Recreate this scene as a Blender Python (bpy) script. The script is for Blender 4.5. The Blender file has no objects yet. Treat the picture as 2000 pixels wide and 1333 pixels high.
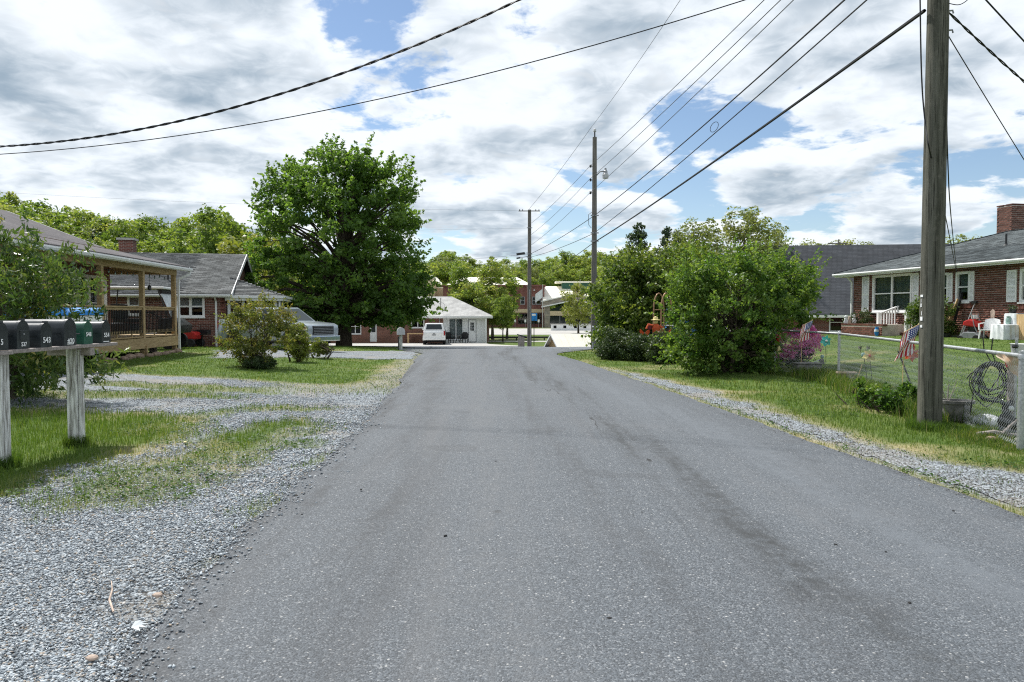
import bpy, bmesh, math, random
import numpy as np
from mathutils import Vector, Matrix

random.seed(7)
RNG = np.random.default_rng(11)
PI = math.pi
sc = bpy.context.scene
col = sc.collection

# ------------------------------------------------------------------ camera
FPX, HORIZON, CAMZ = 1440.0, 613.0, 1.6
PITCH = math.atan((666.5 - HORIZON) / FPX)
cam = bpy.data.cameras.new('camera')
cam.sensor_width = 36.0
cam.lens = FPX / 2000.0 * 36.0
cam.clip_start, cam.clip_end = 0.05, 4000.0
cam_ob = bpy.data.objects.new('camera', cam)
cam_ob.location = (0, 0, CAMZ)
cam_ob.rotation_euler = (PI / 2 - PITCH, 0, 0)
col.objects.link(cam_ob)
sc.camera = cam_ob

# ------------------------------------------------------------------ sun, sky, exposure
SUN_EL, SUN_AZ = math.radians(56), math.radians(-42)      # azimuth measured from +Y (view direction), negative to the left
sun_dir = Vector((math.sin(SUN_AZ) * math.cos(SUN_EL), math.cos(SUN_AZ) * math.cos(SUN_EL), math.sin(SUN_EL)))
sl = bpy.data.lights.new('sun', 'SUN')
sl.energy, sl.angle, sl.color = 5.0, math.radians(2.2), (1.0, 0.965, 0.91)
so = bpy.data.objects.new('sun', sl)
so.rotation_euler = sun_dir.to_track_quat('Z', 'Y').to_euler()
so.location = (0, 0, 60)
col.objects.link(so)

sc.view_settings.view_transform = 'Standard'
sc.view_settings.look = 'None'
sc.view_settings.exposure = 0.34
sc.view_settings.gamma = 1.0
sc.view_settings.use_curve_mapping = False
sc.cycles.use_denoising = False
sc.cycles.filter_width = 1.15
sc.cycles.max_bounces = 8
sc.cycles.transparent_max_bounces = 16
sc.cycles.sample_clamp_indirect = 6.0


def nd(nt, kind, **kw):
    n = nt.nodes.new(kind)
    for k, v in kw.items():
        if hasattr(n, k) and k not in n.inputs:
            setattr(n, k, v)
        else:
            n.inputs[k].default_value = v
    return n


def mth(nt, op, a, b=None, c=None, clamp=False):
    n = nt.nodes.new('ShaderNodeMath')
    n.operation = op
    n.use_clamp = clamp
    for i, v in enumerate((a, b, c)):
        if v is None:
            continue
        if isinstance(v, (int, float)):
            n.inputs[i].default_value = v
        else:
            nt.links.new(v, n.inputs[i])
    return n.outputs[0]


def vmth(nt, op, a, b=None):
    n = nt.nodes.new('ShaderNodeVectorMath')
    n.operation = op
    for i, v in enumerate((a, b)):
        if v is None:
            continue
        if isinstance(v, tuple):
            n.inputs[i].default_value = v
        elif isinstance(v, (int, float)):
            n.inputs['Scale'].default_value = v
        else:
            nt.links.new(v, n.inputs[i])
    return n


def mixc(nt, fac, a, b, blend='MIX'):
    n = nt.nodes.new('ShaderNodeMix')
    n.data_type = 'RGBA'
    n.blend_type = blend
    for sock, v in ((n.inputs[0], fac), (n.inputs[6], a), (n.inputs[7], b)):
        if isinstance(v, (int, float)):
            sock.default_value = v
        elif isinstance(v, tuple):
            sock.default_value = v if len(v) == 4 else (*v, 1)
        else:
            nt.links.new(v, sock)
    return n.outputs[2]


def smooth(nt, v, a, b):
    n = nt.nodes.new('ShaderNodeMapRange')
    n.interpolation_type = 'SMOOTHSTEP'
    nt.links.new(v, n.inputs[0])
    n.inputs[1].default_value, n.inputs[2].default_value = a, b
    return n.outputs[0]


def px_dir(px, py):
    u, v = (px - 1000.0) / FPX, (666.5 - py) / FPX
    return Vector((u, math.cos(PITCH) + v * math.sin(PITCH), -math.sin(PITCH) + v * math.cos(PITCH))).normalized()


def build_world():
    w = bpy.data.worlds.new('World')
    sc.world = w
    w.use_nodes = True
    nt = w.node_tree
    for n in list(nt.nodes):
        nt.nodes.remove(n)
    out = nd(nt, 'ShaderNodeOutputWorld')
    sky = nd(nt, 'ShaderNodeTexSky')
    sky.sky_type = 'NISHITA'
    sky.sun_disc = False
    sky.sun_elevation = SUN_EL
    sky.sun_rotation = SUN_AZ
    sky.air_density, sky.dust_density, sky.ozone_density = 1.0, 0.25, 1.8
    bg1 = nd(nt, 'ShaderNodeBackground', Strength=0.10)
    nt.links.new(sky.outputs[0], bg1.inputs[0])
    tc = nd(nt, 'ShaderNodeTexCoord')
    d = tc.outputs['Generated']
    sep = nd(nt, 'ShaderNodeSeparateXYZ')
    nt.links.new(d, sep.inputs[0])
    zz = mth(nt, 'ADD', mth(nt, 'MAXIMUM', sep.outputs[2], 0.0), 0.20)
    cmb = nd(nt, 'ShaderNodeCombineXYZ')
    nt.links.new(mth(nt, 'DIVIDE', sep.outputs[0], zz), cmb.inputs[0])
    nt.links.new(mth(nt, 'DIVIDE', sep.outputs[1], zz), cmb.inputs[1])
    P = cmb.outputs[0]

    def cloud(vec, scale, detail, rough, dist, off):
        n = nd(nt, 'ShaderNodeTexNoise', Scale=scale, Detail=detail, Roughness=rough, Distortion=dist)
        nt.links.new(vmth(nt, 'ADD', vec, off).outputs[0], n.inputs['Vector'])
        return n.outputs[0]
    OFF = (3.1, 7.7, 0.0)
    big = cloud(P, 2.5, 10.0, 0.57, 0.22, OFF)
    P2 = vmth(nt, 'SCALE', P, 0.955).outputs[0]
    up = cloud(P2, 2.5, 4.0, 0.52, 0.22, OFF)
    fine = cloud(P, 9.0, 8.0, 0.62, 0.5, (1.0, 2.0, 0))
    # where the photograph has open blue and where its cloud is solid: directions, with their angular size
    bias = None
    for (x, y, rad, amp) in ((745, 75, .13, -.22), (1390, 235, .15, -.15), (1560, 300, .08, -.10), (1740, 290, .09, -.18), (1920, 335, .12, -.20), (1650, 395, .07, -.16),
                             (1150, 400, .11, -.10), (1330, 400, .10, -.14), (860, 480, .07, -.14), (1080, 455, .06, -.12),
                             (300, 160, .32, .15), (150, 330, .18, .08), (650, 250, .22, .12), (1000, 250, .18, .12), (1800, 130, .24, .16), (1500, 330, .10, .15),
                             (1300, 60, .20, .12), (1700, 430, .07, .14), (1880, 400, .06, .12), (1210, 245, .08, .08), (950, 390, .12, .08), (1200, 385, .06, .09), (400, 60, .2, .06)):
        dv = px_dir(x, y)
        dot = vmth(nt, 'DISTANCE', d, tuple(dv)).outputs['Value']
        g = mth(nt, 'MULTIPLY', smooth(nt, dot, rad, 0.0), amp)
        bias = g if bias is None else mth(nt, 'ADD', bias, g)
    fz = mth(nt, 'SUBTRACT', fine, .5)
    dens_in = mth(nt, 'ADD', mth(nt, 'ADD', big, mth(nt, 'MULTIPLY', bias, .9)), mth(nt, 'MULTIPLY', fz, .26))
    dens = smooth(nt, dens_in, .385, .475)
    thick = mth(nt, 'ADD', mth(nt, 'ADD', up, mth(nt, 'MULTIPLY', bias, .35)), mth(nt, 'MULTIPLY', fz, .30))
    grey = smooth(nt, thick, .43, .74)
    c = mixc(nt, grey, (1.03, 1.09, 1.15, 1), (.36, .46, .56, 1))
    puff = smooth(nt, fine, .54, .72)
    c = mixc(nt, mth(nt, 'MULTIPLY', puff, .36), c, (1.0, 1.02, 1.04, 1))
    bg2 = nd(nt, 'ShaderNodeBackground', Strength=0.77)
    nt.links.new(c, bg2.inputs[0])
    mx = nd(nt, 'ShaderNodeMixShader')
    nt.links.new(mth(nt, 'MULTIPLY', dens, .97), mx.inputs[0])
    nt.links.new(bg1.outputs[0], mx.inputs[1])
    nt.links.new(bg2.outputs[0], mx.inputs[2])
    nt.links.new(mx.outputs[0], out.inputs[0])


build_world()

# ------------------------------------------------------------------ terrain and pixel helpers


def s01(a, b, v):
    t = np.clip((np.asarray(v, float) - a) / (b - a), 0, 1)
    return t * t * (3 - 2 * t)


def tzn(x, y):
    x, y = np.asarray(x, float), np.asarray(y, float)
    z = -1.2 * s01(26, 70, y)
    z = z + .19 * s01(-4.5, -11, x) * (1 - s01(30, 60, y))
    z = z + .65 * s01(7.6, 15, x) * (1 - s01(38, 70, y)) * s01(4, 14, y)
    z = z + .10 * s01(4.6, 6.0, x) * (1 - s01(30, 60, y)) * s01(12, 24, y)
    z = z + 7.0 * s01(62, 140, y) * s01(-30, -80, x)
    z = z + 9.0 * s01(185, 300, y) + 10 * s01(300, 900, y)
    z = z + 3.0 * s01(60, 160, y) * s01(30, 90, x)
    return z


def tz(x, y):
    return float(tzn(x, y))


def ray(px, py):
    u, v = (px - 1000.0) / FPX, (666.5 - py) / FPX
    return Vector((u, math.cos(PITCH) + v * math.sin(PITCH), -math.sin(PITCH) + v * math.cos(PITCH)))


def at(px, py, Y):
    r = ray(px, py)
    t = Y / r.y
    return Vector((r.x * t, Y, CAMZ + r.z * t))


def gnd(px, py, far=200.0):
    r = ray(px, py)
    y = 1.5
    while y < far:
        t = y / r.y
        if CAMZ + r.z * t <= tz(r.x * t, y):
            break
        y += .05 if y < 40 else .3
    t = y / r.y
    return Vector((r.x * t, y, tz(r.x * t, y)))


def vnoise(x, y, seed=0):
    xi, yi = np.floor(x).astype(np.int64), np.floor(y).astype(np.int64)
    fx, fy = x - xi, y - yi
    fx, fy = fx * fx * (3 - 2 * fx), fy * fy * (3 - 2 * fy)

    def h(a, b):
        n = (a * 374761393 + b * 668265263 + seed * 1442695041) & 0xffffffff
        n = ((n ^ (n >> 13)) * 1274126177) & 0xffffffff
        return ((n ^ (n >> 16)) & 0xffff) / 65535.0
    return (h(xi, yi) * (1 - fx) + h(xi + 1, yi) * fx) * (1 - fy) + (h(xi, yi + 1) * (1 - fx) + h(xi + 1, yi + 1) * fx) * fy


def fbm(x, y, seed=0, o=4):
    a, s, t = .5, 0, 0
    for i in range(o):
        s = s + a * vnoise(x * 2 ** i, y * 2 ** i, seed + i)
        t += a
        a *= .5
    return s / t


# ------------------------------------------------------------------ object helpers
def tag(o, label=None, cat=None, group=None, kind=None):
    for k, v in (('label', label), ('category', cat), ('group', group), ('kind', kind)):
        if v:
            o[k] = v
    return o


def thing(name, label, cat, loc=(0, 0, 0), rz=0.0, group=None, rot=None):
    o = bpy.data.objects.new(name, None)
    o.empty_display_size = .2
    o.location = loc
    o.rotation_euler = rot if rot else (0, 0, rz)
    col.objects.link(o)
    return tag(o, label, cat, group)


def link_mesh(name, me, m, parent=None):
    o = bpy.data.objects.new(name, me)
    if m is not None:
        me.materials.append(m)
    col.objects.link(o)
    if parent is not None:
        o.parent = parent
    return o


def np_mesh(name, V, F, m, parent=None, attrs=None, smooth_=False, uvs=None):
    V, F = np.asarray(V, np.float32), np.asarray(F, np.int32)
    me = bpy.data.meshes.new(name)
    M, k = F.shape
    me.vertices.add(len(V))
    me.vertices.foreach_set('co', V.ravel())
    me.loops.add(M * k)
    me.loops.foreach_set('vertex_index', F.ravel())
    me.polygons.add(M)
    me.polygons.foreach_set('loop_start', np.arange(0, M * k, k, dtype=np.int32))
    if smooth_:
        me.polygons.foreach_set('use_smooth', np.ones(M, dtype=bool))
    me.update(calc_edges=True)
    for an, (dom, vals) in (attrs or {}).items():
        a = me.attributes.new(an, 'FLOAT', dom)
        a.data.foreach_set('value', np.asarray(vals, np.float32))
    return link_mesh(name, me, m, parent)


class MB:
    def __init__(s):
        s.v, s.f = [], []

    def add(s, vs, fs):
        n = len(s.v)
        s.v += [tuple(v) for v in vs]
        s.f += [tuple(i + n for i in f) for f in fs]
        return s

    def box(s, x0, x1, y0, y1, z0, z1):
        return s.add([(x0, y0, z0), (x1, y0, z0), (x1, y1, z0), (x0, y1, z0), (x0, y0, z1), (x1, y0, z1), (x1, y1, z1), (x0, y1, z1)],
                     [(0, 3, 2, 1), (4, 5, 6, 7), (0, 1, 5, 4), (1, 2, 6, 5), (2, 3, 7, 6), (3, 0, 4, 7)])

    def bar(s, a, b, w, h, up=(0, 0, 1)):
        a, b = Vector(a), Vector(b)
        d = (b - a).normalized()
        up = Vector(up)
        if abs(d.dot(up)) > .98:
            up = Vector((0, 1, 0))
        sx = d.cross(up).normalized() * (w / 2)
        sz = sx.cross(d).normalized() * (h / 2)
        vs = [p + i * sx + j * sz for p in (a, b) for (i, j) in ((-1, -1), (1, -1), (1, 1), (-1, 1))]
        return s.add(vs, [(0, 3, 2, 1), (4, 5, 6, 7), (0, 1, 5, 4), (1, 2, 6, 5), (2, 3, 7, 6), (3, 0, 4, 7)])

    def tube(s, path, r, n=8, cap=True):
        path = [Vector(p) for p in path]
        rr = r if isinstance(r, (list, tuple)) else [r] * len(path)
        base = len(s.v)
        prev = None
        for i, p in enumerate(path):
            d = (path[min(i + 1, len(path) - 1)] - path[max(i - 1, 0)])
            d = d.normalized() if d.length > 1e-9 else Vector((0, 0, 1))
            if prev is None:
                a = d.cross(Vector((0, 0, 1)))
                if a.length < .05:
                    a = d.cross(Vector((1, 0, 0)))
            else:
                a = prev - d * prev.dot(d)
            a.normalize()
            prev = a
            b = d.cross(a)
            for k in range(n):
                t = 2 * PI * k / n
                s.v.append(tuple(p + (a * math.cos(t) + b * math.sin(t)) * rr[i]))
        for i in range(len(path) - 1):
            for k in range(n):
                k2 = (k + 1) % n
                s.f.append((base + i * n + k, base + i * n + k2, base + (i + 1) * n + k2, base + (i + 1) * n + k))
        if cap:
            s.f.append(tuple(base + k for k in reversed(range(n))))
            e = base + (len(path) - 1) * n
            s.f.append(tuple(e + k for k in range(n)))
        return s

    def lathe(s, prof, n=16, c=(0, 0, 0), axis='Z', sx=1.0, sy=1.0):
        base = len(s.v)
        for (r, z) in prof:
            for k in range(n):
                t = 2 * PI * k / n
                p = (r * math.cos(t) * sx, r * math.sin(t) * sy, z)
                if axis == 'Y':
                    p = (p[0], p[2], -p[1])
                elif axis == 'X':
                    p = (p[2], p[0], p[1])
                s.v.append((p[0] + c[0], p[1] + c[1], p[2] + c[2]))
        for i in range(len(prof) - 1):
            for k in range(n):
                k2 = (k + 1) % n
                s.f.append((base + i * n + k, base + i * n + k2, base + (i + 1) * n + k2, base + (i + 1) * n + k))
        if prof[0][0] > 1e-6:
            s.f.append(tuple(base + k for k in reversed(range(n))))
        if prof[-1][0] > 1e-6:
            e = base + (len(prof) - 1) * n
            s.f.append(tuple(e + k for k in range(n)))
        return s

    def ball(s, c, r, n=10, m=7, sc3=(1, 1, 1)):
        prof = [(max(1e-4, math.sin(PI * i / m)) * r, -math.cos(PI * i / m) * r) for i in range(m + 1)]
        b = len(s.v)
        s.lathe(prof, n)
        for i in range(b, len(s.v)):
            v = s.v[i]
            s.v[i] = (v[0] * sc3[0] + c[0], v[1] * sc3[1] + c[1], v[2] * sc3[2] + c[2])
        return s

    def prism(s, poly, y0, y1, plane='XZ'):
        n = len(poly)
        if plane == 'XZ':
            vs = [(x, y0, z) for x, z in poly] + [(x, y1, z) for x, z in poly]
        elif plane == 'YZ':
            vs = [(y0, x, z) for x, z in poly] + [(y1, x, z) for x, z in poly]
        else:
            vs = [(x, z, y0) for x, z in poly] + [(x, z, y1) for x, z in poly]
        return s.add(vs, [tuple(range(n)), tuple(reversed(range(n, 2 * n)))] + [(i, i + n, (i + 1) % n + n, (i + 1) % n) for i in range(n)])

    def build(s, name, m, parent=None, smooth_=False, bevel=0.0, seg=2, fix=True):
        me = bpy.data.meshes.new(name)
        me.from_pydata(s.v, [], s.f)
        if fix or bevel:
            bm = bmesh.new()
            bm.from_mesh(me)
            if bevel:
                es = [e for e in bm.edges if len(e.link_faces) == 2 and e.calc_face_angle(0) > .5]
                bmesh.ops.bevel(bm, geom=es, offset=bevel, segments=seg, affect='EDGES', profile=.6)
            bmesh.ops.recalc_face_normals(bm, faces=bm.faces)
            bm.to_mesh(me)
            bm.free()
        if smooth_:
            me.polygons.foreach_set('use_smooth', np.ones(len(me.polygons), dtype=bool))
            try:
                me.set_sharp_from_angle(angle=math.radians(40))
            except Exception:
                pass
        me.update()
        return link_mesh(name, me, m, parent)


def copy_tree(o, parent=None, loc=None, rz=None, scale=None, label=None):
    c = o.copy()
    col.objects.link(c)
    if parent is not None:
        c.parent = parent
    if loc is not None:
        c.location = loc
    if rz is not None:
        c.rotation_euler = (0, 0, rz)
    if scale is not None:
        c.scale = scale
    if label:
        c['label'] = label
    for ch in list(o.children):
        copy_tree(ch, c)
    return c


def text_mesh(name, body, size, m, parent, loc, rot, extrude=.0008):
    cu = bpy.data.curves.new(name, 'FONT')
    cu.body = body
    cu.size = size
    cu.extrude = extrude
    cu.align_x = 'CENTER'
    cu.align_y = 'CENTER'
    cu.offset = size * .02
    cu.resolution_u = 3
    t = bpy.data.objects.new(name, cu)
    col.objects.link(t)
    bpy.context.view_layer.update()
    me = bpy.data.meshes.new_from_object(t)
    col.objects.unlink(t)
    bpy.data.objects.remove(t)
    me.materials.clear()
    o = link_mesh(name, me, m, parent)
    o.location = loc
    o.rotation_euler = rot
    return o


# ------------------------------------------------------------------ materials
def pm(name, c, rough=.7, metal=0.0, vary=.12, vscale=3.0, bump=0.0, bscale=40.0, stretch=(1, 1, 1), spec=.4, c2=None, detail=5.0, objrand=0.0, coat=0.0):
    m = bpy.data.materials.new(name)
    m.use_nodes = True
    nt = m.node_tree
    b = nt.nodes['Principled BSDF']
    b.inputs['Roughness'].default_value = rough
    b.inputs['Metallic'].default_value = metal
    b.inputs['Specular IOR Level'].default_value = spec
    if coat:
        b.inputs['Coat Weight'].default_value = coat
        b.inputs['Coat Roughness'].default_value = .08
    tc = nd(nt, 'ShaderNodeTexCoord')
    mp = nd(nt, 'ShaderNodeMapping')
    mp.inputs['Scale'].default_value = stretch
    nt.links.new(tc.outputs['Object'], mp.inputs[0])
    no = nd(nt, 'ShaderNodeTexNoise', Scale=vscale, Detail=detail, Roughness=.6)
    nt.links.new(mp.outputs[0], no.inputs['Vector'])
    hi = c2 if c2 else tuple(min(1, x * (1 + vary)) for x in c)
    lo = c if c2 else tuple(x * (1 - vary) for x in c)
    cc = mixc(nt, smooth(nt, no.outputs[0], .3, .7), lo, hi)
    if objrand:
        oi = nd(nt, 'ShaderNodeObjectInfo')
        at_ = nd(nt, 'ShaderNodeAttribute')
        at_.attribute_name = 'var'
        rv = mth(nt, 'FRACT', mth(nt, 'ADD', oi.outputs['Random'], at_.outputs['Fac']))
        k = mth(nt, 'ADD', mth(nt, 'MULTIPLY', rv, 2 * objrand), 1 - objrand)
        h = nd(nt, 'ShaderNodeHueSaturation')
        nt.links.new(cc, h.inputs['Color'])
        nt.links.new(k, h.inputs['Value'])
        cc = h.outputs[0]
    nt.links.new(cc, b.inputs['Base Color'])
    if bump:
        n2 = nd(nt, 'ShaderNodeTexNoise', Scale=bscale, Detail=4.0)
        nt.links.new(mp.outputs[0], n2.inputs['Vector'])
        bp = nd(nt, 'ShaderNodeBump', Strength=bump, Distance=.02)
        nt.links.new(n2.outputs[0], bp.inputs['Height'])
        nt.links.new(bp.outputs[0], b.inputs['Normal'])
    return m


def leaf_mat(name, cols, trans=.35, rough=.5):
    m = bpy.data.materials.new(name)
    m.use_nodes = True
    nt = m.node_tree
    b = nt.nodes['Principled BSDF']
    out = nt.nodes['Material Output']
    a = nd(nt, 'ShaderNodeAttribute')
    a.attribute_name = 'var'
    oi = nd(nt, 'ShaderNodeObjectInfo')
    v = mth(nt, 'ADD', a.outputs['Fac'], mth(nt, 'MULTIPLY', mth(nt, 'SUBTRACT', oi.outputs['Random'], .5), .42), clamp=True)
    cr = nd(nt, 'ShaderNodeValToRGB')
    e = cr.color_ramp.elements
    while len(e) < len(cols):
        e.new(.5)
    for i, c in enumerate(cols):
        e[i].position = i / (len(cols) - 1)
        e[i].color = (*c, 1)
    nt.links.new(v, cr.inputs[0])
    nt.links.new(cr.outputs[0], b.inputs['Base Color'])
    b.inputs['Roughness'].default_value = rough
    b.inputs['Specular IOR Level'].default_value = .35
    tr = nd(nt, 'ShaderNodeBsdfTranslucent')
    tcol = mixc(nt, 1.0, cr.outputs[0], (1.5, 1.45, .7, 1), 'MULTIPLY')
    nt.links.new(tcol, tr.inputs[0])
    mx = nd(nt, 'ShaderNodeMixShader')
    mx.inputs[0].default_value = trans
    nt.links.new(b.outputs[0], mx.inputs[1])
    nt.links.new(tr.outputs[0], mx.inputs[2])
    nt.links.new(mx.outputs[0], out.inputs[0])
    return m


def glass_mat(name, tint=(.55, .6, .6)):
    m = bpy.data.materials.new(name)
    m.use_nodes = True
    nt = m.node_tree
    for n in list(nt.nodes):
        if n.type == 'BSDF_PRINCIPLED':
            nt.nodes.remove(n)
    out = nt.nodes['Material Output']
    t = nd(nt, 'ShaderNodeBsdfTransparent')
    t.inputs[0].default_value = (*tint, 1)
    g = nd(nt, 'ShaderNodeBsdfGlossy')
    g.inputs['Roughness'].default_value = .03
    fr = nd(nt, 'ShaderNodeFresnel', IOR=1.5)
    mx = nd(nt, 'ShaderNodeMixShader')
    nt.links.new(mth(nt, 'MULTIPLY', fr.outputs[0], 1.1, clamp=True), mx.inputs[0])
    nt.links.new(t.outputs[0], mx.inputs[1])
    nt.links.new(g.outputs[0], mx.inputs[2])
    nt.links.new(mx.outputs[0], out.inputs[0])
    return m


def brick_tex(name, c1, c2, mortar, bw=.21, rh=.077, ms=.011, bump=.6, offset=.5, rough=.85):
    m = bpy.data.materials.new(name)
    m.use_nodes = True
    nt = m.node_tree
    b = nt.nodes['Principled BSDF']
    b.inputs['Roughness'].default_value = rough
    b.inputs['Specular IOR Level'].default_value = .25
    tc = nd(nt, 'ShaderNodeTexCoord')
    sp = nd(nt, 'ShaderNodeSeparateXYZ')
    nt.links.new(tc.outputs['Object'], sp.inputs[0])
    cm = nd(nt, 'ShaderNodeCombineXYZ')
    nt.links.new(mth(nt, 'ADD', sp.outputs[0], sp.outputs[1]), cm.inputs[0])
    nt.links.new(sp.outputs[2], cm.inputs[1])
    br = nd(nt, 'ShaderNodeTexBrick')
    br.offset = offset
    br.inputs['Scale'].default_value = 1.0
    br.inputs['Brick Width'].default_value = bw
    br.inputs['Row Height'].default_value = rh
    br.inputs['Mortar Size'].default_value = ms
    br.inputs['Color1'].default_value = (*c1, 1)
    br.inputs['Color2'].default_value = (*c2, 1)
    br.inputs['Mortar'].default_value = (*mortar, 1)
    nt.links.new(cm.outputs[0], br.inputs['Vector'])
    no = nd(nt, 'ShaderNodeTexNoise', Scale=1.3, Detail=6.0)
    nt.links.new(tc.outputs['Object'], no.inputs['Vector'])
    cc = mixc(nt, .55, br.outputs['Color'], no.outputs[0], 'OVERLAY')
    nt.links.new(cc, b.inputs['Base Color'])
    bp = nd(nt, 'ShaderNodeBump', Strength=bump, Distance=.01)
    bp.invert = True
    nt.links.new(br.outputs['Fac'], bp.inputs['Height'])
    nt.links.new(bp.outputs[0], b.inputs['Normal'])
    return m


M = {}
M['white'] = pm('white_paint', (.74, .75, .74), .55, vary=.07, vscale=5)
M['oldwhite'] = pm('peeling_white_paint', (.14, .13, .11), .8, vscale=6, stretch=(5, 5, .5), c2=(.80, .81, .80), bump=.35, bscale=30, detail=9)
M['wood'] = pm('treated_lumber', (.30, .21, .10), .75, vscale=4, stretch=(1, 1, 6), c2=(.46, .34, .18), bump=.12, bscale=30)
M['woodgrey'] = pm('weathered_board', (.20, .175, .16), .85, vscale=6, stretch=(1, 6, 6), c2=(.36, .32, .30), bump=.2)
M['tanwood'] = pm('tan_siding', (.55, .36, .17), .8, vscale=5, stretch=(5, 5, 1), c2=(.66, .48, .26), bump=.1)
M['brick'] = pm('red_brick', (.115, .047, .034), .85, vscale=9, c2=(.175, .075, .056), bump=.25, bscale=90, objrand=.42, spec=.2)
M['brickdark'] = pm('chimney_brick', (.10, .05, .038), .9, vscale=9, c2=(.17, .08, .06), bump=.25, bscale=90, objrand=.4, spec=.2)
M['mortar'] = pm('mortar', (.46, .41, .36), .95, vary=.2, vscale=6, bump=.2, spec=.1)
M['bricktex'] = brick_tex('brick_wall', (.20, .065, .048), (.115, .045, .034), (.27, .21, .18))
M['bricktex2'] = brick_tex('brick_wall_brown', (.22, .085, .055), (.15, .06, .042), (.24, .17, .14))
M['bricktex3'] = brick_tex('brick_wall_civic', (.19, .06, .05), (.15, .05, .04), (.22, .14, .12))
M['stone'] = brick_tex('stone_veneer', (.34, .29, .23), (.22, .20, .17), (.30, .28, .25), bw=.7, rh=.3, ms=.03)
M['shingle'] = pm('grey_shingle', (.080, .094, .100), .92, vscale=14, c2=(.122, .138, .142), bump=.5, bscale=160, objrand=.40, spec=.15)
M['shingle2'] = pm('slate_shingle', (.108, .114, .116), .92, vscale=14, c2=(.160, .166, .164), bump=.5, bscale=160, objrand=.40, spec=.15)
M['roofdark'] = brick_tex('dark_shingle_rows', (.045, .05, .058), (.06, .065, .074), (.03, .033, .038), bw=.33, rh=.10, ms=.012, bump=.8, rough=.95)
M['roofpurple'] = brick_tex('brown_grey_shingle_rows', (.105, .098, .105), (.135, .125, .13), (.06, .058, .06), bw=.33, rh=.06, ms=.012, bump=.8, rough=.95)
M['rooflight'] = brick_tex('pale_shingle_rows', (.36, .36, .35), (.44, .44, .42), (.30, .30, .30), bw=.33, rh=.07, ms=.012, bump=.6, rough=.95)
M['roofbase'] = pm('roof_underlay', (.05, .055, .06), .95, vary=.2, spec=.1)
M['creamroof'] = pm('cream_metal_roof', (.84, .80, .68), .55, vary=.05, vscale=2)
M['tanwall'] = pm('tan_stucco', (.58, .47, .31), .85, vary=.08)
M['soffit'] = pm('soffit', (.62, .62, .6), .7, vary=.06)
M['gutter'] = pm('gutter_white', (.70, .71, .70), .45, vary=.06, vscale=8)
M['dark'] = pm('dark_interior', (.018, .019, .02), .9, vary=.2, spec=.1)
M['curtain'] = pm('green_grey_curtain', (.20, .27, .24), .9, vscale=2.2, stretch=(14, 14, .3), c2=(.40, .46, .42))
M['curtainw'] = pm('pale_blind', (.55, .57, .56), .9, vscale=3, stretch=(.2, .2, 30), c2=(.70, .72, .72))
M['glass'] = glass_mat('window_glass')
M['carglass'] = pm('tinted_glass', (.02, .028, .03), .08, vary=.1, spec=.45)
M['black'] = pm('black_metal', (.014, .015, .016), .4, vary=.25, vscale=12, spec=.5)
M['blackplastic'] = pm('black_plastic', (.018, .018, .019), .6, vary=.25, vscale=12)
M['rubber'] = pm('rubber', (.016, .016, .016), .85, vary=.3, vscale=20, bump=.2)
M['mailblack'] = pm('mailbox_black_enamel', (.011, .016, .019), .36, vscale=7, c2=(.034, .042, .046), spec=.5, bump=.06, bscale=9, detail=9)
M['mailgreen'] = pm('mailbox_green_enamel', (.008, .075, .044), .38, vscale=7, c2=(.022, .105, .068), spec=.5, bump=.05, bscale=9, detail=9)
M['mailgrey'] = pm('mailbox_grey_enamel', (.45, .46, .47), .4, vary=.1, spec=.5)
M['galv'] = pm('galvanised_steel', (.42, .44, .45), .48, metal=.75, vary=.22, vscale=25, bump=.08, bscale=120)
M['meshwire'] = pm('zinc_wire', (.46, .48, .49), .5, metal=.15, vary=.1, spec=.5)
M['steel'] = pm('dull_steel', (.30, .31, .32), .5, metal=.7, vary=.2)
M['chrome'] = pm('chrome', (.75, .76, .77), .12, metal=1.0, vary=.05)
M['silver'] = pm('silver_car_paint', (.40, .45, .49), .30, metal=.45, vary=.03, coat=.8)
M['carwhite'] = pm('white_car_paint', (.78, .79, .78), .3, vary=.03, coat=.7)
M['red'] = pm('red_plastic', (.42, .02, .018), .4, vary=.15)
M['redlamp'] = pm('red_lamp_lens', (.32, .008, .010), .2, vary=.1)
M['blue'] = pm('blue_fabric', (.02, .22, .60), .6, vary=.2, vscale=6, bump=.2, bscale=9)
M['teal'] = pm('teal_foil', (.02, .48, .42), .35, vary=.2, vscale=20)
M['yellow'] = pm('pale_yellow_plastic', (.70, .60, .28), .5, vary=.1)
M['orange'] = pm('orange_red_cloth', (.55, .09, .025), .7, vary=.25, vscale=14)
M['purplecloth'] = pm('wine_red_cloth', (.16, .02, .04), .8, vary=.3, vscale=14)
M['glassball'] = pm('pale_green_glass_ball', (.22, .34, .30), .08, vary=.2, spec=.9)
M['terracotta'] = pm('weathered_pot', (.42, .33, .27), .85, vary=.3, vscale=9, bump=.2)
M['stonepot'] = pm('grey_stone_pot', (.17, .165, .155), .9, vary=.35, vscale=9, bump=.3)
M['cloth'] = pm('white_tablecloth', (.60, .63, .64), .85, vary=.12, vscale=6)
M['sack'] = pm('white_sack', (.62, .64, .65), .6, vary=.2, vscale=8, bump=.5, bscale=12)
M['print'] = pm('floral_cloth', (.62, .55, .44), .85, vscale=9, c2=(.52, .34, .22), detail=2)
M['copper'] = pm('copper_tube', (.36, .22, .13), .5, metal=.35, vary=.25, vscale=9)
M['ink'] = pm('white_lettering', (.82, .83, .83), .5, vary=.05)
M['concrete'] = pm('concrete', (.42, .41, .38), .9, vary=.15, vscale=2, bump=.2)
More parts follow.
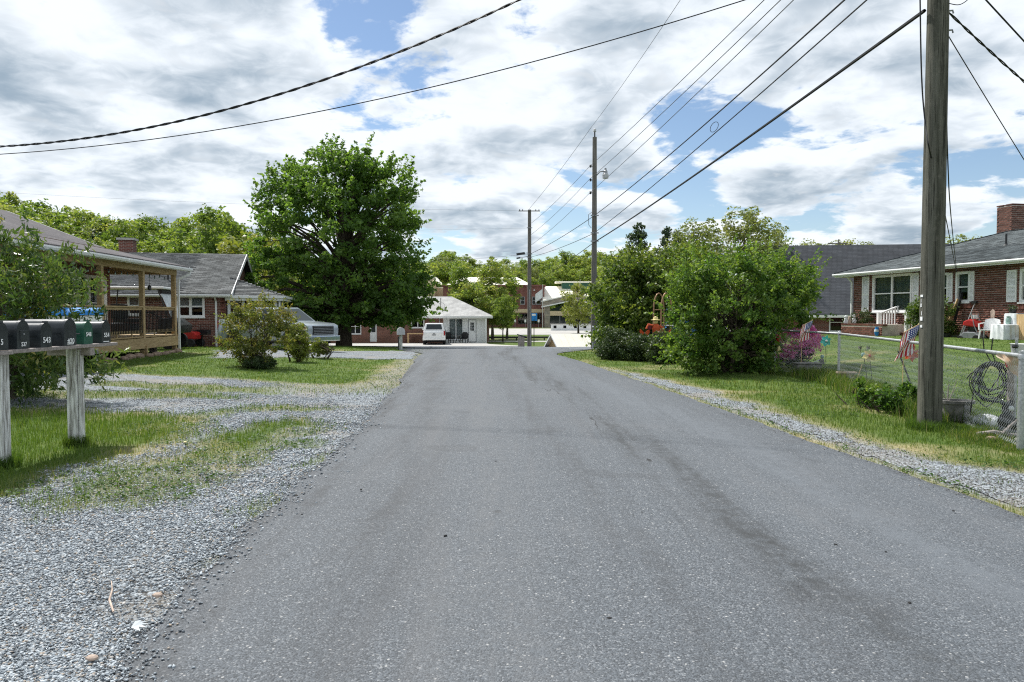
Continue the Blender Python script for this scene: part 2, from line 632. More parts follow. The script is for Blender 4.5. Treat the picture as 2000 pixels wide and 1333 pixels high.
M['paleground'] = pm('pale_concrete_drive', (.36, .35, .33), .92, vary=.12, vscale=1.2, bump=.2)
M['rock'] = pm('brown_rock', (.26, .19, .14), .9, vary=.3, vscale=12, bump=.4)
M['wire'] = pm('black_cable', (.012, .012, .013), .6, vary=.2)
M['thinwire'] = pm('grey_wire', (.075, .078, .08), .55, vary=.2)
def pole_mat():
    m = pm('weathered_pole_wood', (.055, .056, .044), .94, vscale=2.6, stretch=(6, 6, .30), c2=(.150, .148, .122), bump=.9, bscale=14, detail=10, spec=.12)
    nt = m.node_tree
    b = nt.nodes['Principled BSDF']
    old = b.inputs['Base Color'].links[0].from_socket
    tc = nd(nt, 'ShaderNodeTexCoord')
    mp = nd(nt, 'ShaderNodeMapping')
    mp.inputs['Scale'].default_value = (42, 42, 1.1)
    nt.links.new(tc.outputs['Object'], mp.inputs[0])
    n1 = nd(nt, 'ShaderNodeTexNoise', Scale=1.0, Detail=6.0, Roughness=.7)
    nt.links.new(mp.outputs[0], n1.inputs['Vector'])
    crack = smooth(nt, n1.outputs[0], .47, .385)
    n2 = nd(nt, 'ShaderNodeTexNoise', Scale=7.0, Detail=7.0, Roughness=.7)
    nt.links.new(tc.outputs['Object'], n2.inputs['Vector'])
    c = mixc(nt, mth(nt, 'MULTIPLY', smooth(nt, n2.outputs[0], .5, .7), .5), old, (.19, .18, .15))
    c = mixc(nt, mth(nt, 'MULTIPLY', crack, .85), c, (.016, .016, .013))
    nt.links.new(c, b.inputs['Base Color'])
    bp = nd(nt, 'ShaderNodeBump', Strength=.9, Distance=.012)
    nt.links.new(n1.outputs[0], bp.inputs['Height'])
    nt.links.new(bp.outputs[0], b.inputs['Normal'])
    return m


M['polewood'] = pole_mat()
M['polefar'] = pm('grey_pole_wood', (.10, .092, .08), .92, vscale=4, stretch=(6, 6, .4), c2=(.20, .185, .165), bump=.5, bscale=10)
M['bark'] = pm('bark', (.040, .032, .025), .95, vscale=5, stretch=(4, 4, .8), c2=(.095, .078, .06), bump=.9, bscale=14, spec=.1)
M['barkpale'] = pm('bark_pale', (.10, .085, .065), .95, vscale=5, stretch=(4, 4, .8), c2=(.17, .15, .12), bump=.6, bscale=14, spec=.1)
M['leaf_maple'] = leaf_mat('maple_leaf', [(.048, .105, .020), (.084, .168, .032), (.150, .245, .056)], .54)
M['leaf_bush'] = leaf_mat('bush_leaf', [(.034, .080, .016), (.070, .150, .026), (.165, .245, .052)], .48)
M['leaf_hedge'] = leaf_mat('hedge_leaf', [(.045, .088, .020), (.088, .148, .030), (.175, .215, .048)], .48)
M['leaf_low'] = leaf_mat('evergreen_shrub_leaf', [(.024, .048, .018), (.044, .076, .026), (.08, .108, .036)], .3)
M['leaf_peach'] = leaf_mat('long_leaf', [(.036, .078, .020), (.070, .128, .030), (.14, .19, .05), (.34, .26, .09)], .36, .33)
M['leaf_red'] = leaf_mat('bronze_leaf', [(.075, .115, .028), (.150, .175, .045), (.25, .19, .07)], .47)
M['leaf_wood'] = leaf_mat('woodland_leaf', [(.085, .150, .028), (.145, .220, .042), (.225, .290, .065), (.32, .34, .12)], .48)
M['leaf_pale'] = leaf_mat('pale_spring_leaf', [(.13, .17, .055), (.19, .23, .08), (.27, .29, .12)], .36)
M['leaf_lime'] = leaf_mat('lime_leaf', [(.12, .16, .030), (.19, .23, .045), (.27, .28, .075)], .38)
M['leaf_fir'] = leaf_mat('conifer_needles', [(.030, .055, .030), (.048, .082, .042), (.08, .115, .055)], .25)
M['leaf_flower'] = leaf_mat('magenta_petals', [(.50, .10, .48), (.68, .22, .64), (.80, .45, .78)], .45)
M['grassblade'] = leaf_mat('grass_blade', [(.040, .092, .014), (.070, .134, .020), (.112, .168, .030), (.30, .275, .13)], .42, .6)
# ------------------------------------------------------------------ ground sheet, road, gravel
def world_poly(pts):
    return np.array([[*gnd(x, y)[:2]] for x, y in pts])


def sd_poly(x, y, poly):
    d = np.full(x.shape, 1e9)
    ins = np.zeros(x.shape, bool)
    n = len(poly)
    for i in range(n):
        ax, ay = poly[i]
        bx, by = poly[(i + 1) % n]
        ex, ey = bx - ax, by - ay
        t = np.clip(((x - ax) * ex + (y - ay) * ey) / (ex * ex + ey * ey + 1e-12), 0, 1)
        d = np.minimum(d, np.hypot(x - ax - t * ex, y - ay - t * ey))
        cond = ((ay > y) != (by > y))
        ins ^= cond & (x < (bx - ax) * (y - ay) / (by - ay + 1e-12) + ax)
    return np.where(ins, d, -d)


_L = np.array([[p.x, p.y] for p in (gnd(*q) for q in ((213, 1333), (364, 1160), (520, 999), (640, 900), (723, 817), (768, 765), (797, 722), (820, 694)))])
_R = np.array([[p.x, p.y] for p in (gnd(*q) for q in ((2000, 1017), (1785, 937), (1539, 850), (1300, 764), (1200, 730), (1130, 706), (1090, 695)))])


def road_l(y):
    y = np.asarray(y, float)
    x = np.interp(y, _L[:, 1], _L[:, 0])
    s = (_L[3, 0] - _L[0, 0]) / (_L[3, 1] - _L[0, 1])
    x = np.where(y < _L[0, 1], _L[0, 0] + (y - _L[0, 1]) * s, x)
    return x + (fbm(y * 1.3, y * 0 + 3, 5) - .5) * .22 + (fbm(y * 7, y * 0, 6) - .5) * .07


def road_r(y):
    y = np.asarray(y, float)
    x = np.interp(y, _R[:, 1], _R[:, 0])
    s = (_R[2, 0] - _R[0, 0]) / (_R[2, 1] - _R[0, 1])
    x = np.where(y < _R[0, 1], _R[0, 0] + (y - _R[0, 1]) * s, x)
    return x + (fbm(y * 1.1, y * 0 + 9, 15) - .5) * .12 + (fbm(y * 7, y * 0, 16) - .5) * .05


POLY = dict(
    gravel=world_poly([(-900, 1010), (-300, 985), (0, 972), (110, 930), (210, 908), (310, 876), (390, 832), (380, 812), (330, 810), (200, 803), (100, 797), (-300, 790),
                       (-300, 735), (100, 728), (210, 731), (420, 738), (610, 752), (690, 752), (735, 738), (780, 705), (806, 694), (824, 690), (806, 740), (800, 800), (700, 880),
                       (600, 960), (450, 1100), (300, 1333), (-200, 1900), (-2500, 1900)]),
    strip=world_poly([(95, 975), (160, 993), (330, 984), (470, 935), (545, 885), (640, 838), (600, 822), (520, 830), (430, 845), (320, 888), (200, 925)]),
    strip2=world_poly([(330, 905), (420, 893), (500, 868), (582, 832), (560, 824), (440, 850), (390, 868)]),
    s2=world_poly([(205, 746), (400, 751), (545, 764), (540, 770), (380, 763), (205, 754)]),
    s3=world_poly([(-100, 762), (190, 766), (330, 764), (470, 774), (470, 783), (330, 780), (190, 779), (-100, 776)]),
    s4=world_poly([(385, 822), (470, 803), (600, 806), (640, 800), (560, 792), (440, 800), (385, 812)]),
    shoulder=world_poly([(2500, 1200), (2000, 1006), (1785, 928), (1539, 843), (1300, 760), (1200, 727), (1165, 716), (1230, 728), (1300, 744), (1400, 768), (1490, 796),
                         (1600, 834), (1750, 880), (1900, 914), (2000, 924), (2500, 970)]),
    truckdrive=world_poly([(420, 700), (640, 699), (800, 703), (824, 692), (800, 686), (640, 686), (420, 684)]),
)


def masks(x, y):
    n1 = (fbm(x * 1.7, y * 1.7, 21) - .5)
    n2 = (fbm(x * 6, y * 6, 33) - .5)
    w = n1 * .85 + n2 * .55

    def m(k, soft, nz=1.0):
        return s01(-soft, soft, sd_poly(x, y, POLY[k]) + w * nz)
    g = m('gravel', .38)
    for k, a, nz in (('strip', .58, 1.2), ('strip2', .95, .6), ('s2', .8, .8), ('s3', .8, .8), ('s4', .75, .8)):
        g = g * (1 - a * m(k, .30, nz))
    dry = np.maximum(m('strip', .4, .8) * .50 * (1 - m('strip2', .2, .5)), .35 * m('s2', .2) + .35 * m('s3', .2) + .5 * m('s4', .2))
    far_sh = s01(13.5, 16.5, y) * s01(-6.2, -4.6, x)
    g = g * (1 - .5 * far_sh)
    dry = np.maximum(dry, .75 * far_sh * m('gravel', .3))
    sh = m('shoulder', .22, .7)
    g = np.maximum(g, sh * .92)
    g = np.maximum(g, m('truckdrive', .15, .6))
    edge = s01(.55, .0, np.abs(sd_poly(x, y, POLY['shoulder']) + n1 * .25)) * .60 * s01(60, 20, y)
    edgeL = s01(.45, .0, np.abs(sd_poly(x, y, POLY['gravel']) + n1 * .3)) * .5
    dry = np.clip(np.maximum(np.maximum(dry, edge), edgeL) + .5 * s01(.58, .75, fbm(x * .8, y * .8, 51)), 0, 1)
    rl, rr = road_l(y), road_r(y)
    # grass verge line along the right edge of the asphalt
    verge = s01(.16, .02, np.abs(x - rr - .06 - n1 * .1)) * (y < 30)
    g = g * (1 - .85 * verge * s01(.35, .6, fbm(x * 2, y * 2, 61)))
    return g, dry


def ground_mat(name, gravel_only=False):
    m = bpy.data.materials.new(name)
    m.use_nodes = True
    nt = m.node_tree
    b = nt.nodes['Principled BSDF']
    b.inputs['Roughness'].default_value = .95
    b.inputs['Specular IOR Level'].default_value = .12
    tc = nd(nt, 'ShaderNodeTexCoord')
    o = tc.outputs['Object']

    def noise(s, dt=6.0, r=.6):
        n = nd(nt, 'ShaderNodeTexNoise', Scale=s, Detail=dt, Roughness=r)
        nt.links.new(o, n.inputs['Vector'])
        return n.outputs[0]
    vo = nd(nt, 'ShaderNodeTexVoronoi', Scale=42.0)
    nt.links.new(o, vo.inputs['Vector'])
    sp = nd(nt, 'ShaderNodeSeparateColor')
    nt.links.new(vo.outputs['Color'], sp.inputs[0])
    gv = mixc(nt, sp.outputs[0], (.14, .158, .175), (.37, .41, .44))
    gv = mixc(nt, smooth(nt, vo.outputs['Distance'], .45, .75), gv, (.06, .06, .06))
    gv = mixc(nt, mth(nt, 'MULTIPLY', smooth(nt, noise(.9), .45, .70), .65), gv, (.25, .225, .19))
    bp = nd(nt, 'ShaderNodeBump', Strength=.8, Distance=.012)
    if gravel_only:
        nt.links.new(gv, b.inputs['Base Color'])
        bp.invert = True
        nt.links.new(vo.outputs['Distance'], bp.inputs['Height'])
    else:
        a1 = nd(nt, 'ShaderNodeAttribute')
        a1.attribute_name = 'gravel'
        a2 = nd(nt, 'ShaderNodeAttribute')
        a2.attribute_name = 'dry'
        gr = mixc(nt, smooth(nt, noise(2.2), .35, .68), (.055, .098, .022), (.098, .145, .034))
        gr = mixc(nt, mth(nt, 'MULTIPLY', smooth(nt, noise(38.0, 3.0), .45, .75), .6), gr, (.125, .155, .045))
        gr = mixc(nt, mth(nt, 'MULTIPLY', smooth(nt, noise(.22), .5, .75), .5), gr, (.14, .14, .045))
        dr = mixc(nt, smooth(nt, noise(30.0, 4.0), .4, .65), (.22, .18, .10), (.36, .32, .18))
        gr = mixc(nt, a2.outputs['Fac'], gr, dr)
        cc = mixc(nt, a1.outputs['Fac'], gr, gv)
        nt.links.new(cc, b.inputs['Base Color'])
        nt.links.new(noise(60.0, 4.0), bp.inputs['Height'])
    nt.links.new(bp.outputs[0], b.inputs['Normal'])
    return m


def asphalt_mat(name, base=.115, seed=0.0, tracks=False):
    m = bpy.data.materials.new(name)
    m.use_nodes = True
    nt = m.node_tree
    b = nt.nodes['Principled BSDF']
    b.inputs['Roughness'].default_value = .76
    b.inputs['Specular IOR Level'].default_value = .36
    tc = nd(nt, 'ShaderNodeTexCoord')
    o = tc.outputs['Object']
    mp = nd(nt, 'ShaderNodeMapping')
    mp.inputs['Rotation'].default_value = (0, 0, math.radians(-3.4))
    mp.inputs['Location'].default_value = (seed, seed, 0)
    mp.inputs['Scale'].default_value = (1.0, .07, 1)
    nt.links.new(o, mp.inputs[0])

    def noise(vec, s, dt=5.0, r=.6):
        n = nd(nt, 'ShaderNodeTexNoise', Scale=s, Detail=dt, Roughness=r)
        nt.links.new(vec, n.inputs['Vector'])
        return n.outputs[0]
    v1 = nd(nt, 'ShaderNodeTexVoronoi', Scale=125.0)
    nt.links.new(o, v1.inputs['Vector'])
    sp = nd(nt, 'ShaderNodeSeparateColor')
    nt.links.new(v1.outputs['Color'], sp.inputs[0])
    v2 = nd(nt, 'ShaderNodeTexVoronoi', Scale=52.0)
    nt.links.new(o, v2.inputs['Vector'])
    sp2 = nd(nt, 'ShaderNodeSeparateColor')
    nt.links.new(v2.outputs['Color'], sp2.inputs[0])
    k = base
    c = mixc(nt, sp.outputs[0], (k * .48, k * .545, k * .615), (k * 1.28, k * 1.45, k * 1.64))
    c = mixc(nt, smooth(nt, sp.outputs[1], .86, .96), c, (k * 2.2, k * 2.35, k * 2.5))
    c = mixc(nt, mth(nt, 'MULTIPLY', mth(nt, 'MULTIPLY', smooth(nt, sp2.outputs[0], .93, .98), smooth(nt, v2.outputs['Distance'], .4, .25)), .8), c, (.42, .42, .41))
    c = mixc(nt, mth(nt, 'MULTIPLY', smooth(nt, noise(mp.outputs[0], 1.1), .50, .72), .40), c, (k * .50, k * .50, k * .52))
    c = mixc(nt, mth(nt, 'MULTIPLY', smooth(nt, noise(mp.outputs[0], 2.3, 3.0), .52, .75), .30), c, (k * 1.65, k * 1.68, k * 1.74))
    c = mixc(nt, mth(nt, 'MULTIPLY', smooth(nt, noise(o, .55), .5, .75), .30), c, (k * 1.5, k * 1.56, k * 1.64))
    c = mixc(nt, mth(nt, 'MULTIPLY', smooth(nt, noise(o, 1.7), .60, .75), .22), c, (k * .55, k * .55, k * .55))
    ac = nd(nt, 'ShaderNodeAttribute')
    ac.attribute_name = 'across'
    wob = mth(nt, 'MULTIPLY', mth(nt, 'SUBTRACT', noise(mp.outputs[0], 2.6, 4.0), .5), .22)
    u = mth(nt, 'ADD', ac.outputs['Fac'], wob)

    def band(cn, w):
        return smooth(nt, mth(nt, 'ABSOLUTE', mth(nt, 'SUBTRACT', u, cn)), w, 0.0)
    if tracks:
        brk = mth(nt, 'MULTIPLY', smooth(nt, noise(mp.outputs[0], 3.1, 8.0, .7), .34, .60), mth(nt, 'ADD', .35, mth(nt, 'MULTIPLY', smooth(nt, noise(o, 7.0, 6.0, .7), .38, .60), .65)))
        for cn, w, amt, col_ in ((.61, .07, 1.0, (k * .42, k * .455, k * .48)), (.44, .06, .50, (k * .50, k * .52, k * .55)), (.15, .08, .50, (k * .50, k * .52, k * .55)),
                                 (.005, .06, .85, (k * .40, k * .41, k * .43)), (.995, .035, .40, (k * .42, k * .43, k * .45)), (.80, .15, .80, (k * 1.34, k * 1.50, k * 1.68)), (.30, .10, .50, (k * 1.30, k * 1.36, k * 1.42))):
            c = mixc(nt, mth(nt, 'MULTIPLY', mth(nt, 'MULTIPLY', band(cn, w), brk), amt), c, col_)
        wob2 = mth(nt, 'MULTIPLY', mth(nt, 'SUBTRACT', noise(o, 3.2, 6.0, .7), .5), .035)
        uc = mth(nt, 'ADD', u, wob2)
        crack = smooth(nt, mth(nt, 'ABSOLUTE', mth(nt, 'SUBTRACT', uc, .565)), .0032, .0012)
        crack = mth(nt, 'MULTIPLY', crack, smooth(nt, noise(o, .55, 2.0), .50, .58))
        c = mixc(nt, mth(nt, 'MULTIPLY', crack, .9), c, (.012, .012, .012))
        # repair patches and oil drips with outlines of their own
        pt = smooth(nt, noise(o, .8, 2.0, .4), .64, .67)
        c = mixc(nt, mth(nt, 'MULTIPLY', pt, .22), c, (k * .5, k * .52, k * .55))
        dr = smooth(nt, noise(o, 5.5, 3.0, .5), .72, .78)
        c = mixc(nt, mth(nt, 'MULTIPLY', dr, .5), c, (k * .38, k * .38, k * .39))
    nt.links.new(c, b.inputs['Base Color'])
    bp = nd(nt, 'ShaderNodeBump', Strength=.55, Distance=.006)
    bp.invert = True
    nt.links.new(v1.outputs['Distance'], bp.inputs['Height'])
    nt.links.new(bp.outputs[0], b.inputs['Normal'])
    return m


M['ground'] = ground_mat('grass_and_soil')
M['gravel'] = ground_mat('loose_gravel', True)
M['asphalt'] = asphalt_mat('asphalt', .088, 0.0, True)
M['asphalt2'] = asphalt_mat('asphalt_side', .115, 4.0)


def axis(segs):
    out = []
    for a, b, st in segs:
        out += list(np.arange(a, b, st))
    return np.array(out + [segs[-1][1]])


XS = axis([(-900, -300, 60), (-300, -100, 20), (-100, -40, 4), (-40, -13, .5), (-13, 8.2, .09), (8.2, 25, .5), (25, 60, 3), (60, 200, 14), (200, 900, 70)])
YS = axis([(-20, 2, 1.0), (2, 24, .09), (24, 36, .2), (36, 80, .8), (80, 330, 6), (330, 900, 40), (900, 2400, 150)])
GX, GY = np.meshgrid(XS, YS)
gx, gy = GX.ravel(), GY.ravel()
GZ = tzn(gx, gy)
near = (gx > -16) & (gx < 12) & (gy < 40)
g_m, d_m = np.zeros(len(gx)), np.zeros(len(gx))
g_m[near], d_m[near] = masks(gx[near], gy[near])
d_m[~near] = .35 * s01(.5, .75, fbm(gx[~near] * .15, gy[~near] * .15, 3))
bumps = (fbm(gx * 1.5, gy * 1.5, 71) - .5) * .05 * (gy < 60)
GZ = GZ + bumps * np.where(near, 1, .3)
on_road = (gx > road_l(gy) - .1) & (gx < road_r(gy) + .1) & (gy < 40)
GZ = np.where(on_road, tzn(gx, gy) - .03, GZ)
NX, NY = len(XS), len(YS)
ii = (np.arange(NY - 1)[:, None] * NX + np.arange(NX - 1)[None, :]).ravel()
QF = np.stack([ii, ii + 1, ii + NX + 1, ii + NX], 1)
gr_ob = np_mesh('ground', np.stack([gx, gy, GZ], 1), QF, M['ground'], attrs={'gravel': ('POINT', g_m), 'dry': ('POINT', d_m)}, smooth_=True)
tag(gr_ob, 'green lawn ground with worn dry patches', None, None, 'structure')

fm = g_m[QF].mean(1)
selL = (fm > .80) & (gx[QF[:, 0]] < 0) & near[QF].all(1)
selR = (fm > .78) & (gx[QF[:, 0]] > 0) & near[QF].all(1)
for nm, s_, lab in (('gravel_driveway', selL, 'pale blue grey gravel driveway beside the lane'), ('gravel_shoulder', selR, 'narrow gravel shoulder between asphalt and fence verge')):
    F = QF[s_]
    u, inv = np.unique(F, return_inverse=True)
    V = np.stack([gx[u], gy[u], GZ[u] + .004 + .010 * s01(.8, 1, g_m[u])], 1)
    tag(np_mesh(nm, V, inv.reshape(-1, 4), M['gravel'], smooth_=True), lab, None, None, 'structure')


def sheet(name, ys, xl, xr, zoff, m, label, crown=0.0, nx=14):
    V, F = [], []
    t = np.linspace(0, 1, nx)
    for y, a, b in zip(ys, xl, xr):
        x = a + (b - a) * t
        z = tzn(x, np.full(nx, y)) + zoff + crown * (1 - (2 * t - 1) ** 2)
        V.append(np.stack([x, np.full(nx, y), z], 1))
    V = np.concatenate(V)
    n = len(ys)
    i = (np.arange(n - 1)[:, None] * nx + np.arange(nx - 1)[None, :]).ravel()
    F = np.stack([i, i + 1, i + nx + 1, i + nx], 1)
    o = np_mesh(name, V, F, m, smooth_=True, attrs={'across': ('POINT', np.tile(t, n))})
    return tag(o, label, None, None, 'structure')


ry = np.concatenate([np.arange(-6, 30, .12), np.arange(30, 41, .5)])
rl_, rr_ = road_l(ry), road_r(ry)
fl = s01(28.5, 37, ry)
rl_, rr_ = rl_ - fl * 2.2, rr_ + fl * 2.2
# gravel spilling over the left edge makes a shallow bay near the drive
sheet('road', ry, rl_, rr_, .022, M['asphalt'], 'grey asphalt lane running towards the houses', .03)


def poly_sheet(name, poly, ystep, zoff, m, label):
    poly = np.array(poly, float)
    ys = np.arange(poly[:, 1].min() + .01, poly[:, 1].max(), ystep)
    xl, xr = [], []
    for y in ys:
        xs = []
        for i in range(len(poly)):
            (ax, ay), (bx, by) = poly[i], poly[(i + 1) % len(poly)]
            if (ay > y) != (by > y):
                xs.append(ax + (y - ay) / (by - ay) * (bx - ax))
        xl.append(min(xs))
        xr.append(max(xs))
    return sheet(name, ys, np.array(xl), np.array(xr), zoff, m, label, nx=24)


poly_sheet('side_street', [(-70, 46), (-14, 45), (-7.5, 43.5), (-5.2, 40), (-3.9, 36.4), (3.2, 35), (5.0, 36.5), (7.2, 39.5), (8.5, 44), (8, 50), (4, 53), (-2, 56), (-12, 58), (-70, 60)], .5, .034, M['asphalt2'],
           'paler asphalt side street crossing at the end of the lane')
poly_sheet('concrete_drive', [(-24, 59), (-8, 57.6), (-2, 56.2), (1.5, 55), (.5, 60), (-2, 66), (-2.6, 69.4), (-24, 69.4)], .5, .045, M['paleground'], 'pale concrete apron before the white and brick house')
poly_sheet('far_road', [(-60, 72.5), (60, 72.5), (60, 76), (-60, 76)], 1.0, .02, M['paleground'], 'pale road beyond the low hip roofed house')
poly_sheet('parking_lot', [(-12, 97), (60, 97), (70, 139), (-12, 139)], 2.0, .03, M['paleground'], 'pale parking lot before the brick building')

# ------------------------------------------------------------------ loose stones
def stones(name, label, n, xr, yr, rng, smin, smax, region, mt='stonebit'):
    y = 1.0 / rng.uniform(1 / yr[1], 1 / yr[0], n)
    x = rng.uniform(xr[0], xr[1], n)
    ok = np.abs(x) < .78 * y + .6
    x, y = x[ok], y[ok]
    g, _ = masks(x, y)
    keep = rng.random(len(x)) < np.clip(g * 1.15 - .1, 0, 1) ** 1.5 * (1 - .72 * s01(.46, .60, fbm(x * .75, y * .75, 141)))
    inroad = (x > road_l(y)) & (x < road_r(y))
    spill = np.exp(-np.minimum(x - road_l(y), road_r(y) - x) / .07)
    keep = np.where(inroad, (rng.random(len(x)) < spill * .55), keep)
    keep &= region(x, y)
    x, y = x[keep], y[keep]
    n = len(x)
    s = (smin + (smax - smin) * rng.random(n) ** 2.2) * np.clip(y / 5, .8, 1.7) ** .6
    base = np.array([[1, 0, 0], [0, 1, 0], [-1, 0, 0], [0, -1, 0], [0, 0, 1], [0, 0, -1]], float)
    jit = base[None] * 1.15 + rng.uniform(-.42, .42, (n, 6, 3))
    sc_ = np.stack([s * rng.uniform(.7, 1.25, n), s * rng.uniform(.6, 1.0, n), s * rng.uniform(.35, .65, n)], 1) * .5
    v = jit * sc_[:, None, :]
    tilt = rng.uniform(-.5, .5, n)
    c, si = np.cos(tilt)[:, None], np.sin(tilt)[:, None]
    v = np.stack([v[..., 0] * c - v[..., 2] * si, v[..., 1], v[..., 0] * si + v[..., 2] * c], -1)
    a = rng.uniform(0, 2 * PI, n)
    c, si = np.cos(a)[:, None], np.sin(a)[:, None]
    v = np.stack([v[..., 0] * c - v[..., 1] * si, v[..., 0] * si + v[..., 1] * c, v[..., 2]], -1)
    gz = tzn(x, y) + (fbm(x * 1.5, y * 1.5, 71) - .5) * .05 + .015
    gz = np.where((x > road_l(y)) & (x < road_r(y)), tzn(x, y) + .028, gz)
    v += np.stack([x, y, gz + s * .12], 1)[:, None, :]
    f = np.array([[0, 1, 4], [1, 2, 4], [2, 3, 4], [3, 0, 4], [1, 0, 5], [2, 1, 5], [3, 2, 5], [0, 3, 5]])
    F = (f[None] + (np.arange(n) * 6)[:, None, None]).reshape(-1, 3)
    var = np.repeat(rng.random(n), 8)
    return tag(np_mesh(name, v.reshape(-1, 3), F, M[mt], attrs={'var': ('FACE', var)}), label, 'gravel', None, 'stuff')


def stone_mat(name='crushed_stone', ramp=((0, (.12, .135, .15)), (.35, (.24, .27, .295)), (.7, (.37, .41, .44)), (.85, (.50, .54, .57)), (1, (.36, .29, .22)))):
    m = bpy.data.materials.new(name)
    m.use_nodes = True
    nt = m.node_tree
    b = nt.nodes['Principled BSDF']
    b.inputs['Roughness'].default_value = .85
    b.inputs['Specular IOR Level'].default_value = .25
    a = nd(nt, 'ShaderNodeAttribute')
    a.attribute_name = 'var'
    cr = nd(nt, 'ShaderNodeValToRGB')
    e = cr.color_ramp.elements
    for _ in range(3):
        e.new(.5)
    for i, (p, c) in enumerate(ramp):
        e[i].position, e[i].color = p, (*c, 1)
    nt.links.new(a.outputs['Fac'], cr.inputs[0])
    nt.links.new(cr.outputs[0], b.inputs['Base Color'])
    return m


M['stonebit'] = stone_mat()
M['stonedull'] = stone_mat('dull_stone', ((0, (.09, .09, .09)), (.4, (.16, .16, .155)), (.8, (.23, .23, .22)), (.93, (.33, .32, .30)), (1, (.24, .19, .14))))
rg = np.random.default_rng(3)
stones('gravel_stones', 'loose blue grey crushed stone on the driveway', 430000, (-6.8, .6), (2.6, 22), rg, .008, .027, lambda x, y: x < 1.0)
stones('shoulder_stones', 'loose grey crushed stone on the narrow roadside shoulder', 60000, (2.0, 7.5), (4.5, 24), rg, .007, .017, lambda x, y: x > 1.0, 'stonedull')


# ------------------------------------------------------------------ grass blades
def blades(x, y, z, h, w, rng, lean=.45, var=None):
    n = len(x)
    a = rng.uniform(0, 2 * PI, n)
    b = rng.uniform(0, 2 * PI, n)
    l = rng.uniform(.05, lean, n) * h
    base = np.stack([x, y, z], 1)
    side = np.stack([np.cos(a), np.sin(a), np.zeros(n)], 1) * (w * .5)[:, None]
    mid = base + np.stack([np.cos(b) * l * .35, np.sin(b) * l * .35, h * .6], 1)
    tip = base + np.stack([np.cos(b) * l, np.sin(b) * l, h], 1)
    V = np.stack([base - side, base + side, mid + side * .7, tip, mid - side * .7], 1)
    F1 = np.array([0, 1, 2, 4])
    F2 = np.array([4, 2, 3, 3])
    return V, var


def grass_object(name, label, x, y, z, h, w, var, rng, lean=.45):
    V, _ = blades(x, y, z, h, w, rng, lean)
    n = len(x)
    k = np.arange(n) * 5
    F = np.concatenate([np.stack([k, k + 1, k + 2], 1), np.stack([k, k + 2, k + 4], 1), np.stack([k + 4, k + 2, k + 3], 1)])
    return tag(np_mesh(name, V.reshape(-1, 3), F, M['grassblade'], attrs={'var': ('FACE', np.concatenate([var, var, var]))}), label, 'grass', None, 'stuff')


def lawn(name, label, n, xr, yr, rng, region, hmul=1.0):
    y = 1.0 / rng.uniform(1 / yr[1], 1 / yr[0], n)
    x = rng.uniform(xr[0], xr[1], n)
    ok = (np.abs(x) < .78 * y + .8)
    x, y = x[ok], y[ok]
    g, d = masks(x, y)
    ok = rng.random(len(x)) < np.clip(1.0 - g * 1.02, 0, 1) ** .8 * (1 - .25 * d)
    ok &= ~((x > road_l(y) - .02) & (x < road_r(y) + .02)) & region(x, y)
    x, y, d, g = x[ok], y[ok], d[ok], g[ok]
    n = len(x)
    patch = fbm(x * .9, y * .9, 91)
    near_lawn = s01(15, 11, y) * s01(-2.5, -4.2, x)
    yard = s01(.3, .9, x - np.interp(y, [8.65, 17.0, 19.5, 36], [6.0, 7.55, 6.95, 3.95]))
    h = (.035 + .05 * rng.random(n) * (.5 + patch)) * (1 - .45 * yard) * (1 - .55 * d) * (1 + .55 * near_lawn) * hmul * np.clip(y / 10, .85, 1.15) * (1 - .35 * s01(13, 20, y))
    w = .0045 * np.clip(y / 7, .8, 4.0) * rng.uniform(.7, 1.4, n)
    var = np.clip(.18 + .5 * rng.random(n) * (.4 + patch) - .14 * yard + .62 * d * rng.random(n) * (1 - .6 * yard), 0, 1)
    z = tzn(x, y) + (fbm(x * 1.5, y * 1.5, 71) - .5) * .05 - .004
    return grass_object(name, label, x, y, z, h, w, var, rng)


rg = np.random.default_rng(5)
lawn('lawn_grass', 'short green grass on the lawns left of the lane', 230000, (-16, -1.2), (5.0, 40), rg, lambda x, y: x < 0)
lawn('verge_grass', 'short grass on the verge and yard right of the lane', 200000, (1.5, 17), (5.5, 36), rg, lambda x, y: x > 0)


